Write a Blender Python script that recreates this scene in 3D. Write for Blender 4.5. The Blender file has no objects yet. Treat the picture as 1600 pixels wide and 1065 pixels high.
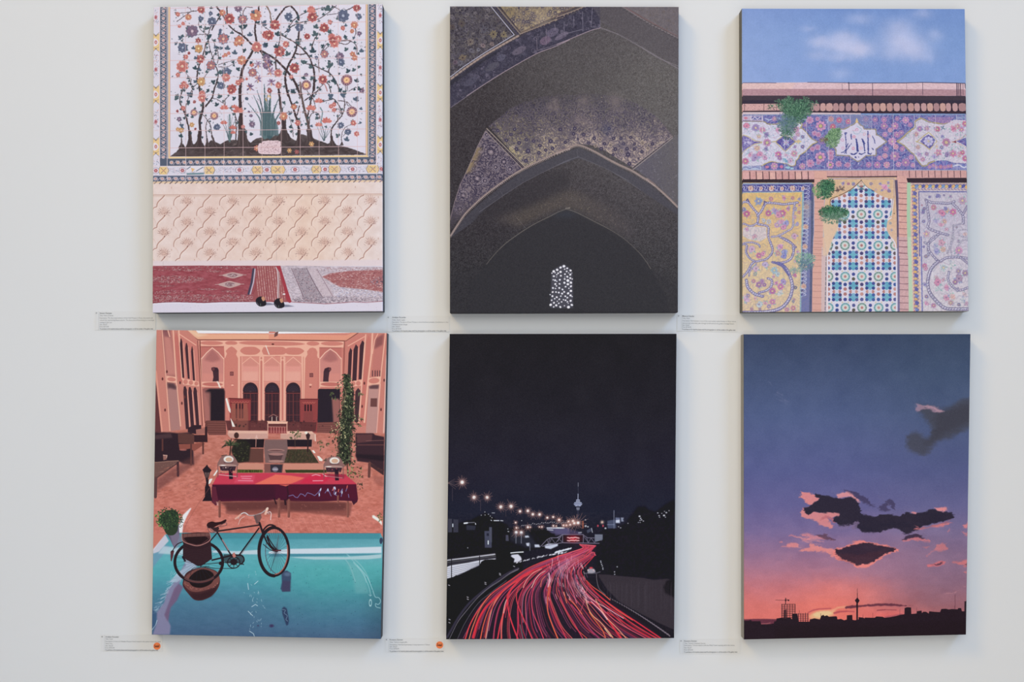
# Gallery wall with six stretched photographic canvases, their printed wall labels and two sold stickers.
import bpy, bmesh, math, random
import numpy as np
from mathutils import Vector

scene = bpy.context.scene
COL = scene.collection

# ---------------------------------------------------------------- camera, world, lights, exposure
CAM_D = 2.84          # metres from the wall
CAM_H = 1.55          # eye height
FPX = 1640.0          # focal length in picture widths of 1600
DEPTH = 0.038         # how far a stretched canvas stands off the wall

cam_data = bpy.data.cameras.new('gallery_camera')
cam = bpy.data.objects.new('gallery_camera', cam_data)
COL.objects.link(cam)
cam.location = (0.0, -CAM_D, CAM_H)
cam.rotation_euler = (math.radians(90), 0, 0)
cam_data.sensor_width = 36.0
cam_data.lens = 36.0*FPX/1600.0
cam_data.shift_x = -20.0/1600.0
cam_data.shift_y = 87.5/1600.0
cam_data.clip_start = 0.05
scene.camera = cam

world = bpy.data.worlds.new('gallery_world'); scene.world = world
world.use_nodes = True
bgn = world.node_tree.nodes['Background']
bgn.inputs[0].default_value = (0.90, 0.955, 1.0, 1); bgn.inputs[1].default_value = WORLD_E = 0.205

def area(name, loc, target, sx, sy, energy, color, spread=180):
    d = bpy.data.lights.new(name, 'AREA'); d.shape = 'RECTANGLE'; d.size = sx; d.size_y = sy
    d.energy = energy; d.color = color; d.spread = math.radians(spread)
    o = bpy.data.objects.new(name, d); COL.objects.link(o); o.location = loc
    o.rotation_euler = (Vector(target)-Vector(loc)).to_track_quat('-Z', 'Y').to_euler()
    return o
area('assumed_overhead_light', (0.0, -4.6, 4.1), (0, 0, 1.3), 5.2, 3.2, 97, (0.985, 0.985, 0.975))  # assumed unseen overhead source, set to give the soft shadows under the canvases
area('assumed_warm_light', (-5.2, -4.3, 8.3), (3.6, 0, 1.0), 2.4, 2.4, 54, (1.0, 0.66, 0.22), 75)  # assumed unseen warm source, placed far off for the yellowish left-hand shadow edges
area('assumed_cool_light', (5.6, -4.3, 8.0), (-3.6, 0, 0.8), 2.6, 2.6, 68, (0.35, 0.58, 1.0), 75)  # assumed unseen blue source, no real skylight, placed to tint right-hand shadow edges
area('low_fill_light', (0.0, -3.4, 0.7), (0, 0, 0.9), 3.8, 0.9, 16, (0.93, 0.965, 1.0))  # added unseen fill from the front, brightens the lower wall

scene.view_settings.view_transform = 'Standard'
scene.view_settings.look = 'None'
scene.view_settings.gamma = 1.0
scene.view_settings.use_curve_mapping = False
scene.view_settings.exposure = 0.13

SF = (CAM_D-DEPTH)/FPX; SW = CAM_D/FPX
def on_face(px, py): return ((px-820.0)*SF, -DEPTH, CAM_H-(py-620.0)*SF)       # measured position on a canvas face
def on_wall(px, py, off=0.0): return ((px-820.0)*SW, -off, CAM_H-(py-620.0)*SW)   # measured position on the wall

# ---------------------------------------------------------------- helpers
def lin(c):
    return tuple(((v/255)/12.92 if v/255 <= .04045 else ((v/255+.055)/1.055)**2.4) for v in c)
def material(name, color, rough=.6, spec=.3, bump=None, var=0.0, scale=40.0):
    m = bpy.data.materials.new(name); m.use_nodes = True; nt = m.node_tree; b = nt.nodes['Principled BSDF']
    b.inputs['Base Color'].default_value = (*color, 1); b.inputs['Roughness'].default_value = rough; b.inputs['Specular IOR Level'].default_value = spec
    tc = nt.nodes.new('ShaderNodeTexCoord')
    n = nt.nodes.new('ShaderNodeTexNoise'); n.inputs['Scale'].default_value = scale; n.inputs['Detail'].default_value = 5
    nt.links.new(tc.outputs['Object'], n.inputs['Vector'])
    if var:
        mx = nt.nodes.new('ShaderNodeMix'); mx.data_type = 'RGBA'
        mx.inputs[6].default_value = (*[c*(1-var) for c in color], 1); mx.inputs[7].default_value = (*[min(1, c*(1+var)) for c in color], 1)
        nt.links.new(n.outputs['Fac'], mx.inputs[0]); nt.links.new(mx.outputs[2], b.inputs['Base Color'])
    if bump:
        n2 = nt.nodes.new('ShaderNodeTexNoise'); n2.inputs['Scale'].default_value = bump[0]; n2.inputs['Detail'].default_value = 4
        nt.links.new(tc.outputs['Object'], n2.inputs['Vector'])
        bp = nt.nodes.new('ShaderNodeBump'); bp.inputs['Strength'].default_value = bump[1]; bp.inputs['Distance'].default_value = bump[2]
        nt.links.new(n2.outputs['Fac'], bp.inputs['Height']); nt.links.new(bp.outputs['Normal'], b.inputs['Normal'])
    return m
def mesh_obj(name, verts, faces, mat, parent=None, smooth=False, uvs=None):
    me = bpy.data.meshes.new(name); me.from_pydata([tuple(v) for v in verts], [], faces); me.materials.append(mat)
    if uvs is not None:
        uv = me.uv_layers.new(name='print')
        for lp in me.loops: uv.data[lp.index].uv = uvs[lp.vertex_index]
    if smooth: me.polygons.foreach_set('use_smooth', [True]*len(me.polygons))
    me.update()
    o = bpy.data.objects.new(name, me); COL.objects.link(o)
    if parent: o.parent = parent
    return o
def thing(name, loc, label, cat, group=None):
    o = bpy.data.objects.new(name, None); COL.objects.link(o); o.location = loc; o.empty_display_size = .05
    o['label'] = label; o['category'] = cat
    if group: o['group'] = group
    return o
def box(name, lo, hi, mat, parent=None):
    (a, b, c), (d, e, f) = lo, hi
    v = [(a, b, c), (d, b, c), (d, e, c), (a, e, c), (a, b, f), (d, b, f), (d, e, f), (a, e, f)]
    return mesh_obj(name, v, [(0, 3, 2, 1), (4, 5, 6, 7), (0, 1, 5, 4), (1, 2, 6, 5), (2, 3, 7, 6), (3, 0, 4, 7)], mat, parent)

# ---------------------------------------------------------------- the wall and floor
WALL = (0.80, 0.80, 0.79)
wall_mat = material('painted_plaster', WALL, rough=.75, spec=.2, bump=(160, .06, .0006), var=.012, scale=3.0)
o = box('wall_back', (-4.6, 0.0, 0.0), (4.6, 0.14, 3.7), wall_mat); o['kind'] = 'structure'
floor_mat = material('grey_floor', (0.60, 0.585, 0.56), rough=.6, spec=.3, var=.08, scale=6)
o = box('floor', (-4.6, -5.6, -0.1), (4.6, 0.14, 0.0), floor_mat); o['kind'] = 'structure'
# ---------------------------------------------------------------- print painter
PS = 2.3                                   # raster cells per measured unit on a print

def solve_h(src, dst):
    A = []; b = []
    for (x, y), (u, v) in zip(src, dst):
        A.append([x, y, 1, 0, 0, 0, -u*x, -u*y]); b.append(u)
        A.append([0, 0, 0, x, y, 1, -v*x, -v*y]); b.append(v)
    h = np.linalg.solve(np.array(A, float), np.array(b, float))
    return np.append(h, 1).reshape(3, 3)

def col(c):
    return np.array(c[:3], float)/255.0

def catmull(p, n=6, closed=False):
    p = [np.array(q, float) for q in p]
    if len(p) < 3: return p
    if closed: q = [p[-1]] + p + [p[0], p[1]]
    else: q = [2*p[0]-p[1]] + p + [2*p[-1]-p[-2]]
    out = []
    for i in range(1, len(q)-2):
        a, b, c, d = q[i-1], q[i], q[i+1], q[i+2]
        for k in range(n):
            t = k/n
            out.append(0.5*((2*b)+(-a+c)*t+(2*a-5*b+4*c-d)*t*t+(-a+3*b-3*c+d)*t**3))
    if not closed: out.append(q[-2])
    return out

def Z(ox, oy, pts, k=7.1):                 # measured close-up coordinates -> print coordinates
    return [(ox+p[0]/k, oy+p[1]/k) + tuple(p[2:]) for p in pts]

class Pic:
    def __init__(s, quad, w=358, h=478, seed=1):
        s.W = int(w*PS); s.H = int(h*PS)
        s.M = solve_h(quad, [(0, 0), (s.W, 0), (s.W, s.H), (0, s.H)])
        s.Mi = np.linalg.inv(s.M)
        s.a = np.zeros((s.H, s.W, 3)); s.r = random.Random(seed); s.n = np.random.default_rng(seed)
        yy, xx = np.mgrid[0:s.H, 0:s.W] + 0.5
        q = np.stack([xx, yy, np.ones_like(xx)], -1) @ s.Mi.T
        s.X = q[..., 0]/q[..., 2]; s.Y = q[..., 1]/q[..., 2]      # print coordinates of each cell
    def t(s, pts):
        p = np.array([(q[0], q[1], 1.0) for q in pts]) @ s.M.T
        return p[:, :2]/p[:, 2:3]
    def box(s, x0, y0, x1, y1):
        x0 = max(0, int(math.floor(x0))); y0 = max(0, int(math.floor(y0)))
        x1 = min(s.W, int(math.ceil(x1))); y1 = min(s.H, int(math.ceil(y1)))
        return None if x1 <= x0 or y1 <= y0 else (x0, y0, x1, y1)
    def blend(s, b, cov, c):
        x0, y0, x1, y1 = b
        v = s.a[y0:y1, x0:x1]
        c = c[y0:y1, x0:x1] if isinstance(c, np.ndarray) and c.ndim == 3 else (c if isinstance(c, np.ndarray) else col(c))
        v += cov[..., None]*(c-v)
    def cov_poly(s, pts):
        p = s.t(pts)
        b = s.box(p[:, 0].min()-1, p[:, 1].min()-1, p[:, 0].max()+1, p[:, 1].max()+1)
        if b is None: return None, None
        x0, y0, x1, y1 = b; w = x1-x0; h = y1-y0; SS = 3
        acc = np.zeros((h, w+2))
        q = np.roll(p, -1, 0)
        ax, ay, bx, by = p[:, 0]-x0, p[:, 1]-y0, q[:, 0]-x0, q[:, 1]-y0
        for i in range(h*SS):
            yy = (i+0.5)/SS
            m = ((ay <= yy) & (by > yy)) | ((by <= yy) & (ay > yy))
            if not m.any(): continue
            xs = np.sort(ax[m]+(yy-ay[m])*(bx[m]-ax[m])/(by[m]-ay[m]))
            xs = np.clip(xs, 0, w)
            row = acc[i//SS]
            for k in range(0, len(xs)-1, 2):
                for xv, sg in ((xs[k], 1.0), (xs[k+1], -1.0)):
                    xi = int(xv); f = xv-xi
                    row[xi] += sg*(1-f); row[xi+1] += sg*f
        return b, np.clip(np.cumsum(acc, 1)[:, :w]/SS, 0, 1)
    def poly(s, pts, c, alpha=1.0, smooth=0, soft=0):
        if smooth: pts = catmull(pts, smooth, True)
        b, cov = s.cov_poly(pts)
        if b is None: return
        if soft: cov = blur(cov, soft*PS)
        s.blend(b, cov*alpha, c)
    def mask(s, pts, smooth=0, soft=0):
        if smooth: pts = catmull(pts, smooth, True)
        m = np.zeros((s.H, s.W)); b, cov = s.cov_poly(pts)
        if b is not None: m[b[1]:b[3], b[0]:b[2]] = cov
        if soft: m = blur(m, soft*PS)
        return m
    def fill(s, m, c, alpha=1.0):
        s.blend((0, 0, s.W, s.H), m*alpha, c)
    def line(s, pts, w, c, alpha=1.0, w2=None, smooth=0, soft=0.0, clip=None):
        if smooth: pts = catmull(pts, smooth)
        p = s.t(pts); n = len(p)
        w2 = w if w2 is None else w2
        R = max(w, w2)*PS/2+1+soft*PS
        bb = s.box(p[:, 0].min()-R, p[:, 1].min()-R, p[:, 0].max()+R, p[:, 1].max()+R)
        if bb is None: return
        X0, Y0, X1, Y1 = bb; cov = np.zeros((Y1-Y0, X1-X0))
        for i in range(n-1):
            a, b = p[i], p[i+1]
            wa = w+(w2-w)*i/(n-1); r = max(wa*PS/2, 0.05); e = 0.5+soft*PS
            sb = s.box(min(a[0], b[0])-r-e, min(a[1], b[1])-r-e, max(a[0], b[0])+r+e+1, max(a[1], b[1])+r+e+1)
            if sb is None: continue
            x0, y0, x1, y1 = sb
            x0 = max(x0, X0); y0 = max(y0, Y0); x1 = min(x1, X1); y1 = min(y1, Y1)
            if x1 <= x0 or y1 <= y0: continue
            yy, xx = np.ogrid[y0:y1, x0:x1]; xx = xx+0.5; yy = yy+0.5
            d = b-a; L = max(d@d, 1e-9)
            t = np.clip(((xx-a[0])*d[0]+(yy-a[1])*d[1])/L, 0, 1)
            ds = np.hypot(xx-a[0]-t*d[0], yy-a[1]-t*d[1])
            if r < 0.5: v = np.clip(1-ds/ (0.5+e), 0, 1)*min(1, 2*r)
            else: v = np.clip((r+e-ds)/(2*e), 0, 1)
            sub = cov[y0-Y0:y1-Y0, x0-X0:x1-X0]
            np.maximum(sub, v, out=sub)
        if clip is not None: cov = cov*clip[Y0:Y1, X0:X1]
        s.blend(bb, cov*alpha, c)
    def ell(s, x, y, rx, ry=None, c=(0, 0, 0), rot=0.0, alpha=1.0, soft=0.0, ring=None, clip=None):
        ry = rx if ry is None else ry
        (px, py), = s.t([(x, y)])
        rx *= PS; ry *= PS; e = 0.5+soft*PS; R = max(rx, ry)+e+1
        b = s.box(px-R, py-R, px+R, py+R)
        if b is None: return
        yy, xx = np.ogrid[b[1]:b[3], b[0]:b[2]]; xx = xx+0.5-px; yy = yy+0.5-py
        cr, sr = math.cos(rot), math.sin(rot)
        u = (xx*cr+yy*sr)/max(rx, .1); v = (-xx*sr+yy*cr)/max(ry, .1)
        d = np.sqrt(u*u+v*v); m = min(rx, ry)
        if ring is None: cov = np.clip(((1-d)*m+e)/(2*e), 0, 1)
        else: cov = np.clip((ring*PS/2+0.5-np.abs(1-d)*m), 0, 1)
        if clip is not None: cov = cov*clip[b[1]:b[3], b[0]:b[2]]
        s.blend(b, cov*alpha, c)
    def glow(s, x, y, r, c, alpha=1.0, add=False, ry=None):
        (px, py), = s.t([(x, y)]); R = r*PS*3; ry = ry or r
        b = s.box(px-R, py-R, px+R, py+R)
        if b is None: return
        yy, xx = np.ogrid[b[1]:b[3], b[0]:b[2]]
        g = np.exp(-(((xx+.5-px)/(r*PS))**2+((yy+.5-py)/(ry*PS))**2))*alpha
        if add: s.a[b[1]:b[3], b[0]:b[2]] += g[..., None]*col(c)
        else: s.blend(b, g, c)
    def noise(s, cell, seed=None, ax=1.0, oct=1):
        # smooth value noise, cell in print units; ax stretches horizontally
        out = 0; amp = 1; tot = 0
        for o in range(oct):
            cx = max(cell*PS*ax/2**o, 1); cy = max(cell*PS/2**o, 1)
            gw = int(s.W/cx)+3; gh = int(s.H/cy)+3
            g = s.n.random((gh, gw))
            x = np.arange(s.W)/cx; y = np.arange(s.H)/cy
            xi = x.astype(int); yi = y.astype(int); fx = x-xi; fy = y-yi
            fx = fx*fx*(3-2*fx); fy = (fy*fy*(3-2*fy))[:, None]
            g0 = g[yi][:, xi]*(1-fx)+g[yi][:, xi+1]*fx
            g1 = g[yi+1][:, xi]*(1-fx)+g[yi+1][:, xi+1]*fx
            out = out+amp*(g0*(1-fy)+g1*fy); tot += amp; amp *= .55
        return out/tot
    def grad(s, stops, along='Y'):
        v = s.Y if along == 'Y' else s.X
        xs = [q[0] for q in stops]
        return np.stack([np.interp(v, xs, [q[1][k]/255 for q in stops]) for k in range(3)], -1)
    def grain(s, amt, cell=0.6):
        g = (s.noise(cell)-.5)*2
        s.a += (g*amt)[..., None]

def blur(m, r):
    r = max(1, int(r))
    for _ in range(2):
        k = 2*r+1
        p = np.pad(m, ((r+1, r), (0, 0)), 'edge').cumsum(0); m = (p[k:]-p[:-k])/k
        p = np.pad(m, ((0, 0), (r+1, r)), 'edge').cumsum(1); m = (p[:, k:]-p[:, :-k])/k
    return m
def mix(a, b, t): return tuple(a[i]+(b[i]-a[i])*t for i in range(3))

def leaf(P, x, y, L, ang, w, c, vein=None, alpha=1.0):
    ca, sa = math.cos(ang), math.sin(ang)
    pts = [(0, 0), (.3, -.8), (.62, -.9), (1, 0), (.62, .9), (.3, .8)]
    q = [(x+L*u*ca-w/2*v*sa, y+L*u*sa+w/2*v*ca) for u, v in pts]
    P.poly(q, c, alpha)
    if vein: P.line([(x, y), (x+L*.8*ca, y+L*.8*sa)], .3, vein, .6)
def lobed(P, x, y, R, ang, c, vein=None):
    for d, k in ((0, 1.0), (-.95, .75), (.95, .75)):
        leaf(P, x, y, R*k, ang+d, R*.62*k, c, vein)
def flower(P, x, y, r, n, c, c2=None, core=None, rot=0.0, out=None):
    if out:
        for k in range(n):
            a = rot+2*math.pi*k/n
            P.ell(x+math.cos(a)*r*.66, y+math.sin(a)*r*.66, r*.46, r*.36, out, a)
    for k in range(n):
        a = rot+2*math.pi*k/n
        P.ell(x+math.cos(a)*r*.6, y+math.sin(a)*r*.6, r*.38, r*.28, c, a)
    P.ell(x, y, r*.52, None, c)
    if c2:
        for k in range(n):
            a = rot+2*math.pi*(k+.5)/n
            P.line([(x+math.cos(a)*r*.25, y+math.sin(a)*r*.25), (x+math.cos(a)*r*.85, y+math.sin(a)*r*.85)], .45, c2, .8)
        P.ell(x, y, r*.45, None, c2, ring=.5, alpha=.7)
    if core: P.ell(x, y, r*.24, None, core)
def warp(P, amp, cell, m=None, oct=2, ax=1.0):
    # ragged, wispy edges: shift the paint about by smooth noise
    dx = (P.noise(cell, oct=oct, ax=ax)-.5)*2*amp*PS*1.6*ax; dy = (P.noise(cell, oct=oct, ax=ax)-.5)*2*amp*PS*1.6
    if m is not None: dx = dx*m; dy = dy*m
    yy, xx = np.mgrid[0:P.H, 0:P.W]
    x = np.clip(xx+dx, 0, P.W-1.001); y = np.clip(yy+dy, 0, P.H-1.001)
    xi = x.astype(int); yi = y.astype(int); fx = (x-xi)[..., None]; fy = (y-yi)[..., None]; a = P.a
    P.a = (a[yi, xi]*(1-fx)+a[yi, xi+1]*fx)*(1-fy)+(a[yi+1, xi]*(1-fx)+a[yi+1, xi+1]*fx)*fy
def veins(P, cell, width, seeds=2):
    # fine scrolling filigree: contour lines of smooth noise
    out = np.zeros((P.H, P.W))
    for k in range(seeds):
        n = blur(P.n.random((P.H, P.W)), max(1, cell*(1+.35*k)*PS*.36)); n = (n-n.mean())/n.std()
        gy, gx = np.gradient(n); g = np.hypot(gx, gy)+1e-3
        for lv in (-.7, .0, .7): out = np.maximum(out, np.clip(width*PS/2+.6-np.abs(n-lv)/g, 0, 1))
    return out

# corners of each print's face (top-left, top-right, bottom-right, bottom-left)
QUADS = {
 'tilework': [(239.8, 11.0), (597.4, 6.2), (598.2, 486.2), (238.2, 488.4)],
 'vault':    [(703.0, 9.8), (1060.6, 10.5), (1059.2, 487.6), (703.0, 488.6)],
 'gateway':  [(1159.2, 13.2), (1507.6, 13.8), (1513.8, 486.0), (1160.2, 487.6)],
 'courtyard':[(244.3, 515.2), (604.4, 520.2), (594.8, 998.0), (237.0, 991.2)],
 'highway':  [(702.6, 521.4), (1057.2, 521.2), (1053.4, 996.6), (697.0, 998.6)],
 'sunset':   [(1162.0, 522.0), (1516.6, 521.6), (1509.6, 991.2), (1162.6, 998.8)],
}

# ---------------------------------------------------------------- print: flowering tile panel above rugs
def paint_tilework():
    P = Pic(QUADS['tilework'], seed=11); r = P.r
    A = lambda p: Z(220,0, p); B = lambda p: Z(410,0, p); C = lambda p: Z(220,140, p); D = lambda p: Z(410,140, p)
    E = lambda p: Z(220,270, p); F = lambda p: Z(410,270, p); G = lambda p: Z(220,390, p); H = lambda p: Z(410,390, p)
    bg = (216,210,224); navy = (86,96,116); lav = (190,174,184); brn = (70,56,60); gl = (78,98,104); gd = (58,78,88)
    P.a[:] = col(bg)
    P.a += ((P.noise(16, oct=2)-.5)*.03)[..., None]
    yl = [13.0,40.1,67.0,94.6,121.4,148.8,177.3,204.2,231.0,245.8]; yr = [6.2,34.0,62.0,89.8,117.3,144.6,173.8,201.3,228.7,243.5]
    xv = [265.5,289.7,319.7,349.6,379.2,408.9,438.9,468.5,498.1,528.3,557.9,574.5]
    for a, b in zip(yl, yr):
        pass
    def br(F_, pts, w=1.1, w2=None, c=brn, leaves=True, sm=6, thorn=True):
        q = F_(pts); P.line(q, w, c,1, w2=w2, smooth=sm)
        cc = catmull(q,5)
        if thorn:
            for i in range(2, len(cc)-1,3):
                a = math.atan2(cc[i+1][1]-cc[i][1], cc[i+1][0]-cc[i][0])+r.choice([-1,1])*.9
                P.line([tuple(cc[i]),(cc[i][0]+math.cos(a)*(w*.5+1.1), cc[i][1]+math.sin(a)*(w*.5+1.1))],.5, c,.9)
        if leaves:
            for i in range(3, len(cc)-1,5):
                a = math.atan2(cc[i+1][1]-cc[i][1], cc[i+1][0]-cc[i][0])+r.choice([-1,1])*r.uniform(.7,1.4)
                d = w*.4+.8; x, y = cc[i][0]+math.cos(a)*d, cc[i][1]+math.sin(a)*d
                lobed(P, x, y, r.uniform(3.0,5.0), a, r.choice([gl, gd,(68,92,98)]),(44,60,68))
    # ground mound
    mound = C([(322,742),(380,700),(430,650),(470,600),(490,635),(600,600),(700,640),(780,560),(880,605),(960,560),(1060,555),(1120,620),(1200,600),(1280,540),(1420,520)])+D([(0,525),(120,515),(190,490),(300,530),(380,570),(430,490),(520,520),(640,570),(760,610),(870,620),(960,645),(1060,680),(1165,718),(1165,722),(0,735)])+C([(1420,735)])
    mm = P.mask(mound)
    P.fill(mm, P.grad([(210,(96,84,84)),(228,(72,62,64)),(246,(88,74,76))])+((P.noise(3, ax=2.5, oct=2)-.5)*.12)[..., None])
    for k in range(330):
        x = r.uniform(268,574); y = r.uniform(214,244); a = r.uniform(-.9,-.2) if r.random() < .6 else r.uniform(.3,1)
        P.line([(x, y),(x+math.cos(a)*5, y+math.sin(a)*4)],.45, r.choice([(150,128,124),(56,46,50),(134,112,110),(104,88,88)]),.7, clip=mm)
    # flared trunk feet
    def foot(F_, x, y0, y1, wt, wb, sk=0):
        P.poly(F_([(x-wt, y0),(x+wt, y0),(x+wt+8+sk,(y0*.45+y1*.55)),(x+wb+sk, y1),(x-wb+sk, y1),(x-wt-6+sk,(y0*.45+y1*.55))]),(74,62,64), smooth=4)
        for k in range(4): P.line(F_([(x+r.uniform(-wt, wt), y0+10),(x+r.uniform(-wb, wb)*.8+sk, y1)]),.4,(128,110,108),.6)
    for a in ((C,450,545,650,5,34),(C,545,460,640,14,42),(C,655,460,645,18,62,-8),(C,735,540,640,7,28),(C,790,510,640,9,60,20),(C,1108,300,640,22,40),(C,1150,440,630,16,70,10),
              (D,238,300,560,22,80),(D,405,430,620,14,50),(D,515,440,620,26,100,14),(D,765,510,625,12,52,6),(D,880,580,615,5,20)): foot(*a)
    # trunks and boughs
    br(C, [(450,560),(448,480),(450,400),(440,360)],.9,.6, leaves=False)
    br(C, [(545,620),(530,420),(490,270),(455,190),(432,130),(445,60),(468,-20)],2.6,1.0); br(C, [(530,400),(495,240),(520,120),(560,20)],1.4,.8)
    br(A, [(440,1060),(480,985),(560,900),(520,830),(490,800)],.8,.5); br(A, [(560,1010),(600,950),(690,870),(760,780)],1.0,.6); br(A, [(570,1060),(568,960),(540,870)],1,.6)
    br(C, [(655,640),(660,470),(655,340),(685,230),(690,160),(660,40),(645,-30)],4.2,2.6); br(C, [(720,185),(790,90),(815,0),(850,-120)],2.6,1.6)
    br(A, [(655,1060),(650,960),(625,880),(632,780),(660,690),(695,590),(725,490),(755,430),(748,380),(780,290)],2.4,1.2); br(A, [(790,330),(820,270),(880,180),(880,160)],2.0,1.4)
    br(A, [(815,980),(850,890),(855,800),(815,690),(800,640),(768,540),(750,450)],1.8,1.0); br(A, [(850,700),(862,620),(835,520),(790,430)],1.2,.7); br(A, [(800,640),(830,580),(880,520)],1,.6)
    br(A, [(745,390),(680,345),(645,290),(650,210)],1,.6); br(A, [(745,400),(690,380),(640,385),(560,370)],.8,.6, leaves=False); br(A, [(860,720),(950,690),(1060,660)],.8,.5); br(A, [(860,740),(960,740),(1060,690)],.8,.5)
    br(A, [(400,240),(470,190),(560,130),(620,120)],1.1,.7, leaves=False); br(A, [(380,135),(450,145),(560,130),(640,115)],1.0,.6, leaves=False); br(A, [(560,130),(545,95),(510,75)],.8,.5, leaves=False)
    br(A, [(460,500),(465,440),(450,400)],.7,.5); br(A, [(490,410),(560,380)],.7,.5, leaves=False)
    br(C, [(1110,420),(1110,250),(1100,100),(1100,-10)],5.4,4.6, leaves=False); br(A, [(1100,1060),(1112,850),(1140,740),(1200,640),(1240,570),(1285,500)],4.6,3.0, leaves=False)
    br(A, [(1230,490),(1120,385),(1050,345),(975,285)],3.0,1.8, leaves=False); br(A, [(1285,460),(1270,370),(1270,270),(1300,150),(1310,70)],3.0,2.0, leaves=False); br(A, [(1310,540),(1380,640),(1460,720)],2.6,1.8); br(A, [(1130,370),(1110,300),(1130,230)],1.1,.7)
    br(A, [(1130,190),(1140,120),(1170,80)],1.3,.8, leaves=False); br(A, [(1090,120),(1110,150)],.8,.5, leaves=False); br(A, [(1170,75),(1240,85)],1,.5, leaves=False); br(A, [(840,75),(900,150),(930,210)],2.4,1.8, leaves=False); br(A, [(955,75),(958,170)],2.2,2, leaves=False)
    br(C, [(1150,560),(1140,430),(1060,330),(1040,250),(980,200)],1.8,1.0); br(C, [(1050,560),(1060,430),(1050,330)],1.6,1.2, leaves=False)
    br(C, [(735,560),(725,470),(722,400),(745,340),(780,320)],1.3,.8, leaves=False); br(C, [(790,540),(775,410),(740,340),(690,280),(640,270)],1.3,.8); br(C, [(780,90),(850,110),(930,160)],1.0,.7, leaves=False); br(C, [(935,180),(940,110),(990,60)],1,.6)
    br(D, [(240,420),(215,260),(190,80),(170,-80)],4.6,2.8, leaves=False); br(B, [(285,1060),(255,900),(262,800),(300,700),(355,600),(385,500),(402,400),(410,290)],3.4,2.4); br(B, [(400,220),(385,150),(340,90),(310,60)],3.2,2.2, leaves=False)
    br(B, [(150,225),(200,150),(250,90),(300,65)],3.0,1.8, leaves=False); br(B, [(40,60),(80,130),(100,240)],2.4,2.0, c=(128,104,92), leaves=False)
    br(B, [(420,1065),(380,950),(320,850),(230,740),(120,640),(0,570),(-60,520)],3.6,2.6); br(B, [(150,770),(150,650),(190,450),(200,350)],2.2,1.0)
    br(D, [(405,600),(402,430),(370,290),(310,120),(265,-20)],3.8,2.4); br(D, [(385,280),(410,180)],1.8,1.2, leaves=False)
    br(D, [(520,460),(500,350),(460,200),(430,40),(420,-80)],4.2,2.6, c=(100,82,80)); br(D, [(500,300),(530,160),(560,20),(575,-180)],2.4,2.0)
    br(B, [(575,1000),(575,810),(545,690),(505,610),(430,530),(340,460),(215,390)],3.0,1.4); br(B, [(545,560),(560,480),(600,400),(630,370)],1.8,1.0); br(B, [(360,590),(420,605),(490,590)],1.8,1.4, leaves=False)
    br(B, [(300,290),(350,220),(420,170),(500,130),(600,100),(700,80)],1.4,.8); br(B, [(250,360),(330,290),(410,250),(500,235),(620,210),(720,150),(820,60)],1.4,.9); br(B, [(720,165),(840,150)],.9,.6, leaves=False); br(B, [(770,60),(840,100),(880,140)],1,.7, leaves=False); br(B, [(900,130),(960,100),(1020,70)],1.4,1, leaves=False)
    br(B, [(0,280),(80,340),(110,360)],1,.7, leaves=False); br(B, [(870,1020),(800,880),(740,810),(640,760),(560,720),(440,700)],1.8,1.0); br(B, [(735,800),(745,720),(755,680)],1.4,.9); br(B, [(630,800),(622,700),(625,660)],1.4,1, leaves=False)
    br(B, [(655,580),(690,520),(720,480)],1.4,1.0); br(B, [(665,570),(740,510)],.9,.7, leaves=False); br(B, [(870,455),(960,450),(1030,490),(1050,550),(1045,600)],1.5,.9); br(B, [(870,480),(930,490),(990,455)],1.0,.8, leaves=False); br(B, [(1030,310),(1035,370),(1010,420)],1,.7, leaves=False)
    br(B, [(590,1040),(640,970),(680,930)],1.1,.8); br(B, [(760,1030),(740,950),(715,910)],1.6,1.1); br(B, [(720,1010),(690,930)],1.4,1, c=(180,110,104), leaves=False); br(B, [(925,1010),(920,940)],.8,.6, leaves=False); br(B, [(945,1010),(940,945)],.8,.6, leaves=False); br(B, [(960,1010),(1030,970),(1060,980)],.9,.6)
    br(D, [(765,560),(768,440),(830,350),(885,280),(912,180),(905,90)],2.2,1.0, leaves=False); br(D, [(885,280),(862,200),(800,110),(740,115),(660,140)],1.5,1.0); br(D, [(840,120),(930,135),(985,180)],1.1,.8, leaves=False); br(D, [(930,140),(950,180)],.8,.6, leaves=False); br(D, [(870,270),(850,220),(810,210)],.9,.7, leaves=False); br(D, [(835,340),(832,280)],1,.6)
    br(D, [(880,600),(880,500),(920,420),(1000,380)],.9,.5, leaves=False); br(D, [(890,520),(940,470)],.7,.5, leaves=False); br(D, [(520,380),(530,290),(580,250),(620,270),(640,320)],1.5,.8); br(D, [(470,120),(540,70),(600,20),(640,-20)],1.4,1.0); br(D, [(590,200),(560,100),(500,20),(470,-60)],1.0,.7)
    br(D, [(690,560),(685,480),(660,400),(650,350)],1.3,.9, c=gl, leaves=False); br(D, [(340,520),(335,430),(300,300)],1,.6);
    # leaf blades of the iris clump
    for (x0, y0, x1, y1, x2, y2, w) in ((1350,520,1320,330,1190,150,3.2),(1370,520,1330,250,1250,60,4.2),(1380,520,1345,200,1290,10,3.6),(1400,520,1380,200,1370,-60,6),(1420,520,1430,200,1440,20,6),(1440,520,1470,260,1540,80,4.4),(1450,520,1500,330,1590,190,4.0),(1380,520,1400,330,1400,60,8),(1430,520,1430,330,1420,120,8)):
        P.line(C([(x0, y0),(x1, y1),(x2, y2)]), w, r.choice([(80,106,112),(68,92,100),(92,116,120)]),1, w2=.5, smooth=6)
        P.line(C([(x0, y0),(x1, y1),(x2, y2)]),.4,(66,88,98),.8, smooth=6)
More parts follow.
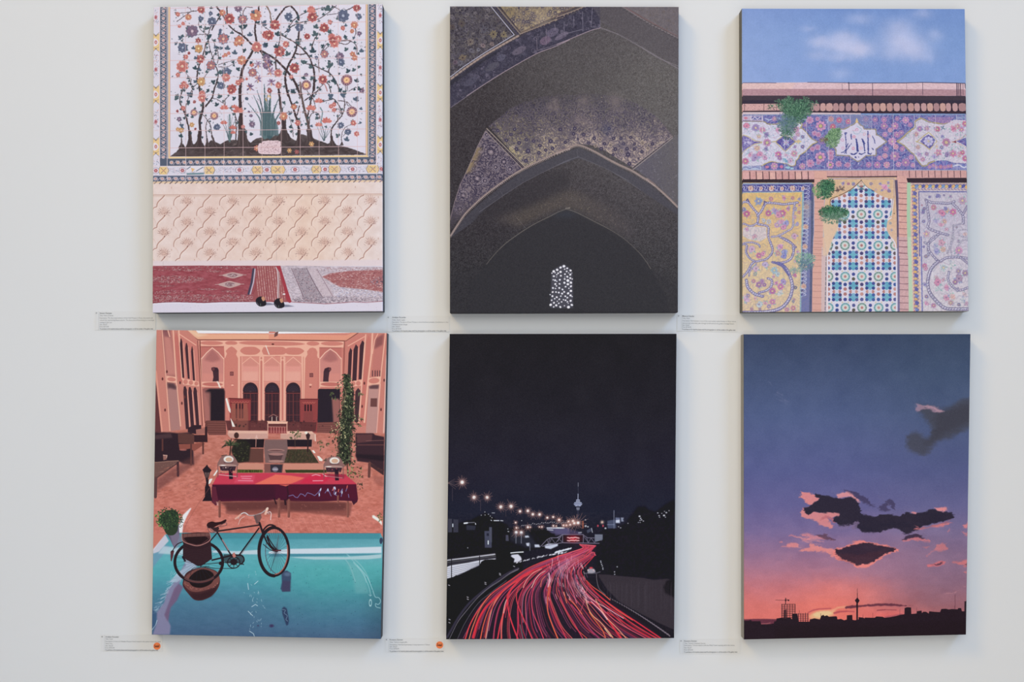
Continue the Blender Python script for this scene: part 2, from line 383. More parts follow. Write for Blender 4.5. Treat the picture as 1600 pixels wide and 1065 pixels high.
    P.poly(C([(1320,510),(1330,380),(1360,240),(1440,230),(1520,380),(1530,510)]),(80,104,110),.85, soft=.4)
    for k in range(26): x = r.uniform(1330,1515); P.line(C([(x,515),(x+(1425-x)*.2,300)]),.4, r.choice([(70,92,100),(128,148,150)]),.7)
    for (x, y) in ((985,560),):
        for dx in (-90,-60,-20,0,30,60,90): P.line(C([(x, y+20),(x+dx*.5, y-120),(x+dx, y-200-abs(90-abs(dx)))]),1.4, gl,.95, w2=.3, smooth=5)
        P.line(C([(985,570),(990,420),(985,280)]),3.2,(96,120,124),1, w2=1)
    for dx in (-70,-30,30,60,90): P.line(D([(680,565),(680+dx*.5,500),(675+dx,420-20*(dx < 0))]),1.1, gl,.95, w2=.3, smooth=5)
    P.line(D([(640,200),(665,240),(660,300),(645,380)]),1.6,(110,134,140),1, smooth=5)
    # blossoms
    R_ = (168,84,86); Co = (190,112,108); Or = (196,130,104); Bl = (98,104,130); Pu = (126,102,126); Ye = (204,156,108); dk = (112,56,66)
    K = {'r': (R_, dk,(236,190,160),(216,120,112)), 'c': (Co,(190,84,84),(240,200,170),(226,150,140)), 'o': (Or,(190,100,80),(244,210,160),(206,110,100)), 'b': (Bl,(70,82,112),(170,176,196),(90,104,128)),
         'p': (Pu,(98,74,104),(206,180,190),(110,104,132)), 'm': (Co,(100,104,134),(240,196,160),(104,108,138)), 'y': (Ye,(180,120,80),(250,220,160),(200,140,90))}
    def fl(F_, x, y, s_, k):
        c, c2, core, out = K[k]; (px, py), = F_([(x, y)]); R = s_/7.1*.96; n = 6 if R < 4.5 else 8
        if R > 3.2 and r.random() < .7:
            for q in range(3): a = r.uniform(0,6.28); lobed(P, px+math.cos(a)*R*.8, py+math.sin(a)*R*.8, R*.6, a, gl, gd)
        flower(P, px, py, R, n, c, c2, core if R > 2.4 else None, r.uniform(0,1), out)
        if R > 4.5:
            for q in range(10): a = r.uniform(0,6.28); d = r.uniform(.3,.85)*R; P.line([(px+math.cos(a)*d, py+math.sin(a)*d),(px+math.cos(a+.5)*d, py+math.sin(a+.5)*d)],.5, r.choice([c2, core, out]),.8)
    def sun(F_, x, y, s_):
        (px, py), = F_([(x, y)]); R = s_/7.1
        P.ell(px, py, R, R,(120,82,104)); P.ell(px, py, R*.98, R*.98,(206,180,190), ring=.6)
        for q in range(12): a = q*math.pi/6; P.ell(px+math.cos(a)*R*.78, py+math.sin(a)*R*.78,.7,.5,(222,190,180), a)
        P.ell(px, py, R*.6, None,(216,150,130)); P.ell(px, py, R*.42, None,(238,196,140)); P.ell(px, py, R*.15, None,(200,130,90))
    def tul(F_, x, y, s_, c=(206,108,100)):
        (px, py), = F_([(x, y)]); R = s_/7.1
        for a in (-2.2,-1.57,-.9,-2.8,-.3): leaf(P, px, py+R*.4, R*1.4, a, R*.75, mix(c,(236,160,140), r.random()*.6), dk)
    for q in ((670,105,42, 'r'),(410,158,26, 'c'),(528,190,34, 'o'),(470,262,22, 'c'),(430,290,20, 'c'),(570,345,66, 'p'),(915,430,60, 'm'),(985,208,56, 'r'),(905,140,34, 'o'),(1080,92,40, 'p'),(1130,215,50, 'm'),(1275,170,62, 'o'),
              (1095,450,52, 'o'),(1060,480,30, 'o'),(1285,520,56, 'c'),(638,452,30, 'r'),(640,538,44, 'y'),(465,530,52, 'b'),(660,655,44, 'r'),(535,590,17, 'r'),(460,735,64, 'c'),(500,630,28, 'c'),(780,725,52, 'm'),(1120,668,50, 'o'),(940,610,22, 'o'),(975,590,20, 'c'),
              (915,625,16, 'c'),(882,335,17, 'b'),(878,360,15, 'b'),(950,800,50, 'b'),(945,860,46, 'c'),(1240,805,48, 'm'),(670,905,46, 'y'),(480,930,32, 'c'),(450,960,26, 'c'),(505,955,28, 'c'),(412,830,26, 'c'),(1080,915,32, 'c'),(1120,890,26, 'c'),(1010,985,50, 'r'),(1390,385,44, 'r'),(1175,875,16, 'c'),
              (775,150,24, 'b'),(665,205,28, 'b'),(790,240,50, 'b'),(1380,500,30, 'b'),(890,950,40, 'b'),(1230,720,24, 'c'),(680,1040,36, 'c')): fl(A, *q)
    for q in ((140,275,54, 'r'),(75,390,54, 'r'),(190,570,58, 'r'),(260,490,36, 'c'),(355,755,54, 'r'),(290,185,42, 'b'),(540,105,40, 'c'),(555,190,54, 'r'),(685,308,50, 'r'),(750,245,26, 'c'),(497,405,34, 'r'),(770,410,40, 'c'),(840,430,40, 'c'),(800,480,50, 'c'),(780,440,44, 'r'),
              (895,175,66, 'b'),(1045,90,40, 'r'),(1068,180,32, 'b'),(893,312,26, 'c'),(1020,275,40, 'o'),(995,345,24, 'o'),(1075,372,26, 'p'),(690,600,44, 'm'),(860,625,44, 'p'),(870,690,40, 'b'),(1000,600,30, 'o'),(1025,640,32, 'o'),(670,880,50, 'r'),(485,830,24, 'p'),(45,640,40, 'p'),(45,725,40, 'p'),
              (175,810,44, 'c'),(320,852,24, 'c'),(410,305,44, 'b'),(1105,1000,26, 'm'),(600,640,22, 'b'),(180,945,34, 'c')): fl(B, *q)
    for q in ((680,92,46, 'c'),(470,205,28, 'c'),(405,238,16, 'r'),(425,328,26, 'p'),(410,440,24, 'y'),(450,448,28, 'y'),(565,390,28, 'y'),(595,135,18, 'r'),(605,436,15, 'r'),(1000,10,40, 'r'),(1135,410,22, 'c'),(1235,385,34, 'p'),(1222,290,18, 'p'),(1200,245,14, 'p'),(1285,650,32, 'o'),(1175,100,20, 'b'),(845,415,34, 'b')): fl(C, *q)
    for q in ((350,190,32, 'o'),(235,295,44, 'o'),(180,370,22, 'r'),(392,368,32, 'c'),(760,185,26, 'c'),(795,165,26, 'c'),(795,225,26, 'c'),(870,395,34, 'b'),(1010,370,32, 'c'),(950,465,34, 'b'),(1045,490,30, 'c'),(545,602,28, 'y'),(300,675,26, 'y'),(380,690,22, 'r'),(1100,15,26, 'p'),(80,10,28, 'r')): fl(D, *q)
    for q in ((B,935,888,64),(B,487,945,56),(C,590,255,42),(C,815,290,46),(D,992,245,60)): sun(*q)
    for q in ((C,925,200,40),(C,920,365,32),(C,1080,230,50),(C,1040,190,30),(C,1020,420,34),(C,1025,475,26),(D,540,205,46),(D,625,125,40),(D,712,345,46),(D,625,388,34),(B,545,120,40)): tul(*q)
    # irises
    for (F_, x, y) in ((A,1300,720),(A,1210,970),(A,1410,700),(A,1300,880),(B,90,800),(B,95,915)):
        (px, py), = F_([(x, y)])
        for a in (-2.6,-1.9,-1.2,-.5,.6,2.4): leaf(P, px, py, r.uniform(6,9), a,2.8, r.choice([(146,112,146),(196,138,130),(176,150,176),(110,84,120)]),(96,70,100))
        leaf(P, px, py,6,1.4,2,(216,150,110))
    for (x, y) in ((1395,130),(1410,90),(1440,100)): leaf(P, *C([(x, y)])[0],6, r.uniform(-2,-1),2.2,(226,180,120),(160,110,70))
    # bold lobed leaves seen between the blossoms
    for (F_, x, y, s_) in ((A,1240,130,40),(A,1355,250,60),(A,1290,245,40),(A,1210,380,50),(A,1170,280,52),(A,1100,290,36),(A,1010,360,34),(A,1160,550,44),(A,1040,580,50),(A,960,530,50),(A,900,530,34),(A,830,520,34),(A,740,580,40),(A,770,400,46),(A,720,310,44),(A,580,530,36),(A,450,410,46),
                           (A,400,475,34),(A,600,750,44),(A,650,770,40),(A,610,640,34),(A,1070,760,44),(A,790,900,46),(A,750,1005,34),(A,610,895,34),(A,540,1045,44),(A,400,1055,34),(A,870,800,46),(A,1380,490,40),(A,1230,690,30),(A,780,85,30),
                           (B,155,105,30),(B,160,370,52),(B,380,450,60),(B,300,330,44),(B,150,510,46),(B,290,590,56),(B,725,90,70),(B,590,290,52),(B,590,370,60),(B,560,560,60),(B,740,350,44),(B,680,500,36),(B,940,540,44),(B,1100,560,42),(B,920,405,34),(B,925,280,34),(B,440,680,44),(B,540,740,44),(B,770,710,60),(B,960,780,48),(B,1020,770,40),(B,1080,735,30),(B,785,890,48),(B,560,860,44),(B,450,860,40),(B,1040,890,44),(B,870,990,46),(B,350,995,44),(B,1075,985,36),(B,30,490,36),(B,860,810,26),(B,1090,825,22),(B,400,190,36),(B,630,230,26),(B,1020,415,30),
                           (C,405,90,44),(C,545,40,44),(C,520,130,34),(C,880,70,48),(C,850,160,44),(C,1045,90,40),(C,1170,100,34),(C,740,5,30),(C,440,390,44),(C,440,510,44),(C,570,300,30),(C,600,205,26),(C,1230,490,34),(C,720,100,30),(C,1160,210,22),
                           (D,340,20,50),(D,880,50,56),(D,740,60,56),(D,1030,100,56),(D,1090,210,32),(D,1090,365,26),(D,380,140,30),(D,320,250,44),(D,230,140,36),(D,310,410,34),(D,610,310,34),(D,540,400,30),(D,850,500,46),(D,930,545,50),(D,830,290,30),(D,440,385,26),(D,700,410,26),(D,900,20,44)):
        (px, py), = F_([(x, y)]); lobed(P, px, py+s_/16, s_/7.1*1.1,-math.pi/2+r.uniform(-1,1), r.choice([gd, gl,(84,100,120)]),(56,74,86))
    # calligraphy medallion
    P.poly(D([(-10,590),(20,568),(180,566),(205,590),(200,625),(208,650),(205,690),(180,715),(10,715),(-40,700),(-52,650),(-40,600)]),(222,194,200), smooth=3)
    P.line(D([(-30,640),(195,636)]),.5,(160,110,116))
    for k in range(90):
        x = r.uniform(-30,190); y = r.uniform(580,700); P.line(D([(x, y),(x+r.uniform(-12,12), y+r.uniform(-10,10))]),.5,(150,104,116),.8)
    for k in range(1500):
        x = r.uniform(268,572); y = r.uniform(10,205); iy = int((y*1.0)); q = P.t([(x, y)])[0]; v = P.a[int(np.clip(q[1],0, P.H-1)), int(np.clip(q[0],0, P.W-1))]
        if v[0]-v[2] > .04 and v[0] > .5: P.line([(x, y),(x+r.uniform(-1.6,1.6), y+r.uniform(-1.6,1.6))],.5, r.choice([(236,206,196),(140,84,92),(226,176,160),(120,104,128),(96,104,124)]),.65)
    for k in range(420):     # small buds, tendrils and stray leaflets
        x = r.uniform(268,571); y = r.uniform(12,200); q = P.t([(x, y)])[0]; v = P.a[int(np.clip(q[1],0, P.H-1)), int(np.clip(q[0],0, P.W-1))]
        if v.min() > .76:
            a = r.uniform(0,6.3)
            if r.random() < .5: leaf(P, x, y, r.uniform(1.6,3), a,1.3, r.choice([gl, gd]))
            else: P.line([(x, y),(x+math.cos(a)*3, y+math.sin(a)*3)],.45, r.choice([brn, gd,(150,96,96)]),.8)
    warp(P,.38,2.4, P.mask([(268,0),(572,0),(572,243),(268,243)], soft=2))
    # retouch tile joints lightly over the drawing
    for a, b in zip(yl[:-1], yr[:-1]): P.line([(264, a),(576, b)],.9,(216,176,178),.85)
    for x in xv[1:-1]: P.line([(x,6),(x+.6,245)],.75,(216,180,182),.75)
    # ---------------- side borders
    def side(xs, flip):
        x0, x1, x2, x3, x4, x5, x6 = xs       # outer band x0-x1, scroll band x2-x3, dark x4, yellow x5, orange x6
        P.poly([(x0,0),(x1,0),(x1,288),(x0,288)],(214,208,222)); P.poly([(x2,0),(x3,0),(x3,252),(x2,252)], navy)
        n = 0; y = -30.0+flip[1]
        while y < 290:
            xm = (x0+x1)/2
            P.poly([(x0, y),(x1, y),(x1, y+27),(x0, y+27)],(232,196,136));
            P.poly([(x0, y-2),(xm, y+3),(x1, y-2),(x1, y-12),(x0, y-12)],(214,208,222))
            P.poly([(xm-flip[0]*1.5, y+7),(x1-1, y+13.5),(xm-flip[0]*1.5, y+20),(x0-2 if flip[0] > 0 else x0+1, y+13.5)],(224,214,222), smooth=3); P.ell(xm, y+13.5,2.2,3.0,(190,110,120)); P.ell(xm, y+13.5,.9,1.2,(230,190,160))
            P.poly([(x0, y+29),(xm, y+24),(x1, y+29),(x1, y+34),(x0, y+34)],(214,208,222))
            for q in ((y+1, y+6),(y+21, y+26)):
                P.ell(xm,(q[0]+q[1])/2,1.6,1.2,(170,140,110)); P.line([(x0+1, q[0]),(xm,(q[0]+q[1])/2),(x1-1, q[0])],.5,(120,110,120),.8)
            P.line([(x0, y-2),(xm, y+3),(x1, y-2)],.6,(110,104,120),.9); P.line([(x0, y+29),(xm, y+24),(x1, y+29)],.6,(110,104,120),.9)
            for k in range(44): yy = y+28+r.uniform(4,50); xx = r.uniform(x0+1, x1-1); P.line([(xx, yy),(xx+r.uniform(-2,2), yy+r.uniform(-2.5,2.5))],.6, r.choice([(120,122,150),(196,120,126),(96,110,128),(210,160,150)]),.85)
            P.ell(xm, y+56,2.4,3.4,(200,128,134)); P.ell(xm, y+56,1,1.4,(150,80,96)); y += 81.5
        for k in range(420): yy = r.uniform(6,250); xx = r.uniform(x2+1, x3-1); P.line([(xx, yy),(xx+r.uniform(-1.5,1.5), yy+r.uniform(-2,2))],.6, r.choice([lav,(176,168,184),(70,78,104)]),.6)
        y = 6
        while y < 252:
            xm = (x2+x3)/2; P.ell(xm, y,2.8,2.6, lav); P.ell(xm, y,1.5,1.4,(208,160,150)); P.line([(x2+1.5, y+3.5),(xm, y+5.5),(x3-1.5, y+8)],1.2, lav,.9); P.line([(x3-1.5, y+3),(xm+1, y+6),(x2+1.5, y+9)],.7,(222,210,216),.8); P.ell(xm+2.2, y+6.5,1,1,(206,150,150)); P.ell(xm-2.6, y+5,.8,.8,(54,62,90)); P.ell(xm+2.5, y+1,.7,.7,(54,62,90)); y += 11.4
        P.line([(x1+(x2-x1)*.5,0),(x1+(x2-x1)*.5,252)],.7,(224,190,188)); P.line([(x4,0),(x4,249)],1.0,(88,76,88)); P.line([(x5,0),(x5,247)],1.5,(236,200,140)); P.line([(x6,0),(x6,246)],.9,(206,140,112))
        P.line([(x2+.3,0),(x2+.3,252)],.7,(110,124,140)); P.line([(x3-.3,0),(x3-.3,252)],.8,(70,80,104))
        for k in range(10): yy = (yl if flip[0] > 0 else yr)[k]; P.line([(x0, yy),(x5, yy)],.6,(222,196,196),.6)
    side((238,249,250.2,260.4,262,264,265.4),(1,1.0)); side((589.2,599,576.2,587.2,574.6,573.4,571.9),(-1,-2.0))
    # ---------------- bottom borders
    def by(x, y): return y-(x-265)*.0065*1.2
    P.poly([(264,245),(574,242.6),(576,245),(264,247.4)],(236,200,140)); P.line([(262,248),(576,245.6)],.6,(90,80,96))
    P.poly([(261,248),(587,245.4),(587,257),(250,259.5),(250,248)], navy)
    x = 268.0
    while x < 585:
        y = by(x,253.8); P.ell(x, y,3.2,2.9, lav); P.ell(x, y,1.7,1.6,(212,158,140)); P.ell(x+4.8, y-1.5,.9,1.0,(60,58,84)); P.ell(x+5.2, y+2,.8,.9,(60,58,84)); P.line([(x+3, y+3.5),(x+5.5, y),(x+8, y-3.4)],.9, lav,.9); x += 10.1
    P.poly([(238,259.5),(590,256.6),(600,256.6),(600,271),(238,273.5)],(214,208,222)); x = 240.0
    P.line([(238,259.6),(588,257)],.8,(228,206,206));
    for (xa, xb) in ((250,261),(320,333),(396,409),(425,443),(489,500),(515,530),(575,590)):
        y0 = by(xa,260.3); y1 = by(xa,272.4); ym = (y0+y1)/2; xm = (xa+xb)/2
        P.poly([(xa, y0),(xb, y0),(xb+3, ym),(xb, y1),(xa, y1),(xa-3, ym)],(234,198,136)); P.line([(xm-4, y0+2),(xm, ym),(xm-4, y1-2)],.7,(128,112,106)); P.line([(xm+4, y0+2),(xm, ym),(xm+4, y1-2)],.7,(128,112,106)); P.ell(xm, ym,1.2,1.2,(206,140,120)); P.line([(xa, y0),(xa-3, ym),(xa, y1)],.6,(110,104,124)); P.line([(xb, y0),(xb+3, ym),(xb, y1)],.6,(110,104,124))
    for (xc, rr) in ((243.5,5),(285,5),(374,6.5),(417,6.5),(461,6),(508,6),(551,6.5),(596,4)):
        y = by(xc,266.3); P.ell(xc, y, rr,4.6,(226,216,226)); P.ell(xc, y, rr,4.6,(120,118,140), ring=.5); flower(P, xc, y,3.4,6,(198,110,116),(150,70,90),(236,190,160))
    for k in range(700): x = r.uniform(262,590); y = by(x, r.uniform(262,271)); P.line([(x, y),(x+r.uniform(-2,2), y+r.uniform(-1.5,1.5))],.5, r.choice([(110,114,146),(150,150,176),(198,140,150),(96,108,130)]),.6)
    P.poly(C([(510,850),(700,845),(700,915),(600,905),(510,915)]),(220,214,224)); P.poly(C([(555,865),(600,880),(570,915)]),(228,180,120)); P.poly(C([(510,925),(700,920),(700,940),(510,945)]),(112,142,152)); P.line(C([(620,900),(690,860)]),1.2,(90,104,124)); P.line(C([(515,880),(550,855)]),1.2,(90,104,124))
    P.poly([(238,274.4),(600,271.2),(600,281),(238,283.4)],(90,102,126)); x = 243.0
    while x < 600:
        y = by(x,279); P.ell(x, y,3.4,2.7, lav); P.ell(x, y,1.5,1.4,(210,150,138)); P.ell(x+5, y-1.4,.9,.8,(56,54,80)); P.ell(x+5.4, y+1.6,.8,.8,(56,54,80)); P.line([(x+3, y+3),(x+8, y-2.6)],.9, lav,.9); x += 10.6
    for q in (261.2,290.2,320,349.6,379.4,408.6,439.3,469.3,499,529.5,558,588.6): P.line([(q,246),(q,283)],.8,(222,204,210),.9)
    P.line([(238,274),(600,271)],.8,(224,212,220),.9)
    # ---------------- plaster dado
    pm = P.mask([(238,283.4),(600,281),(600,420),(238,420)])
    P.fill(pm, P.grad([(238,(228,206,198)),(330,(227,200,190)),(480,(230,200,182)),(600,(226,208,204))], 'X')+((P.noise(9, oct=3)-.5)*.07)[..., None]*np.array([.6,1,1.2]))
    P.poly([(238,283.4),(600,281),(600,284),(238,286.6)],(228,196,162)); x = 241.0
    while x < 598:
        y = by(x,285); P.line([(x, y+1.6),(x+3.6, y-1.4)],1.6,(92,78,92) if x < 560 else (130,110,140), r.uniform(.5,.95)); x += 8.2
    P.line([(238,304.2),(430,303.6),(598,302.8)],.9,(190,142,126),.9); P.line([(430,286),(432,303),(432,410)],.4,(168,150,148),.8)
    P.poly([(238,304.6),(598,303.2),(598,306),(238,307.6)],(214,184,168),.6, soft=.8)
    def frond(x, y, up=1.0):
        al = .75
        for k in range(9):
            a = -math.pi/2+(k-4)*.36
            for L, w in ((10.5,.6),(7.5,.5),(4.5,.5)):
                x0, y0 = x-1, y-1.5
                P.line([(x0+math.cos(a)*L*.6, y0-2+math.sin(a)*L*.6),(x0+math.cos(a)*L+r.uniform(-.6,.6), y0-2+math.sin(a)*L+r.uniform(-.6,.6))], w,(158,112,102), al*r.uniform(.55,1))
        for k in range(46): a = r.uniform(-3.4,.3); d = r.uniform(1,10); P.ell(x+math.cos(a)*d-1, y-2+math.sin(a)*d,.6,.5,(152,106,98), alpha=.6)
        P.glow(x-1, y-6,7,(218,172,154),.5)
        P.line([(x+5, y-6),(x+4, y-3),(x+1, y)],.7,(140,92,86),.7); P.ell(x, y+.4,.9,1.2,(132,84,80), alpha=.85)
    cm = P.mask([(238,305),(598,303.4),(598,406.5),(238,408)])
    for ci in range(-1,11):
        for ri in range(-1,4):
            x = 257.0+ci*35.9; y = 336.5+ri*32.3-(ci % 2)*16.4*(1)
            if ci % 2: y += 0.0
            y -= (x-257)*.004
            if not (232 < x < 606): continue
            if y > 308 and y < 408: frond(x, y)
            s_ = [(x, y+1),(x-4, y+5.5),(x-9, y+10),(x-11.5, y+14.5),(x-12.2, y+18.5),(x-16, y+20),(x-20, y+24),(x-21.5, y+29),(x-21.3, y+33)]
            P.line([(q[0]+1.2, q[1]+1) for q in s_],1.6,(236,216,206),.6, smooth=4, clip=cm, soft=.4); P.line(s_,1.3,(164,104,86),.88, w2=.9, smooth=4, clip=cm, soft=.15)
            m_ = [(x-20, y+34),(x-16, y+38),(x-14, y+43)]; P.line(m_,.6,(206,160,142),.55, smooth=3, clip=cm)
            P.ell(x+11, y-11,.6,1.6,(186,130,112), alpha=.6)
    P.poly([(238,407.5),(598,405.5),(598,417),(238,417)],(222,204,210),.75, soft=1.2)
    # ---------------- rugs and floor
    P.poly([(236,415.4),(600,415.4),(600,492),(236,492)],(216,208,222))
    P.line([(255,408),(255,416)],.4,(180,160,160),.7)
    fm = P.mask(G([(128,180),(700,176),(1300,178),(1560,178),(1660,570),(1640,580),(1270,578),(900,580),(700,590),(430,582),(330,578),(250,585),(128,595)]))
    P.fill(fm,(172,72,86))
    P.fill(fm, np.ones((P.H, P.W,3))*col((160,74,84))+((P.noise(2, ax=3, oct=2)-.5)*.14)[..., None])
    def speck(pts, n, cols, L=2.0, w=.6, al=.8, m=None):
        mk = P.mask(pts)*(m if m is not None else 1); xs = [p[0] for p in pts]; ys = [p[1] for p in pts]
        for k in range(n):
            x = r.uniform(min(xs), max(xs)); y = r.uniform(min(ys), max(ys)); P.line([(x, y),(x+r.uniform(.3,1)*L, y+r.uniform(-.5,.5))], w, r.choice(cols), al, clip=mk)
    tan = [(186,150,146),(140,100,104),(204,176,176),(120,70,80),(160,120,116)]
    speck(G([(128,185),(1250,182),(1250,215),(128,235)]),260, tan); speck(G([(128,185),(1250,182),(1250,575),(128,580)]),420, [(140,60,70),(186,96,100),(130,70,80)],2.6,.7,.6)
    for (pts, n) in (([(128,300),(260,285),(560,290),(700,310),(740,325),(640,355),(480,370),(300,375),(128,350)],520),([(128,470),(300,440),(600,460),(560,480),(300,490),(128,490)],170),([(200,235),(560,215),(720,225),(560,240),(300,235)],120),
                     ([(128,500),(700,495),(1270,490),(1270,575),(128,580)],900),([(160,400),(300,385),(430,400),(260,420)],90),([(700,235),(830,225),(940,240),(830,252)],90),([(620,435),(750,425),(860,438),(750,452)],90),([(880,460),(960,450),(1100,460),(960,475)],90)):
        speck(G(pts), n, tan, m=fm)
    for (cx, cy, rx, ry) in ((1020,283,120,34),(985,385,130,38)):
        P.poly(G([(cx-rx, cy),(cx-rx*.4, cy-ry*.7),(cx, cy-ry),(cx+rx*.4, cy-ry*.7),(cx+rx, cy-4),(cx+rx*.4, cy+ry*.7),(cx, cy+ry),(cx-rx*.4, cy+ry*.7)]),(196,160,156), smooth=3); P.ell(*G([(cx, cy)])[0], rx/7.1*.42, ry/7.1*.62,(150,112,116)); speck(G([(cx-60, cy-15),(cx+60, cy-15),(cx+60, cy+15),(cx-60, cy+15)]),40, [(220,200,200),(110,70,84)])
        P.line(G([(cx-rx-30, cy),(cx-rx, cy)]),.8,(196,160,156)); P.line(G([(cx+rx, cy-4),(cx+rx+30, cy-4)]),.8,(196,160,156))
    P.line(G([(1250,215),(1230,360),(1195,490)]),3.2,(70,66,88)); P.line(G([(1268,215),(1250,360),(1215,490)]),1.8,(190,180,196)); P.line(G([(1278,190),(1262,360),(1230,490)]),.6,(150,70,80))
    pk2 = P.mask(G([(1285,185),(1500,180),(1540,200),(1590,400),(1660,570),(1250,560),(1240,490)]))
    P.fill(pk2,(160,82,86));
    for i in range(15):
        for j in range(30):
            x, y = G([(1270+i*26+j*1.5,190+j*13)])[0]; P.ell(x, y,.75,.55, r.choice([(214,168,156),(206,150,146),(190,130,124),(230,196,190)]), clip=pk2*fm)
    P.line(G([(1290,190),(1275,420),(1245,490)]),.7,(140,50,64)); P.line(G([(1400,182),(1400,560)]),.7,(134,52,64),.8)
    P.line(H([(155,195),(175,235),(180,360),(175,530)]),3.4,(176,140,142)); P.line(H([(150,195),(168,240),(172,360),(168,530)]),.8,(222,204,210))
    # pale rug on the right
    rm = P.mask(H([(196,178),(320,176),(760,184),(1335,190),(1335,575),(1100,575),(900,585),(700,600),(500,585),(325,580),(262,380),(215,230)]))
    P.fill(rm,(190,174,184)); P.fill(rm, np.ones((P.H, P.W,3))*col((192,176,186))+((P.noise(1.2, ax=2)-.5)*.16)[..., None])
    s1 = H([(330,205),(490,205),(640,480),(660,520),(600,580),(460,575),(400,380)]); P.poly(s1,(162,146,156),.9); speck(s1,520, [(96,84,100),(206,196,204),(140,110,120),(74,66,84),(176,120,124)],1.5)
    P.line(H([(322,205),(395,380),(455,520)]),.9,(120,90,104)); P.line(H([(490,205),(590,400),(665,525)]),.9,(110,84,98))
    s2 = H([(510,205),(600,205),(740,400),(790,520),(670,520)]); P.poly(s2,(198,178,186),.8); speck(s2,170, [(150,124,136),(222,208,214)],1.4); P.line(H([(605,215),(780,515)]),.8,(140,110,124))
    s3 = H([(660,300),(760,260),(960,235),(1335,220),(1335,470),(1160,440),(980,425),(860,410),(780,370),(720,330)]); P.poly(s3,(168,92,92),.85, soft=.8); speck(s3,700, [(214,180,176),(150,64,70),(190,120,116),(222,200,200),(120,60,68)],2.2,.7)
    s4 = H([(760,385),(860,415),(1000,430),(1200,450),(1335,480),(1335,520),(800,520)]); speck(s4,420, [(216,214,232),(150,150,186),(226,222,232),(180,160,176)],2.2,.7)
    s5 = H([(320,520),(1335,515),(1335,570),(700,595),(330,575)]); speck(s5,620, [(84,74,92),(214,200,206),(150,120,130),(110,96,112)],1.6,.7); s6 = H([(600,190),(1335,195),(1335,225),(640,240)]); speck(s6,260, [(150,110,120),(216,204,210),(176,120,122)],1.8)
    speck(H([(230,200),(320,200),(450,520),(330,560)]),220, [(150,140,160),(214,206,214),(170,140,150)],1.2); speck(H([(1190,340),(1335,280),(1335,420),(1220,380)]),90, [(70,66,84),(140,130,150)],1.6,.8)
    P.line(H([(330,580),(480,588),(700,600),(900,588),(1000,578),(1150,585),(1335,570)]),.9,(156,76,86),.9)
    P.poly(H([(150,182),(200,178),(215,230),(262,390),(325,580),(300,590),(275,575),(230,400),(190,250)]),(170,58,70))
    P.line(G([(128,592),(250,582),(430,578),(700,588),(900,578),(1270,576)]),.8,(120,52,66),.9)
    P.line(G([(128,600),(400,590),(700,598),(1200,590)]),.8,(236,232,240),.7, soft=.3)
    for k in range(26): x = r.uniform(240,596); P.ell(x, r.uniform(476,484),.5,.3,(150,140,150), alpha=.6)
    # the pair of shoes
    for (F_, x, y) in ((G,1335,570),(H,188,590)):
        (px, py), = F_([(x, y)])
        P.poly([(px+4, py+2),(px+14, py+3),(px+24, py+5.4),(px+6, py+6.6)],(110,110,132),.85, soft=.6)
        P.poly([(px-8, py+3),(px-8, py-3),(px-3, py-7),(px+3, py-6.5),(px+7, py-1),(px+8, py+5),(px+4, py+8),(px-3, py+8)],(42,38,46), smooth=3)
        P.poly([(px+.5, py-6),(px+4.5, py-7),(px+6, py-2),(px+3, py),(px+1, py-3)],(206,142,110), smooth=2); P.line([(px-7, py+2),(px-4, py+6)],1.1,(110,106,120),.8); P.ell(px-1, py+5.5,.8,2,(80,90,90))
    P.ell(*H([(240,492)])[0],2.2,1.1,(236,226,226))
    P.a += (1-fm*.6)[..., None]*((P.noise(.5)-.5)*.02)[..., None]
    P.a = P.a*0.86+P.a.mean(2, keepdims=True)*0.14
    return P

# ---------------------------------------------------------------- print: dark tiled vault with a lattice window
def scroll_field(P, m, base, ink, n, s_, r, hi=None, box=None, cols=None):
    # arabesque filling: curls, rosettes and leaves inside mask m
    P.fill(m, base)
    P.fill(m*blur((P.noise(s_*.8, oct=2) > .58)*1.0,1), cols[0] if cols else base,.35)
    if n > 100:
        for c_ in (cols[0], cols[-1]): P.fill(m*veins(P, s_*.9,.6,1), c_,.42)
    ys, xs = np.where(m[::6, ::6] > .5)
    if len(ys) == 0: return
    for k in range(n):
        i = r.randrange(len(ys)); cy, cx = ys[i]*6, xs[i]*6
        x, y = P.X[cy, cx], P.Y[cy, cx]; R = s_*r.uniform(.5,1.2); a0 = r.uniform(0,6.28); t = r.random()
        c = r.choice(cols) if cols else ink
        if t < .45:
            P.line([(x+math.cos(a0+q*.55)*R*(1-q*.07), y+math.sin(a0+q*.55)*R*(1-q*.07)) for q in range(9)],.32*s_**.5, c,.8, clip=m)
        elif t < .7:
            for q in range(5): P.ell(x+math.cos(a0+q*1.257)*R*.4, y+math.sin(a0+q*1.257)*R*.4, R*.3, R*.24, c, a0+q*1.257,.85, clip=m)
            if hi: P.ell(x, y, R*.22, None, hi, alpha=.9, clip=m)
        else:
            P.ell(x, y, R*.5, R*.2, c, a0,.85, clip=m)
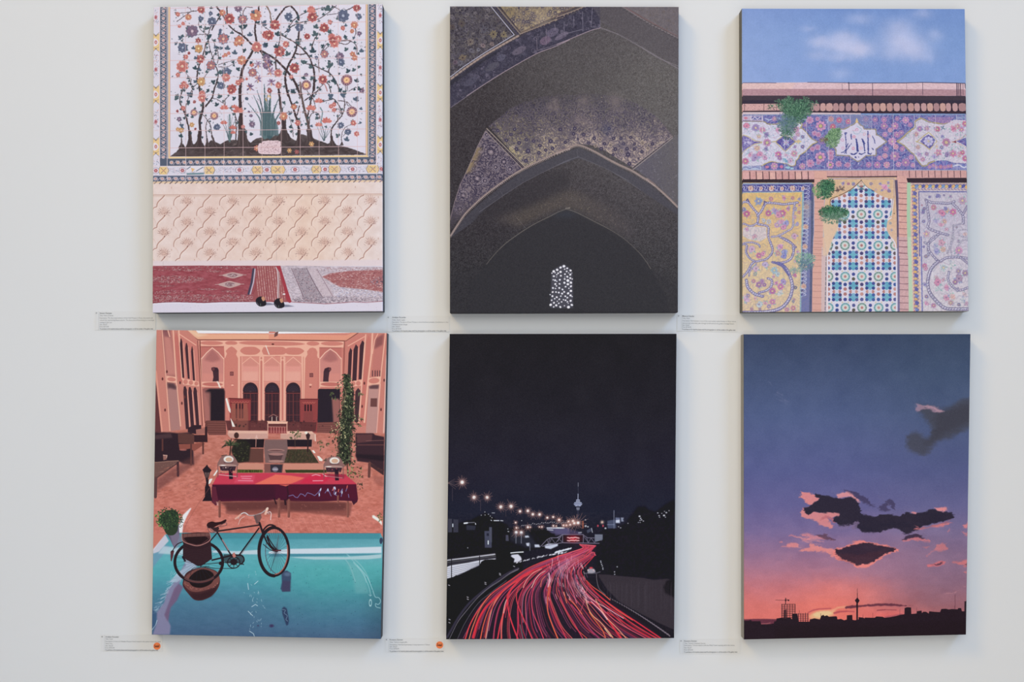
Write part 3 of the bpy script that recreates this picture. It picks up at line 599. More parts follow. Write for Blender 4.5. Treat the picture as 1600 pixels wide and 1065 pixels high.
def paint_vault():
    P = Pic(QUADS['vault'], seed=22); r = P.r
    A = lambda p: Z(690,0, p); B = lambda p: Z(870,0, p); C = lambda p: Z(690,140, p); D = lambda p: Z(870,140, p)
    E = lambda p: Z(690,270, p); F = lambda p: Z(870,270, p)
    Lc = P.grad([(0,(64,57,62)),(120,(64,57,61)),(200,(62,55,60)),(340,(58,52,58)),(420,(54,51,56)),(500,(50,48,53))])
    Rc = P.grad([(0,(92,84,88)),(120,(100,94,92)),(200,(98,92,92)),(300,(80,74,78)),(345,(72,67,71)),(420,(64,61,65)),(500,(60,58,61))])
    w = np.clip((P.X-760)/250,0,1)[..., None]; P.a[:] = Lc*(1-w)+Rc*w  # greyer right side includes room-light sheen, painted in as modest haze
    P.glow(880,90,110,(86,80,82),.5, ry=60)
    # woven speckle of the unlit brick
    sp = (P.noise(.9)-.5)*.11+(P.noise(2.2)-.5)*.04; P.a += sp[..., None]
    # upper-left spandrel
    m = P.mask(A([(80,60),(540,60),(805,388),(480,580),(240,740),(80,870)]))
    scroll_field(P, m,(48,42,58),(104,96,106),420,5.0, r,(70,60,80), cols=[(102,94,104),(84,78,90),(116,106,108),(92,84,82)])
    for (x, y, s_, c) in ((575,380,52,(140,122,84)),(690,385,46,(144,126,88)),(320,465,50,(130,114,100)),(235,640,48,(128,108,84)),(220,260,50,(98,86,76)),(120,300,40,(96,82,72)),(460,505,34,(150,124,124)),(560,490,30,(150,126,118)),(150,690,34,(110,88,104)),(330,560,36,(116,112,124)),(205,700,40,(108,104,116)),(470,330,50,(92,88,100)),(410,550,26,(130,128,140)),(620,220,40,(92,82,86)),(460,230,40,(88,80,84))):
        (px, py), = A([(x, y)]); a0 = r.random()
        for q in range(9): leaf(P, px, py, s_/7.1*r.uniform(.8,1.15), a0+q*.7, s_/7.1*.42, mix(c,(70,62,80), r.random()*.4))
        P.ell(px, py, s_/7.1*.2, None,(60,44,60)); P.ell(px, py, s_/7.1*.42, None, mix(c,(50,44,60),.5), ring=.5)
    P.line(A([(545,68),(806,386),(480,583),(240,742),(90,858)]),1.2,(176,172,196),.95)
    P.line(A([(580,68),(845,385)]),3.4,(74,68,88),.9); P.line(A([(610,68),(868,372)]),1.8,(140,120,112),.9)
    q = catmull(A([(850,398),(660,505),(480,610),(300,730),(90,885)]),10)
    P.line(q,3.2,(100,84,88))
    for i in range(0, len(q)-2,2): P.line([q[i], q[i+1]],3.0,(168,140,128),.9)
    for k in range(14): x = 620+k*18; y = 80+k*20.5; P.ell(*A([(x-10, y+18)])[0],1.3,1.0,(54,48,72))
    # gilded panel at the top
    m = P.mask(A([(645,60),(880,370),(1150,240),(1420,125)])+B([(0,168),(150,108),(265,60)]))
    scroll_field(P, m,(146,124,92),(70,62,84),230,4.2, r,(170,150,120), cols=[(84,74,92),(110,94,96),(64,58,84),(170,146,106)])
    P.glow(*A([(1120,220)])[0],13,(190,164,132),.45); P.glow(*A([(760,130)])[0],10,(128,106,62),.4)
    P.line(A([(640,68),(880,360),(1150,235),(1420,120)])+B([(0,158),(160,98),(240,68)]),.7,(66,44,66),.9)
    q = catmull(A([(875,380),(1000,330),(1150,270),(1420,155)])+B([(0,195),(150,140),(320,70)]),9)
    P.line(q,2.6,(150,126,110))
    for i in range(0, len(q)-2,2): P.line([(q[i][0]+.6, q[i][1]+1),(q[i+1][0]+.6, q[i+1][1]+1)],2.2,(62,54,72),.9)
    # blue band below it
    band = A([(90,905),(300,750),(480,630),(670,520),(860,412),(1000,345),(1200,265),(1420,175)])+B([(0,222),(200,145),(330,75),(480,68),(482,310),(380,335),(250,390),(0,495)])+A([(1420,445),(1250,520),(1060,590),(800,730),(560,880),(280,1062)])+C([(105,200),(92,205)])
    m = P.mask(band)
    scroll_field(P, m,(58,54,74),(100,92,116),330,4.2, r, cols=[(84,78,100),(104,94,116),(72,68,86),(50,46,66)])
    for (x, y, rx, ry, c) in ((860,560,12,5,(104,92,112)),(660,640,7,5,(92,88,112)),(320,905,12,5,(80,76,98)),(1230,360,10,6,(104,92,118)),(1150,450,9,6,(118,92,118)),(560,740,12,5,(84,80,96)),(1330,400,12,4,(110,96,120))):
        (px, py), = A([(x, y)]); P.ell(px, py, rx, ry, c,-.5,.8);
        for k in range(12): P.ell(px+r.uniform(-rx, rx)*.7, py+r.uniform(-ry, ry)*.8,.8,.6, mix(c,(40,36,56),.6), alpha=.8)
    for q in ([(1055,420),(1060,560),(1200,520),(1420,440)], [(1160,320),(1158,500)], [(1255,270),(1262,330)]): P.line(A(q),.7,(140,124,140),.8)
    for q in ([(80,240),(85,370)], [(188,180),(190,300)], [(285,130),(290,345)], [(395,90),(380,300)], [(480,225),(480,310)], [(0,415),(130,365),(285,325)], [(380,300),(480,300)]): P.line(B(q),.7,(134,124,146),.8)
    q = catmull(A([(280,1062),(560,880),(800,735),(1060,592),(1250,520),(1420,440)])+B([(0,492),(130,440),(260,385),(400,330),(480,312)]),8); P.line(q,1.0,(164,138,150),.95); P.line(C([(100,200),(230,110),(390,0)]),.9,(122,108,124),.9)
    P.poly(A([(90,910),(300,760),(480,640),(650,545),(640,570),(480,680),(300,810),(90,960)]),(44,42,54),.7, soft=1)
    # right side of the great arch
    P.line(B([(482,232),(620,290)]),.6,(124,116,128),.7); q = B([(480,305),(700,390),(930,520),(1130,635),(1350,762)]); P.line(q,1.8,(124,114,122),.75, smooth=4); P.line(B([(930,515),(1000,565),(1130,645),(1350,735)]),.7,(140,128,138),.8)
    P.poly(B([(350,75),(690,75),(880,185),(1080,300),(1350,420),(1350,730),(1130,625),(930,510),(700,385),(485,230),(400,90)]),(88,80,88),.55, soft=1.5)
    m = P.mask(B([(735,66),(1360,66),(1360,410),(1180,315),(1000,215),(860,130)])); P.fill(m,(110,98,104),.75); P.line(B([(750,75),(900,165),(1080,265),(1340,400)]),1.3,(128,90,92),.9); P.line(B([(730,75),(880,170),(1060,280),(1340,420)]),1.6,(134,118,122),.8)
    for k in range(20): t = k/19; P.line(B([(700+t*640,95+t*345),(716+t*640,90+t*345)]),1.4,(74,68,76),.7)
    scroll_field(P, m*.6,(112,102,106), None,90,4, r, cols=[(96,88,98),(126,112,114),(104,90,86)])
    P.a += ((P.noise(1.0)-.5)*.05)[..., None]
    # lit tympanum over the second arch
    top = C([(520,405),(640,310),(760,210),(900,140),(1100,80),(1300,50),(1420,50)])+D([(150,60),(300,40),(500,50),(700,80),(900,160),(1080,280),(1200,400),(1290,520),(838,862),(700,780),(560,690),(420,620),(240,598),(0,690)])+C([(1420,640),(1200,735),(1050,800),(925,858)])
    m = P.mask(top); f = np.clip((P.Y-(156+abs(P.X-905)*.10)+(P.noise(16, oct=2)-.5)*40)/80,0,1); f = f*f*(3-2*f)
    wx = np.clip((P.X-800)/110,0,1)[..., None]
    goldc = np.array(col((172,152,100)))*(1-wx)+np.array(col((176,148,134)))*wx
    P.fill(m*f*.9, goldc+((P.noise(4, oct=2)-.5)*.10)[..., None]+(f*.04)[..., None]); g3 = np.clip((P.Y-135)/40,0,1)
    edge_ = np.clip(1-np.abs(P.Y-(232+np.abs(P.X-903)*.52-14))/16,0,1); P.fill(m*edge_, goldc+.04,.55)
    P.fill(m*g3*veins(P,4.2,.7,1),(66,58,88),.75); P.fill(m*g3*(1-f)*veins(P,3.0,.5,1),(62,54,78),.5); P.fill(m*g3*veins(P,4.5,.35,1),(178,158,146),.4); P.fill(m*g3*blur((P.noise(7, oct=2) > .56)*1.0,2)*f,(86,76,98),.4)
    ys, xs = np.where(m[::5, ::5] > .5)
    for k in range(500):
        i = r.randrange(len(ys)); cy, cx = ys[i]*5, xs[i]*5; x, y = P.X[cy, cx], P.Y[cy, cx]; fy = f[cy, cx]
        a = .25+.65*fy; c = r.choice([(64,56,92),(78,70,104),(92,78,98),(56,50,78)]) if r.random() < .7 else r.choice([(206,184,140),(196,170,168),(150,132,150)])
        R = r.uniform(.8,2.6); a0 = r.uniform(0,6.3)
        if r.random() < .6: P.line([(x+math.cos(a0+q*.6)*R, y+math.sin(a0+q*.6)*R) for q in range(7)],.55, c, a, clip=m)
        else: P.ell(x, y, R*.6, R*.4, c, a0, a, clip=m)
    def mot(F_, x, y, s_, c=(74,64,92), core=(138,124,138)):
        (px, py), = F_([(x, y)]); flower(P, px, py, s_/7.1*.86,6, c,(54,46,74), core, r.random())
    for q in ((625,455,26),(720,562,28),(830,660,28),(935,790,30),(1080,700,28),(1230,650,28),(1210,570,34),(960,680,40),(1155,670,26),(1370,585,24),(860,590,30),(1310,440,26),(1020,570,26),(940,555,28),(810,440,26),(770,500,24),(880,480,22),(1090,620,28)): mot(C, *q)
    for q in ((355,592,26),(492,655,28),(805,822,32),(945,690,24),(1062,602,26),(780,655,28),(790,720,36),(650,660,30),(625,720,22),(185,490,28),(300,500,28),(415,540,28),(530,600,26),(95,585,22),(235,550,18),(200,430,30),(630,540,28),(710,545,24),(820,530,24),(740,600,26),(860,605,22),(580,430,26),(860,660,24),(560,490,22),(40,440,26)): mot(D, *q)
    for q in ((595,615,28),(950,590,30),(430,625,24),(720,680,26),(480,550,28),(1010,650,26)): mot(D, *q, c=(184,160,134), core=(110,92,96))
    for (F_, x, y, s_) in ((C,1260,130,6),(D,300,130,9),(D,650,130,11),(C,1200,190,6),(D,0,200,5),(D,240,330,7),(D,330,370,6)): P.glow(*F_([(x, y)])[0], s_,(150,128,122),.38)
    P.glow(*D([(560,440)])[0],9,(70,74,110),.4); P.glow(*C([(960,620)])[0],9,(80,74,96),.45); P.glow(*D([(720,620)])[0],9,(92,84,108),.4)
    # blue panel left of it
    pan = C([(488,455),(900,880),(780,950),(600,1060)])+E([(720,90),(480,245),(260,450),(150,560),(100,640),(95,480),(150,300),(240,0)])+C([(205,1062),(300,850),(400,620)])
    m = P.mask(pan)
    fade = np.clip(1-(P.Y-300)/60,.15,1)
    P.fill(m*fade,(118,102,112)); P.fill(m*fade*veins(P,4.0,.9,1),(54,46,74),.8); P.fill(m*np.clip(1-abs(P.X+P.Y*.47-857)/10,0,1)*fade*P.mask(C([(100,640),(520,640),(400,930),(100,930)]), soft=2),(156,128,84),.8)
    for k in range(700):
        t1, t2 = r.random(), r.random(); x = 703+t1*115; y = 203+t2*150
        P.line([(x+math.cos(q*.7+t1*9)*2, y+math.sin(q*.7+t1*9)*2) for q in range(r.randint(2,6))],.9, r.choice([(52,44,72),(60,52,80),(146,128,138),(132,114,126)]),.75, clip=m*fade)
    for (F_, x, y, R) in ((C,550,690,92),(C,395,985,92),(C,690,800,62),(C,500,500,40),(E,240,250,70),(E,200,400,55),(C,600,860,44),(C,760,880,50),(C,480,1010,44)):
        (px, py), = F_([(x, y)]); rr = R/7.1
        P.ell(px, py, rr, None,(138,122,134), ring=.6, alpha=.8, clip=m*fade); P.ell(px, py, rr*.86, None,(52,44,70), ring=.8, alpha=.8, clip=m*fade); P.ell(px, py, rr*.6, None,(134,118,130), ring=.6, alpha=.7, clip=m*fade); P.ell(px, py, rr*.42, None,(54,46,72), ring=.8, alpha=.8, clip=m*fade); P.ell(px, py, rr*.2, None,(150,130,140), clip=m*fade)
        for k in range(12): a = k*.5236; P.ell(px+math.cos(a)*rr*.74, py+math.sin(a)*rr*.74,1.1,.8,(136,120,134), a, clip=m*fade)
    P.line(C([(487,458),(400,625),(300,852),(205,1062)])+E([(150,300),(95,520)]),.8,(150,126,130),.85)
    P.line(C([(488,458),(898,878)]),.9,(170,148,140),.9); P.line(C([(500,430),(925,858)]),.9,(190,168,148),.95); P.line(C([(495,445),(912,868)]),1.9,(92,78,90),.9)
    for k in range(12): t = (k+.5)/12; P.line(C([(500+t*400,450+t*420),(516+t*400,466+t*420)]),1.3,(48,38,58),.95)
    # right panel
    m = P.mask(D([(845,880),(1290,525),(1350,500),(1350,1100)])+F([(1350,375),(1250,270),(1120,140),(960,20),(890,-30)]))
    P.fill(m*.75, P.grad([(870,(98,92,106)),(1010,(98,92,108)),(1060,(104,98,102))], 'X'))
    for k in range(420): x = r.uniform(985,1060); y = r.uniform(215,325); P.line([(x, y),(x+r.uniform(-2,2), y+r.uniform(-2,2))],.8, r.choice([(74,68,92),(134,128,142),(116,108,120),(84,78,98)]),.6, clip=m)
    P.line(D([(838,862),(1270,520)]),.8,(168,148,144),.8); P.line(D([(846,886),(1285,535)]),.9,(176,156,150),.85); P.line(D([(842,874),(1240,562)]),1.5,(96,84,92),.8)
    for k in range(13): t = (k+.5)/13; P.line(D([(845+t*380,868-t*300),(858+t*380,857-t*300)]),1.2,(64,54,70),.85)
    # moulding along the second arch
    q = catmull(E([(-40,780),(50,690),(130,600),(260,460),(380,340),(480,250),(640,140),(820,10)])[0:0] or E([(100,700),(170,590),(260,460),(380,340),(500,235),(640,130),(800,20)])+C([(900,885),(1050,812),(1200,745),(1420,650)])+D([(0,700),(120,655),(240,618),(420,690),(560,768),(700,840),(840,905),(960,980),(1090,1062)])+F([(1000,70),(1120,170),(1230,270),(1345,385)]),9)
    P.line([(x, y-1.0) for x, y in q],2.2,(176,150,138),.9); P.line([(x, y-1.6) for x, y in q],.5,(104,82,90),.9)
    for i in range(0, len(q)-1):
        P.line([(q[i][0]-.4, q[i][1]+.4),(q[i][0]+.5, q[i][1]+2.0)],.9,(170,146,140),.9)
    # shadowed soffit under it
    sof = E([(100,720),(260,490),(400,360),(660,150),(830,30)])+C([(900,905),(1200,770),(1420,680)])+D([(0,730),(240,640),(420,715),(700,865),(960,1010),(1090,1080)])+F([(1000,100),(1200,280),(1345,410),(1345,470),(1000,240),(760,75),(640,5)])+D([(560,880),(380,805),(240,760),(0,845)])+C([(1420,790),(1300,830)])+E([(1100,0),(900,110),(700,240),(500,380),(330,560)])
    P.poly(sof,(76,74,88),.6, soft=.8)
    P.line(E([(420,430),(500,380),(700,240),(900,110),(1100,5)])+C([(1300,830),(1420,785)])+D([(0,840),(100,790),(240,745)]),.7,(112,108,122),.8); P.line(D([(240,745),(380,802),(560,882),(640,925),(800,1010)])+F([(640,5),(760,75),(930,190)]),.7,(108,104,114),.75); P.line(D([(225,660),(232,745)]),.5,(110,106,118),.7)
    for q2 in ([(650,200),(680,250),(720,225)], [(505,250),(545,300)], [(580,270),(620,250)]): P.line(E(q2),.5,(98,94,104),.8)
    P.poly(E([(700,250),(1100,10),(1420,-40),(1420,200),(1200,300),(1000,400),(600,480),(300,560)]),(54,50,56),.45, soft=5)
    # third arch
    f3 = P.mask(F([(-700,520),(-300,380),(-100,290),(60,220),(160,190),(300,240),(500,340),(700,460),(860,620),(820,760),(700,700),(560,610),(300,470),(100,400),(-220,500),(-400,590)]), soft=6)
    P.fill(f3*.32, P.grad([(740,(110,98,100)),(820,(140,120,88)),(900,(134,116,92)),(1000,(100,90,96))], 'X'))
    P.fill(f3*veins(P,2.6,.5,1),(60,54,62),.45)
    for k in range(500):
        x = r.uniform(790,1010); y = r.uniform(290,420); P.line([(x, y),(x+r.uniform(-1,1), y+r.uniform(-1,1))],.8, r.choice([(170,150,110),(56,50,62),(130,112,100),(92,78,92)]),.55, clip=f3)
    q = catmull(E([(500,1010),(590,900),(700,790),(820,700),(930,625),(1060,550),(1200,482),(1300,430),(1420,388)])+F([(100,395),(200,430),(300,478),(430,545),(560,612),(740,725),(900,870),(990,980),(1040,1060)]),9)
    P.line(q,1.1,(136,122,110),.75)
    for i in range(0, len(q),1): P.ell(q[i][0], q[i][1]+.3,.7,.7,(172,158,140), alpha=.75 if 780 < q[i][0] < 950 else .35)
    P.poly(q+[(1062,440),(1070,500),(700,500),(700,440)],(52,50,56),.5, soft=6); P.poly(q+[(1040,460),(1050,500),(730,500),(735,440)],(50,49,55),.55, soft=1.5); P.glow(884,335,16,(58,66,82),.4, ry=6)
    P.line(E([(820,480),(930,610)]),.5,(120,112,112),.6); P.line([(703,372),(725,340)],1.0,(120,106,108),.5)
    # pierced lattice window
    dots = [(390,135,2.1),(325,160,1.9),(258,205,1.9),(190,235,1.9),(325,245,1.8),(455,175,1.5),(520,218,1.7),(445,235,1.3),(405,192,1.1),(515,298,1.6),(457,340,1.6),(515,368,1.5),(468,415,2.2),(527,455,1.9),(468,487,2.0),(527,528,1.8),(400,458,1.7),(405,385,1.4),(423,535,1.4),(488,568,1.0),(527,617,1.9),(473,665,1.9),(395,637,1.4),(520,705,1.6),(418,722,1.4),(458,750,1.4),(550,727,.9),(382,790,1.1),(423,800,1.3),(458,830,1.2),(522,810,1.7),(545,892,1.9),(480,935,2.2),(320,932,1.7),(400,908,.9),(475,862,.8),(345,832,1.2),(355,670,1.5),(362,590,1.5),(192,330,1.6),(217,410,1.5),(222,483,1.5),(130,890,2.0),(277,272,1.3),(218,262,.9),(545,268,.6),(482,265,.8),(553,385,1.0),(410,290,1.3),(408,345,.6),(155,270,.9),
            (247,345,.7),(250,430,.9),(245,520,1.1),(225,570,1.1),(150,800,1.2),(165,720,1.5),(235,640,1.2),(300,560,1.5),(305,480,1.4),(310,400,1.5),(330,320,1.4),(250,300,1.0),(170,640,1.5),(175,560,1.5),(180,400,1.0),(195,850,1.4),(240,900,1.7),(290,860,1.2),(300,780,1.4),(250,740,1.5),(330,720,1.2),(290,650,1.4),(210,770,1.1),(120,690,1.0),(190,930,1.2),(260,820,.9)]
    P.poly([(850+q[0]/12.54,405+q[1]/12.53) for q in ((120,950),(140,500),(150,240),(250,160),(380,95),(500,170),(560,250),(570,950))],(84,82,98),.7, soft=1)
    for (x, y, R) in dots: P.ell(850+x/12.54,405+y/12.53, R*1.05, R*r.uniform(.78,1.0),(232,228,246), r.uniform(-.8,.8), soft=.2)
    P.a += ((P.noise(.7)-.5)*.035)[..., None]
    P.a = P.a*0.72+P.a.mean(2, keepdims=True)*0.28
    return P

# ---------------------------------------------------------------- print: tiled garden gateway under a blue sky
def paint_gateway():
    P = Pic(QUADS['gateway'], w=352, h=476, seed=33); r = P.r
    A = lambda p: Z(1145,0, p); B = lambda p: Z(1325,0, p); C = lambda p: Z(1145,120, p); D = lambda p: Z(1325,120, p)
    E = lambda p: Z(1145,250, p); F = lambda p: Z(1325,250, p); G = lambda p: Z(1145,370, p); H = lambda p: Z(1325,370, p)
    W = lambda x: 0
    # sky and thin cloud
    P.a[:] = P.grad([(12,(112,142,200)),(60,(122,152,206)),(130,(128,156,210))])
    P.a += (np.clip((1330-P.X)/170,0,1)*.05)[..., None]*np.array([1,.6,.3])
    for (F_, x, y, rx, ry, a) in ((A,1200,500,150,90,.75),(A,960,470,110,60,.6),(A,930,620,90,50,.35),(A,1240,400,110,60,.5),(A,1400,560,110,60,.6),(A,1170,640,120,40,.35),(B,120,540,150,90,.6),(B,600,460,190,130,.75),(B,730,560,150,90,.6),(B,560,300,130,90,.4),(B,480,600,90,60,.3),(B,830,150,90,50,.4),(B,130,210,120,60,.4),(B,970,390,70,60,.35),(A,1190,820,100,60,.3),(A,830,320,70,30,.3),(B,860,640,90,50,.3)):
        (px, py), = F_([(x, y)]); P.glow(px, py, rx/7.1*1.2,(200,200,228), a*.95, ry=ry/7.1*1.15)
    P.a += ((P.noise(14, oct=3)-.5)*.035)[..., None]; warp(P,1.8,9, oct=3)
    # coping and shadow line
    P.poly(C([(0,70),(400,66),(900,60),(1290,66),(1420,70)])+D([(0,68),(830,62),(1330,72),(1330,140),(0,136)])+C([(1420,136),(0,136)]),(216,182,188)); P.poly(C([(0,134),(1420,134)])+D([(0,134),(1340,140),(1340,212),(0,208)])+C([(1420,206),(0,208)]),(178,136,144))
    P.poly(C([(0,68),(700,66),(650,134),(0,134)]),(222,184,176),.6, soft=1)
    m = P.mask(C([(0,66),(1420,66)])+D([(1340,66),(1340,212)])+C([(0,212)]))
    P.a += (m*(P.noise(1.6, ax=1.6, oct=2)-.5)*.10)[..., None]
    P.line(C([(100,66),(400,66),(480,68)]),.9,(66,60,90),.8); P.line(C([(830,62),(1290,66)]),.9,(60,54,84),.8); P.line(D([(0,70),(250,68),(640,68),(830,62),(1310,72)]),1.1,(52,46,74),.9)
    for (F_, x, y0, y1, w) in ((C,1212,75,150,.5),(C,1288,62,150,1.2),(D,272,68,210,.9),(D,650,70,138,.4),(D,828,62,200,.8),(D,1208,70,210,1.6),(D,1228,75,210,1.2),(D,1248,75,210,1.4),(D,1275,75,200,.7),(D,1300,75,120,1.4)): P.line(F_([(x, y0),(x+2, y1)]), w,(70,56,74),.9)
    P.poly(C([(0,208),(1420,206)])+D([(0,206),(1340,212),(1340,300),(0,290)])+C([(1420,292),(0,300)]),(70,58,68)); P.poly(C([(0,260),(1420,258)])+D([(0,256),(1340,260),(1340,300),(0,292)])+C([(1420,292),(0,300)]),(52,46,62),.7, soft=.8)
    # dentil bricks
    P.poly(C([(0,295),(1420,290)])+D([(0,290),(1340,295),(1340,410),(0,405)])+C([(1420,408),(0,410)]),(60,44,56)); P.poly(C([(0,300),(480,298),(560,300),(560,380),(0,378)]),(206,160,156)); P.line(C([(0,384),(550,376),(800,396)]),1.4,(66,48,58),.9)
    P.poly(C([(0,392),(560,390),(1050,398),(1420,402)])+C([(1420,418),(0,420)]),(206,184,190));
    for k in range(60): x = r.uniform(100,480); y = r.uniform(305,370); P.ell(*C([(x, y)])[0], r.uniform(.3,1),.5, r.choice([(150,110,108),(222,180,170),(110,78,86)]), alpha=.6)
    for x in (130,345,485): P.line(C([(x,300),(x,375)]),.8,(76,54,66),.8)
    bx = [(868,900),(905,960),(972,1028),(1038,1105),(1115,1170),(1180,1235),(1255,1310),(1328,1385),(1398,1460)]
    for (a, b) in bx: P.poly(C([(a+3,300),(b-3,298),(b,372),(a,374)]), r.choice([(196,152,146),(180,138,138),(190,146,148),(170,130,134)]), smooth=2)
    for (a, b) in ((60,110),(128,190),(205,262),(280,348),(358,418),(432,495),(508,572),(585,650),(668,728),(738,795),(812,868),(880,940),(952,1010),(1022,1080),(1088,1140),(1160,1215),(1230,1305)):
        P.poly(D([(a,300),(b-4,298),(b,374),(a+6,376)]), r.choice([(198,154,144),(186,142,136),(202,158,142),(170,130,132),(190,148,148)]), smooth=2)
    # ------------- upper tile band
    top, bot = 178.5,265.5
    band = P.mask([(1158,178.5),(1515,178.5),(1515,266),(1158,266)]); blue = (84,88,154)
    P.fill(band, blue); P.line([(1158,179.3),(1515,179.3)],1.4,(120,150,176),.9); P.line([(1158,265),(1515,265.6)],1.4,(150,172,196),.9)
    pk = (202,150,182); te = (110,160,190); wl = (206,204,222)
    def petals(x, y, R, c, core=(206,196,140), n=8, c2=None, clip=None): flower(P, x, y, R, n, c, c2 or mix(c,(90,60,120),.45), core, r.random())
    for k in range(330):
        x = r.uniform(1255,1440); y = r.uniform(181,264); a = r.uniform(0,6.3)
        leaf(P, x, y, r.uniform(2,4.2), a, r.uniform(1,1.8), r.choice([te,(128,170,200),(160,190,214),(206,150,186),(190,130,176),(214,200,224)]))
    for q in ((855,480,44, 'p'),(940,465,28, 'p'),(975,545,60, 's'),(905,625,32, 'p'),(950,640,34, 'p'),(990,705,48, 'v'),(940,780,36, 'p'),(885,800,32, 'p'),(970,890,62, 's'),(860,960,48, 'p'),(950,950,26, 'p'),(1085,845,42, 'p'),(1090,895,34, 'p'),(1080,975,44, 's'),(1175,965,38, 'p'),(1275,975,34, 'p'),(800,535,30, 'v'),(1180,480,34, 'r'),(1280,495,34, 'r'),(1110,555,34, 'r'),(1090,470,36, 'o'),(770,1000,36, 'p')):
        (px, py), = C([q[:2]]); R = q[2]/7.1
        petals(px, py, R, {'p': pk, 's': (210,148,186), 'v': (150,120,176), 'r': (206,112,132), 'o': (206,160,150)}[q[3]],(204,190,130) if q[3] != 'p' else (190,100,140))
        if q[3] == 's': P.ell(px, py, R*.38, None,(196,184,120)); P.ell(px, py, R*.38, None,(80,70,120), ring=.5)
    for q in ((400,545,42),(520,545,44),(640,480,42),(400,475,34),(300,475,32),(545,465,30),(545,640,38),(590,620,32),(410,640,32),(490,715,48),(530,775,34),(600,800,32),(420,800,34),(520,880,58),(410,875,34),(640,950,50),(430,975,40),(325,975,40),(560,970,34),(230,975,34),(700,890,32),(200,470,34),(470,590,30),(690,530,30),(350,900,30),(720,980,30)):
        (px, py), = D([q[:2]]); petals(px, py, q[2]/7.1, r.choice([(204,150,190),(190,134,180),(214,156,180),(176,130,176)]),(214,190,160),8)
    # greyish faded tiles at the top
    P.poly(C([(1060,430),(1290,430),(1285,580),(1180,580),(1060,610)]),(140,146,176),.55); P.poly(C([(1300,425),(1420,425),(1420,480),(1340,540),(1300,560)]),(140,150,186),.5); P.poly(D([(0,425),(255,425),(250,580),(180,580),(130,520),(60,520),(0,540)]),(130,136,168),.5)
    for q in ((1090,465,30,(206,150,150)),(1180,480,32,(206,110,140)),(1110,550,34,(206,110,130)),(1280,495,30,(206,120,150))): (px, py), = C([q[:2]]); petals(px, py, q[2]/7.1, q[3])
    # cartouches (left and right), outlined in ochre
    och = (190,172,110); cart = (208,204,220)
    left = C([(100,490),(340,495),(380,520),(470,525),(560,500),(640,500),(700,540),(720,515),(745,530),(735,565),(770,570),(820,620),(880,690),(940,720),(880,750),(820,810),(790,840),(740,870),(730,900),(700,930),(690,980),(640,990),(600,965),(520,960),(440,940),(380,955),(320,985),(100,990)])
    P.poly(left, cart); P.line(left[:-1],1.6, och, smooth=2); P.line([(x+.9, y+.6) for x, y in left[:-1]],.5,(80,70,90),.9, smooth=2)
    P.poly(C([(700,520),(745,505),(765,530),(740,575),(720,560)]), cart); P.line(C([(700,520),(745,505),(770,530),(742,575),(725,560)]),1.4, och, smooth=3)
    P.poly(C([(100,480),(100,430),(330,430),(340,490),(200,485)]),(196,180,200)); P.poly(C([(210,440),(320,440),(320,475),(210,475)]),(86,86,150)); P.line(C([(215,470),(245,445),(275,470),(300,448)]),1.4,(206,200,220)); P.ell(*C([(145,458)])[0],3,2,(206,120,140)); P.line(C([(100,486),(330,490)]),.8,(120,110,150))
    P.poly(C([(335,430),(560,428),(560,500),(470,520),(390,510),(340,480)]),(82,84,152)); petals(*C([(465,465)])[0],4.5, pk); P.line(C([(360,460),(400,480),(430,470)]),1.6,(190,200,224), smooth=3); P.line(C([(500,450),(540,470),(550,450)]),1.6,(150,190,210), smooth=3)
    P.poly(C([(320,1030),(380,965),(450,948),(560,960),(570,1030)]),(80,82,150)); petals(*C([(460,990)])[0],6, pk); P.ell(*C([(540,995)])[0],2.6,2.6,(206,110,150)); P.ell(*C([(380,1000)])[0],3.4,2,(206,120,150)); P.poly(C([(100,990),(320,992),(320,1030),(100,1030)]),(176,186,210)); P.line(C([(110,1010),(150,1000),(190,1015),(240,1000),(300,1012)]),1.6,(110,116,170), smooth=3)
    P.poly(C([(575,1030),(580,985),(640,995),(700,990),(740,960),(800,900),(815,850),(815,1030)]), blue); petals(*C([(770,990)])[0],5.5,(200,150,180)); P.ell(*C([(610,1005)])[0],4,2,(150,196,210)); P.ell(*C([(660,1015)])[0],3,1.6,(150,196,210))
    P.poly(C([(100,650),(160,665),(240,715),(320,725),(240,740),(160,790),(110,830)]),(96,84,156)); P.line(C([(100,645),(170,662),(240,705),(325,726),(240,748),(170,790),(105,840)]),1.2, och, smooth=3)
    for k in range(16): P.line(C([(110+r.uniform(0,90),680+r.uniform(0,90)),(125+r.uniform(0,80),690+r.uniform(0,80))]),.7,(206,200,226),.9)
    P.poly(C([(470,720),(520,690),(575,650),(640,680),(700,718),(640,760),(580,825),(530,760)]),(78,74,150)); P.line(C([(420,725),(480,715),(575,640),(700,715),(580,830),(480,728)]),1.4, och); petals(*C([(592,728)])[0],4.5,(190,160,200));
    for a in range(4): leaf(P, *C([(592,728)])[0],9, a*1.57+.78,2,(170,190,220))
    P.poly(C([(690,715),(730,695),(765,718),(730,745)]),(214,190,140)); petals(*C([(380,730)])[0],6.6,(196,136,172)); P.ell(*C([(380,730)])[0],2.8, None,(200,190,140)); P.ell(*C([(380,730)])[0],2.8, None,(96,80,130), ring=.6)
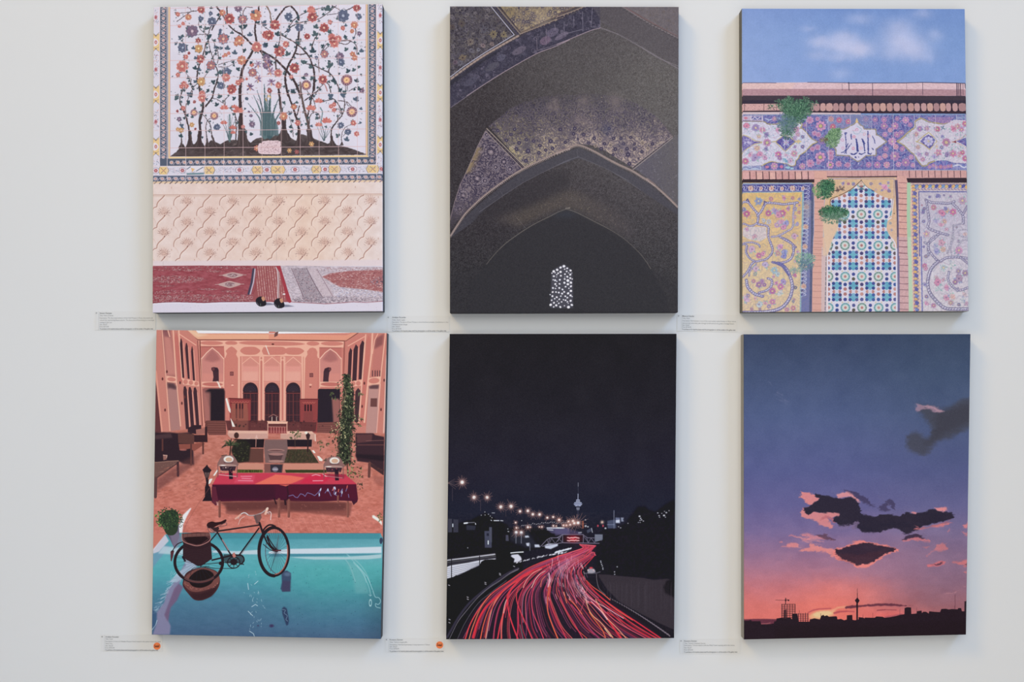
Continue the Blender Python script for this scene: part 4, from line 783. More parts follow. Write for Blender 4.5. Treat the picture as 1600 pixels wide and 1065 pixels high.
    def posy(F_, x, y, s_, c):
        (px, py), = F_([(x, y)]); R = s_/7.1; c = mix(c,(206,190,206),.28); dk_ = mix(c,(92,70,120),.5); t = r.random()
        for q in range(3): leaf(P, px, py, R*1.35, r.uniform(0,6.3), R*.5, r.choice([(140,180,178),(160,196,186),(150,160,196)]))
        if t < .45: petals(px, py, R, c,(220,200,140), r.randint(5,8), dk_)
        elif t < .75:
            a0 = r.uniform(0,6.3)
            for q in range(6): a = a0+q*.85; P.ell(px+math.cos(a)*R*(.62-.08*q), py+math.sin(a)*R*(.62-.08*q), R*.5, R*.36, mix(c,(226,200,210),.12*(q % 3)), a+1); P.line([(px+math.cos(a)*R*.9, py+math.sin(a)*R*.9),(px+math.cos(a+.6)*R*.9, py+math.sin(a+.6)*R*.9)],.5, dk_,.8)
            P.ell(px, py, R*.22, None, dk_)
        else:
            a0 = r.uniform(0,6.3)
            for q in (-.8,-.4,0,.4,.8): leaf(P, px-math.cos(a0)*R*.6, py-math.sin(a0)*R*.6, R*1.6, a0+q, R*.6, mix(c,(226,206,214), abs(q)*.5));
            P.line([(px-math.cos(a0)*R*.6, py-math.sin(a0)*R*.6),(px+math.cos(a0)*R*.6, py+math.sin(a0)*R*.6)],.5, dk_,.8)
    vi = (146,122,178)
    for q in ((C,255,565,46, vi),(C,330,590,38,(206,130,160)),(C,155,545,40,(206,96,130)),(C,495,590,38,(200,120,160)),(C,700,585,40,(206,130,166)),(C,370,640,36,(84,76,146)),(C,290,660,30,(222,180,150)),(C,270,790,38,(222,176,140)),(C,250,895,50, vi),(C,305,860,40,(206,110,150)),(C,200,865,34,(200,110,150)),(C,140,935,40,(206,90,130)),(C,355,890,34,(196,130,170)),(C,365,800,32,(84,80,150)),(C,505,860,40,(200,80,140)),(C,520,900,30,(150,90,160)),(C,680,850,40,(210,140,160)),(C,640,930,34,(206,150,180)),(C,720,640,28,(206,150,180)),(C,690,680,26, vi),(C,775,665,22,(96,90,160)),(C,775,775,24,(96,90,160)),(C,690,780,24,(120,90,160)),(C,590,870,26,(206,150,180))): posy(*q)
    for k in range(120):
        x, y = r.choice([(430,560),(440,640),(400,780),(440,850),(600,930),(620,860),(160,600),(170,860),(280,620),(760,700),(820,700),(740,820),(560,590)]); x += r.gauss(0,34); y += r.gauss(0,28)
        leaf(P, *C([(x, y)])[0], r.uniform(2,4), r.uniform(0,6.3),1.2, r.choice([(110,170,180),(150,196,190),(126,160,196),(170,186,206),(206,170,196)]))
    for a in range(6): leaf(P, *C([(595,915)])[0],6.5,1.2+a*.45,2,(80,160,184))
    # right cartouche
    rightc = D([(545,715),(600,680),(660,620),(720,575),(745,545),(740,500),(780,470),(810,460),(850,475),(900,500),(1000,515),(1070,520),(1120,490),(1180,475),(1330,480),(1330,960),(1180,955),(1100,930),(1040,925),(960,935),(900,955),(870,985),(820,985),(790,950),(760,910),(740,870),(680,820),(620,760)])
    P.poly(rightc,(208,200,212)); P.line(rightc[:13],1.9, och, smooth=2); P.line(rightc[19:]+rightc[:1],1.9, och, smooth=2); P.line([(x+.8, y+.9) for x, y in rightc[:13]],.5,(90,78,96),.9, smooth=2); P.line([(x-.6, y-.9) for x, y in rightc[19:]],.5,(90,78,96),.9, smooth=2)
    P.poly(D([(800,718),(840,670),(890,640),(940,665),(965,700),(940,760),(905,795),(860,770)]),(84,76,150)); P.line(D([(770,715),(840,655),(895,615),(965,680),(985,715),(905,805),(830,745),(750,715)]),1.3, och); petals(*D([(893,715)])[0],8,(196,190,222),(206,190,160),8)
    petals(*D([(1090,725)])[0],7,(186,130,166)); P.ell(*D([(1090,725)])[0],3, None,(206,180,140)); P.ell(*D([(1090,725)])[0],3, None,(120,90,130), ring=.6)
    P.poly(D([(1200,715),(1260,690),(1330,665),(1330,780),(1260,740)]),(86,80,150)); P.line(D([(1150,722),(1240,690),(1330,625)]),1.1,(206,170,150), smooth=3); P.line(D([(1150,722),(1240,745),(1330,800)]),1.1,(206,170,150), smooth=3); P.poly(D([(1160,720),(1200,708),(1200,738)]),(130,60,80))
    for q in ((D,990,580,36,(206,84,116)),(D,1165,580,42,(206,84,124)),(D,1215,550,36,(206,140,150)),(D,1300,520,38,(206,96,130)),(D,1260,585,34,(206,120,160)),(D,795,575,34,(170,120,180)),(D,755,635,32,(206,140,150)),(D,775,780,30,(206,160,150)),(D,875,570,30,(190,140,170)),(D,790,865,36,(150,120,180)),(D,875,855,26,(170,130,180)),(D,830,915,30,(206,140,180)),(D,1000,840,44,(206,116,146)),(D,960,890,34,(130,120,190)),(D,1165,850,44,(206,106,146)),(D,1230,850,38,(206,140,170)),(D,1270,840,30,(206,84,120)),(D,1300,905,36,(206,90,140)),(D,1105,860,34,(110,90,150)),(D,1045,665,26,(96,96,170)),(D,1040,780,26,(96,96,170)),(D,985,770,24,(222,190,130)),(D,1120,490,20,(190,130,160)),(D,1240,880,26,(206,150,140))): posy(*q)
    for k in range(150):
        x, y = r.choice([(820,540),(700,660),(710,760),(900,900),(1040,600),(1060,890),(1150,780),(1280,640),(1200,620),(1020,700),(940,560),(1240,790)]); x += r.gauss(0,36); y += r.gauss(0,28)
        leaf(P, *D([(x, y)])[0], r.uniform(2,4), r.uniform(0,6.3),1.2, r.choice([(120,180,176),(150,196,186),(120,170,150),(90,130,150),(206,170,196),(190,186,210)]))
    for a in range(4): leaf(P, *D([(1050,565)])[0],4.5, a*1.57+.6,2,(60,100,120))
    P.poly(D([(880,445),(965,445),(1180,450),(1120,500),(1060,520),(980,505),(900,480)]),(150,120,170)); P.poly(D([(1190,440),(1320,430),(1320,465),(1210,470)]),(120,140,180))
    for k in range(60): x = r.uniform(880,1170); y = r.uniform(450,510); P.ell(*D([(x, y)])[0],.8,.6, r.choice([(206,140,170),(90,90,150),(190,180,206)]), alpha=.8)
    P.poly(D([(870,1025),(900,975),(1000,940),(1080,935),(1140,965),(1160,1025)]),(90,96,170));
    for k in range(7): petals(*D([(900+k*42+r.uniform(-6,6),990+r.uniform(-14,14))])[0],3.4, r.choice([(196,140,186),(206,130,160)]))
    P.poly(D([(1160,965),(1330,968),(1330,1025),(1160,1025)]),(110,120,180)); P.line(D([(1170,990),(1230,975),(1280,1005),(1330,985)]),2.2,(206,206,222), smooth=4)
    # calligraphic medallion
    star = D([(-150,585),(-130,580),(-40,580),(0,560),(30,540),(60,530),(85,505),(97,470),(110,505),(135,530),(165,550),(180,580),(308,580),(315,640),(350,655),(430,718),(350,775),(312,800),(312,870),(200,875),(150,915),(110,940),(60,910),(10,875),(-80,870),(-130,870),(-135,800),(-160,780),(-200,740)])
    P.poly(star,(206,198,218)); P.line(star+star[:1],1.3, och); P.line([(x*.985+.015*1339, y*.985+.015*221) for x, y in star+star[:1]],.45,(70,66,90),.9); P.poly(D([(80,500),(97,455),(115,500),(98,515)]),(222,190,130))
    ink = (66,72,140)
    for q, w, w2 in (([(220,605),(222,700),(225,850)],2.0,2.2),([(268,655),(290,690),(298,735)],1.1,1.3),([(155,690),(175,740),(185,820)],1.6,2.0),([(90,690),(98,740),(102,825)],2.0,2.4),([(185,740),(165,700)],1.6,1.0),([(35,635),(40,690)],1.2,.6),([(30,850),(60,860),(100,840)],1.8,.8),([(125,850),(150,860),(190,840)],1.8,.8),([(225,850),(250,858),(265,845)],1.8,.8),([(265,790),(280,805)],1.8,1.2),([(0,740),(-20,790),(-30,830)],1.4,1.0)): P.line(D(q), w, ink,1, w2=w2)
    for q, w, w2 in (([(1245,620),(1255,700),(1258,850)],1.4,1.0),([(1370,690),(1385,760),(1390,825)],1.8,2.2),([(1315,740),(1270,800),(1240,850)],1.3,.9),([(1305,640),(1315,690)],1.1,.6),([(1310,855),(1350,862),(1380,840)],1.8,.8),([(1205,840),(1230,835),(1250,810)],1.4,.7),([(1245,625),(1265,620),(1250,650)],1.3,.6)): P.line(C(q), w, ink,1, w2=w2)
    for q in ((85,892,1.6),(118,890,1.1)): P.ell(*D([q[:2]])[0], q[2], q[2]*.8, ink,.7)
    P.line(D([(50,590),(70,600),(90,580)]),.6,(206,140,160), smooth=3); P.line(D([(55,600),(75,630),(115,630),(140,600)]),.7,(130,170,190), smooth=4); P.line(D([(100,545),(150,580),(140,610),(170,620)]),.7,(140,180,190), smooth=4)
    for q in ((70,665),(58,790),(180,635),(145,790),(232,655)): P.ell(*D([q])[0],1.8,1.8,(214,150,160), ring=.7)
    for q in ((1215,700),(1340,665),(1335,795),(1222,790),(1375,585)): P.ell(*C([q])[0],1.8,1.8,(206,130,166), ring=.7)
    # tile joints across the band
    for (F_, x) in ((C,203),(C,328),(C,570),(C,815),(C,1057),(C,1303),(D,262),(D,500),(D,735),(D,968),(D,1204)): P.line(F_([(x,425),(x+6,1030)]),.9,(214,206,218),.8)
    for y in (612,828): P.line(C([(100, y)])+D([(1330, y+4)]),.7,(206,200,216),.45)
    P.line(D([(490,300),(492,640)]),.6,(80,70,100),.7); P.line(D([(735,640),(738,860)]),.5,(110,96,120),.7)
    bl = band*blur((P.a[...,2]-P.a[...,0] > .2)*1.0,1); bl = bl*(1-P.mask(star)); P.fill(bl*veins(P,5.0,.5,1),(160,180,214),.6); P.fill(bl*veins(P,5.6,.5,1),(196,146,186),.45)
    P.fill(band*(1-bl)*veins(P,4.5,.3,1)*(1-P.mask(star)),(140,120,160),.4)
    warp(P,.35,1.6, band)
    # ------------- brick course and openings below
    P.poly([(1158,266),(1515,266),(1515,300),(1158,300)],(206,156,152)); P.poly(E([(100,210),(905,210),(905,250),(100,255)]),(58,44,52))
    for k in range(11):
        x = 118+k*72; P.poly(E([(x,140),(x+62,138),(x+66,212),(x+6,214)]), r.choice([(214,162,158),(206,152,148),(220,170,160)]));
        if k: P.line(E([(x-3,130),(x+1,212)]),1.5,(86,60,68),.85)
    for k in range(7): x = 915+k*68; P.line(E([(x,125),(x+3,190)]),.5,(170,120,120),.7)
    for k in range(20):
        x = 40+k*71; F_ = F; P.line(F_([(x,120),(x+3,190)]),.6 if k < 9 else 1.1,(150,100,104) if k < 9 else (70,52,66),.8)
    P.a += (P.mask([(1158,266),(1515,266),(1515,300),(1158,300)])*(P.noise(2, oct=2)-.5)*.08)[..., None]
    P.poly(F([(645,200),(1330,196),(1330,255),(665,250)]),(60,46,54)); P.line(E([(1045,185),(1420,188)]),1.6,(70,52,64)); P.line(F([(0,188),(380,184),(540,182)]),1.9,(70,52,64))
    # central panel ground
    cen = P.mask(E([(1040,192),(1420,194)])+F([(535,190),(548,400),(560,860)])+H([(548,900),(545,830)])+G([(1030,830),(1040,200),(1000,-140)]))
    P.fill(cen, P.grad([(280,(214,178,142)),(340,(216,178,146)),(400,(218,182,160)),(500,(214,186,182))]))
    P.line(E([(1060,208),(1420,204)]),1.0,(140,130,176)); P.line(F([(0,206),(510,208),(512,420)]),1.0,(170,150,166))
    P.a += (cen*(P.noise(3, oct=2)-.5)*.06)[..., None]
    for (F_, x, y, s_, c) in ((E,1222,258,22,(96,80,146)),(E,1280,262,16,(190,90,120)),(E,1340,265,20,(110,96,150)),(F,60,265,20,(110,96,150)),(F,10,262,14,(190,90,120)),(F,255,262,20,(130,110,150)),(F,412,295,44,(206,110,160)),(F,360,262,18,(110,90,150)),(F,380,335,18,(110,90,140)),(F,455,340,22,(110,84,130)),(F,450,250,20,(120,100,150)),(F,310,330,14,(206,160,150)),(F,485,775,16,(130,120,150)),(F,470,700,16,(150,170,170)),(E,1100,770,14,(200,140,150)),(E,1250,700,14,(150,140,130))):
        posy(F_, x, y, s_, c)
    for k in range(60): x = r.uniform(1310,1395); y = r.uniform(280,312); P.line([(x, y),(x+r.uniform(-2,2), y+r.uniform(-2,2))],.4,(190,140,120),.5)
    # arched field of star tiles
    arch = E([(1085,470),(1095,440),(1150,415),(1190,405),(1250,370),(1330,320),(1390,270),(1430,230)])+F([(150,232),(200,290),(280,340),(330,375),(400,410),(440,420),(490,430),(495,480),(485,600),(440,660),(425,760),(450,820),(500,900),(530,1000),(535,1060)])+H([(545,200),(530,830)])+G([(1060,835),(1055,200),(1090,60),(1130,-30),(1165,-100),(1175,-250),(1100,-330)])
    am = P.mask(arch); P.fill(am,(214,208,222))
    P.line(E([(1085,520),(1080,470),(1090,430),(1150,405),(1240,365),(1330,310),(1420,230)])+F([(150,230),(210,300),(290,345)]),1.0,(84,66,70), smooth=3); P.line(E([(1075,520),(1070,460),(1085,420),(1150,395),(1180,400)]),.8,(226,186,120), smooth=3); P.line(F([(150,245),(210,305),(280,350)]),1.0,(226,222,232)); P.line(F([(505,430),(480,620)]),1.6,(222,216,226)); P.line(F([(498,430),(475,620)]),.6,(110,90,100))
    P.line(F([(480,640),(430,680),(425,770),(460,840),(520,920),(540,1050)]),1.8,(222,214,226), smooth=4)
    DK = [(74,82,150),(62,76,140),(92,96,150),(78,72,120),(70,96,160)]; TL = [(98,164,190),(110,176,196),(120,170,200)]; TR = [(186,130,124),(196,146,140),(176,120,116)]; OL = [(96,92,84),(104,90,96)]
    cx0, cy0, dx, dy = 1320.2,383.2,26.0,48.6
    def dot(x, y, c, R=2.6):
        R *= 1.1
        a = r.uniform(0,6.3); P.poly([(x+math.cos(a+q*1.2566)*R, y+math.sin(a+q*1.2566)*R) for q in range(5)], c)
        P.ell(x, y, R*.86, None, c)
    old = P.a.copy()
    for i in range(-3,5):
        for j in range(-3,4):
            X = cx0+i*dx+j*.35; Y = cy0+j*dy
            for a in range(4):    # big turquoise crosses between rosettes
                for s_ in (-1,1):
                    xx, yy = X+dx/2*0+s_*0, Y
            # rosette
            odd = (i+j) % 3 == 0
            P.ell(X, Y,7.6,7.4,(132,158,150) if odd else (118,168,176)); P.ell(X, Y,5.3,5.2,(190,206,196));
            for q in range(10): a = q*.628; P.ell(X+math.cos(a)*6.3, Y+math.sin(a)*6.2,1.0,.8,(96,132,132) if odd else (96,150,166))
            P.ell(X, Y,3.7,3.6,(214,208,210)); dot(X, Y, r.choice(TR),2.2)
            for s_ in (-1,1):
                dot(X+s_*0+13*s_*1.0, Y-3.6, r.choice(DK),2.7) if i % 1 == 0 and s_ > 0 else None
                dot(X+13*s_, Y+3.8, r.choice(DK+OL),2.7) if s_ > 0 else None
            # columns above/below the rosette: dark, terracotta, terracotta, dark
            dot(X, Y+12.4, r.choice(DK+OL),2.8); dot(X, Y+19.6, r.choice(TR),2.7); dot(X, Y+27.4, r.choice(TR),2.7); dot(X, Y+35.8, r.choice(DK),2.8)
            # turquoise knots with dark corners, two per column gap
            for yy in (15.4,31.6+1.8):
                tx, ty = X+13, Y+yy-1
                for (ax_, ay_) in ((-4.5,0),(4.5,0),(0,-4),(0,4),(-2.5,0),(2.5,0)): P.ell(tx+ax_, ty+ay_*.9,3.2,2.9, r.choice(TL))
                for sx in (-1,1):
                    for sy in (-1,1): dot(tx+sx*5.2, ty+sy*3.7, r.choice(DK),2.6)
            dot(X+8.6, Y+23.6, r.choice(TR),2.5); dot(X+17.4, Y+23.6, r.choice(TR),2.5); P.ell(X+3.8+9.2, Y+23.8,3.0,2.4,(206,202,216))
            for q in ((4.6,8.0),(-4.6,8.0),(4.6,-8.2),(-4.6,-8.2)): P.poly([(X+q[0]-1.6, Y+q[1]),(X+q[0], Y+q[1]-1.6),(X+q[0]+1.6, Y+q[1]),(X+q[0], Y+q[1]+1.6)],(206,196,160),.8)
    P.a = old*(1-am[..., None])+P.a*am[..., None]
    P.poly(F([(105,330),(190,330),(150,300)]),(70,110,130),.9); P.ell(*F([(148,290)])[0],3.2,2,(150,100,104)); P.poly(F([(130,240),(150,232),(190,280),(110,290)]),(214,184,160),.6)
    # frame lines of the centre panel
    P.poly(F([(518,220),(552,220),(560,500),(556,625),(565,800),(560,1065),(545,1065),(540,620),(530,400)]),(96,82,110)); P.poly(H([(545,0),(572,0),(575,830),(550,830)]),(120,112,150)); P.poly(H([(528,130),(546,130),(550,830),(532,830)]),(214,210,226))
    P.line(F([(508,400),(512,590)]),.9,(196,158,130)); P.ell(*F([(512,592)])[0],.8, None,(50,40,50))
    P.line(G([(1035,185),(1030,500),(1022,830)]),1.2,(84,84,96)); P.line(G([(1052,190),(1048,830)]),1.8,(222,216,230))
    for k in range(12): P.ell(*G([(1034-k,215+k*55)])[0],.7,.8,(210,200,210))
    for q in ((1105,90),(1092,130),(1075,190)): P.ell(*G([q])[0],1.2,2.2,(110,112,112),.4)
    # left pier
    P.poly(E([(905,125),(1040,125),(1045,200),(1020,300),(1010,620),(1000,860)])+G([(1015,0),(1030,200),(1020,830),(875,830),(890,100)])+E([(900,800),(905,300)]),(216,164,150))
    P.poly(G([(985,100),(1035,180),(1020,830),(980,830)]),(206,184,186),.8); P.poly(E([(1000,560),(1090,500),(1170,640),(1165,780),(1110,880),(1050,1060),(1000,1060)]),(222,190,160),.8, soft=1)
    for k in range(26):
        y = 200+k*66+r.uniform(-3,3)
        if y < 1060: P.line(E([(905, y),(960, y+r.uniform(-2,5)),(1000, y+r.uniform(-2,5))]),.7,(170,116,108),.75)
    for k in range(12): y = 45+k*69.5; P.line(G([(885, y),(930, y+3),(985, y+2)]),.8,(176,124,120),.75)
    # right pier
    P.poly(F([(545,175),(645,175),(660,260),(655,620),(665,1065),(565,1065),(560,400)]),(216,164,154)); P.poly(H([(570,0),(665,0),(675,830),(575,830)]),(206,164,166))
    for y in (252,310,367,427,490,556,622,690,760,826,893,964,1030): P.line(F([(562, y-3),(600, y),(655, y+2)]),.9 if y < 480 else 1.1,(106,70,78) if 340 < y < 640 else (150,104,110),.85)
    for y in (40,108,180,245,312,380,447,518,585,655,730,800): P.line(H([(570, y),(620, y+2),(668, y+3)]),1.0,(120,84,96),.8)
    P.a += (P.mask(F([(545,175),(660,175),(680,1700),(560,1700)]))*(P.noise(2, oct=2)-.5)*.09)[..., None]
    # ------------- left tiled wall
    lw = P.mask(E([(100,250),(895,250),(900,300),(895,820)])+G([(890,0),(872,835),(100,840)]))
    P.fill(lw,(224,188,128)); P.fill(lw, P.grad([(300,(222,184,116)),(345,(220,184,130)),(420,(218,192,150)),(490,(218,192,156))])+((P.noise(5, oct=2)-.5)*.06)[..., None])
    ib = (74,72,146)
    P.poly(E([(100,255),(880,250),(880,275),(100,275)]),(140,160,190)); P.poly(E([(100,272),(780,268),(800,350),(100,356)]), ib); P.line(E([(100,360),(778,352)]),1.2,(150,180,190)); P.line(E([(100,345),(778,340)]),.6,(150,160,200))
    P.poly(E([(780,265),(890,262),(888,820)])+G([(878,830),(755,835),(765,0)]),(112,118,166)); P.poly(E([(770,352),(790,352),(786,820)])+G([(770,0),(758,835),(742,835)])+E([(765,620)]),(140,176,186)); P.poly(E([(865,265),(898,262),(896,820)])+G([(890,0),(876,830),(848,830),(866,0)]),(84,92,124)); P.poly(E([(788,268),(870,266),(868,450),(788,450)]), ib)
    for k in range(12):
        x = 120+k*58; y = 308+6*(k % 2)
        if k % 4 == 1 or k % 4 == 3: petals(*E([(x+20, y)])[0],4.8 if k in (1,5,9) else 3.4,(224,180,140),(200,110,110),7)
        P.line(E([(x-20, y-24),(x+10, y-10),(x, y+20),(x+30, y+26)]),1.0,(206,204,226),.95, smooth=4); P.line(E([(x+24, y-26),(x+34, y),(x+20, y+24)]),.8,(206,204,226),.9, smooth=4)
    for k in range(28):
        y = 300+k*44; F_ = E
        x = 825-(k*1.6); (px, py), = F_([(x, y)])
        if py > 486: break
        if k % 5 == 0 and k: petals(px, py,4.6,(222,184,156),(200,130,110),7)
        else:
            P.line([(px-4.5, py-3),(px+1, py-2),(px+4, py+1),(px-1, py+3)],1.0,(206,206,226),.85, smooth=3); P.ell(px-1.5, py+1,2.6,1.8,(84,84,146) if k % 2 else (96,90,130),.3); P.line([(px+4.5, py-4),(px-3, py+4)],.8,(190,196,220),.8)
    P.poly(E([(790,440),(866,440),(862,640),(788,640)]),(150,146,160),.55, soft=1.5)
    def ribbon(F_, pts, w=3.6, c1=(86,84,148), sm=8):
        q = catmull(F_(pts), sm); P.line(q, w, c1); P.line(q, w*.66,(190,184,206),.7)
        d = 0
        for i in range(len(q)-1):
            d += math.hypot(q[i+1][0]-q[i][0], q[i+1][1]-q[i][1])
            if d > 2.5: P.ell(q[i][0], q[i][1], w*.24, w*.24,(226,222,234)); P.ell(q[i][0]+.6, q[i][1]+.6, w*.14, w*.14,(84,78,130)); d = 0
    ribbon(E, [(110,465),(170,470),(220,530),(280,610),(275,700)]); ribbon(E, [(275,620),(320,560),(370,480),(480,480),(560,490),(660,480),(720,470)]); P.line(E([(150,450),(165,430),(180,465)]),1.6, ib); P.line(E([(345,500),(350,455),(375,470)]),1.4, ib)
    ribbon(E, [(270,700),(200,730),(110,700)],2.6); ribbon(E, [(280,710),(390,740),(395,850),(440,980),(430,1050)],3.4); P.poly(E([(150,740),(370,740),(375,860),(300,900),(180,880),(110,840),(110,760)]),(208,200,216),.75)
    ribbon(E, [(690,470),(670,600),(665,740),(600,790),(500,840),(430,850)],3.0,(120,116,160)); ribbon(E, [(520,850),(610,890),(680,960),(660,1060)],3.2); P.line(E([(660,950),(705,965)]),2, ib)
    ribbon(E, [(110,930),(160,950),(150,1020),(190,1090)],2.6); ribbon(G, [(110,70),(200,60),(280,80),(300,110)],2.6); ribbon(G, [(420,60),(440,160),(380,240),(300,265),(220,290),(160,390),(110,440)],3.4); ribbon(G, [(155,90),(145,170),(190,240),(250,270)],2.8)
    ribbon(G, [(560,20),(650,70),(690,110)],3.4); ribbon(G, [(670,90),(670,190),(620,260),(520,290),(440,280)],3.6); ribbon(G, [(500,290),(580,340),(640,450),(660,560),(630,680),(560,770),(480,810),(360,830),(120,840)],5.0); ribbon(G, [(150,480),(170,560),(240,630),(330,660)],4.4); ribbon(G, [(290,620),(380,590),(430,540),(430,480),(390,460)],3.6); ribbon(G, [(180,430),(190,380),(260,300)],2.4)
    P.poly(G([(420,270),(560,290),(640,440),(610,430),(540,330),(470,300)]),(96,96,160),.8)
    for q in ((E,285,455,46,(110,140,190)),(E,425,430,28,(206,120,120)),(E,565,420,30,(190,90,130)),(E,665,420,22,(206,110,110)),(E,740,432,22,(110,96,150)),(E,155,595,42,(190,70,120)),(E,120,545,26,(96,110,180)),(E,395,590,38,(190,84,130)),(E,470,570,44,(130,110,180)),(E,550,590,46,(190,80,130)),(E,500,610,40,(206,110,150)),(E,610,540,30,(170,84,130)),(E,735,580,22,(206,110,110)),(E,690,540,26,(150,140,180)),(E,740,500,16,(190,100,110)),(E,540,690,44,(206,120,160)),(E,585,700,40,(120,130,200)),(E,490,720,36,(196,150,190)),(E,560,740,36,(206,110,160)),(E,400,680,30,(196,206,206)),(E,340,670,26,(180,200,200)),(E,685,840,38,(196,140,170)),(E,710,710,26,(150,140,190)),(E,245,850,30,(206,140,150)),(E,155,770,24,(196,130,170)),(E,520,960,38,(206,120,170)),(E,490,1030,34,(206,150,140)),(E,570,1020,34,(96,120,200)),(E,720,1020,22,(196,150,170)),(E,690,630,22,(196,140,150)),
              (G,215,135,44,(196,150,186)),(G,290,205,36,(206,96,140)),(G,340,185,30,(206,110,150)),(G,520,105,36,(206,110,170)),(G,500,180,34,(206,140,130)),(G,575,160,32,(90,116,200)),(G,565,210,34,(90,110,200)),(G,720,165,18,(190,110,140)),(G,360,310,40,(176,160,206)),(G,260,350,40,(196,160,180)),(G,460,370,40,(150,206,206)),(G,500,410,30,(160,206,206)),(G,250,410,24,(140,170,150)),(G,290,530,40,(150,96,150)),(G,330,490,28,(150,96,160)),(G,230,490,26,(190,110,140)),(G,350,530,26,(150,100,160)),(G,560,500,36,(140,120,196)),(G,530,550,40,(206,100,160)),(G,480,510,28,(190,90,150)),(G,440,600,40,(190,90,150)),(G,520,620,36,(190,206,200)),(G,440,720,38,(206,110,160)),(G,360,730,28,(206,130,140)),(G,400,770,26,(150,130,190)),(G,290,750,40,(176,206,210)),(G,150,690,44,(196,150,190)),(G,170,650,26,(140,120,180)),(G,250,680,24,(206,140,140)),(G,210,800,20,(190,130,150)),(G,685,370,26,(150,110,140)),(G,690,420,28,(190,84,130)),(G,695,560,22,(84,90,110)),(G,680,690,16,(190,120,120)),(G,670,715,18,(96,110,150)),(G,600,805,28,(206,120,150)),(G,670,790,34,(206,110,130)),(G,300,800,16,(150,110,140)),(G,700,270,20,(196,130,150)),(G,450,440,20,(190,110,140))):
        posy(*q)
    for k in range(420):
        x = r.uniform(1162,1252); y = r.uniform(308,486); L = r.uniform(1,2.4); a = r.uniform(0,6.3); P.line([(x, y),(x+math.cos(a)*L, y+math.sin(a)*L)],.6, r.choice([(130,170,180),(196,130,150),(120,110,170),(206,170,120),(150,190,180)]),.6, clip=lw)
    # ------------- right tiled wall
    P.poly(F([(655,250),(700,250),(690,620),(705,1065),(662,1065),(652,620)]),(168,200,166)); P.poly(H([(665,0),(715,0),(720,830),(675,830)]),(184,208,178))
    rw = P.mask(F([(695,255),(1335,250),(1338,1065)])+H([(1342,835),(720,835)])+F([(705,1065),(690,620)]))
    P.fill(rw, P.grad([(300,(198,190,202)),(340,(196,188,204)),(420,(208,200,210)),(490,(210,202,208))])+((P.noise(5, oct=2)-.5)*.05)[..., None])
    P.poly(F([(695,255),(1335,252),(1335,335),(790,335),(800,1065)])+H([(805,830),(722,830)])+F([(705,1065),(690,620)]),(222,190,166))
    for k in range(18):
        x = 730+k*37; y = 302; c = [(226,176,100),(110,150,196),(214,180,110),(84,90,160)][k % 4]
        if x < 1330: (px, py), = F([(x, y)]); P.ell(px, py-1,3.6,3.4, c,.4); P.ell(px+1.2, py+1.6,2,1.6,(206,186,196)); P.line([(px-4, py-3),(px, py-4.6),(px+3.4, py-2),(px+1, py+2.6),(px+4.5, py+4)],.8,(84,84,156), smooth=4)
    for k in range(36):
        y = 330+k*38; x = 738+k*.7; c = [(226,180,106),(120,140,196),(222,186,120),(96,100,170)][(k*3) % 4]; (px, py), = F([(x, y)])
        if py > 484: break
        P.ell(px+1*(k % 2)-.5, py,3.3,2.6, c,.4); P.line([(px-4, py-2),(px-1, py-3),(px+3.6, py-.4),(px-.6, py+2),(px+2, py+3.4)],.8,(92,90,160), smooth=4); P.ell(px-3.2, py+1.6,1,1.4,(190,120,140))
    P.line(F([(795,1065),(790,620),(785,350),(1330,352)]),1.4,(84,88,160)); P.line(H([(812,0),(825,830)]),1.8,(110,112,176)); P.line(F([(690,255),(1330,262)]),.7,(110,96,130),.7)
    vl = (104,98,132)
    ribbon(F, [(860,440),(930,470),(1020,475),(1110,480),(1180,460)],4.0, vl); ribbon(F, [(1160,480),(1220,540),(1275,620),(1280,700)],4.0, vl); ribbon(F, [(1275,600),(1330,500)],4.0, vl); ribbon(F, [(870,450),(885,560),(900,680),(890,750),(1000,800),(1110,830)],4.0, vl); ribbon(F, [(1010,820),(920,880),(890,960),(890,1060)],3.8, vl); ribbon(F, [(1170,720),(1160,840),(1130,960),(1100,1030)],2.6,(130,126,140)); ribbon(F, [(1270,700),(1170,730)],2.4,(140,134,150)); ribbon(F, [(1330,860),(1240,840),(1230,780),(1330,770)],2.0,(140,134,150)); ribbon(F, [(1190,1000),(1260,900),(1330,880)],2.2,(140,134,150))
    ribbon(H, [(850,60),(890,70),(990,-10)],3.2, vl); ribbon(H, [(890,70),(900,150),(980,250),(1020,270),(1100,230),(1230,225),(1330,240)],4.0, vl); ribbon(H, [(1000,270),(920,360),(885,500),(910,620),(990,720),(1080,790),(1200,800),(1340,800)],5.2, vl); ribbon(H, [(1250,230),(1340,300)],3.6, vl); ribbon(H, [(1120,390),(1110,470),(1160,550),(1240,590),(1340,560)],3.8, vl); ribbon(H, [(1210,600),(1220,570)],3.2, vl); ribbon(H, [(1180,0),(1140,110),(1150,200)],2.0,(140,134,150))
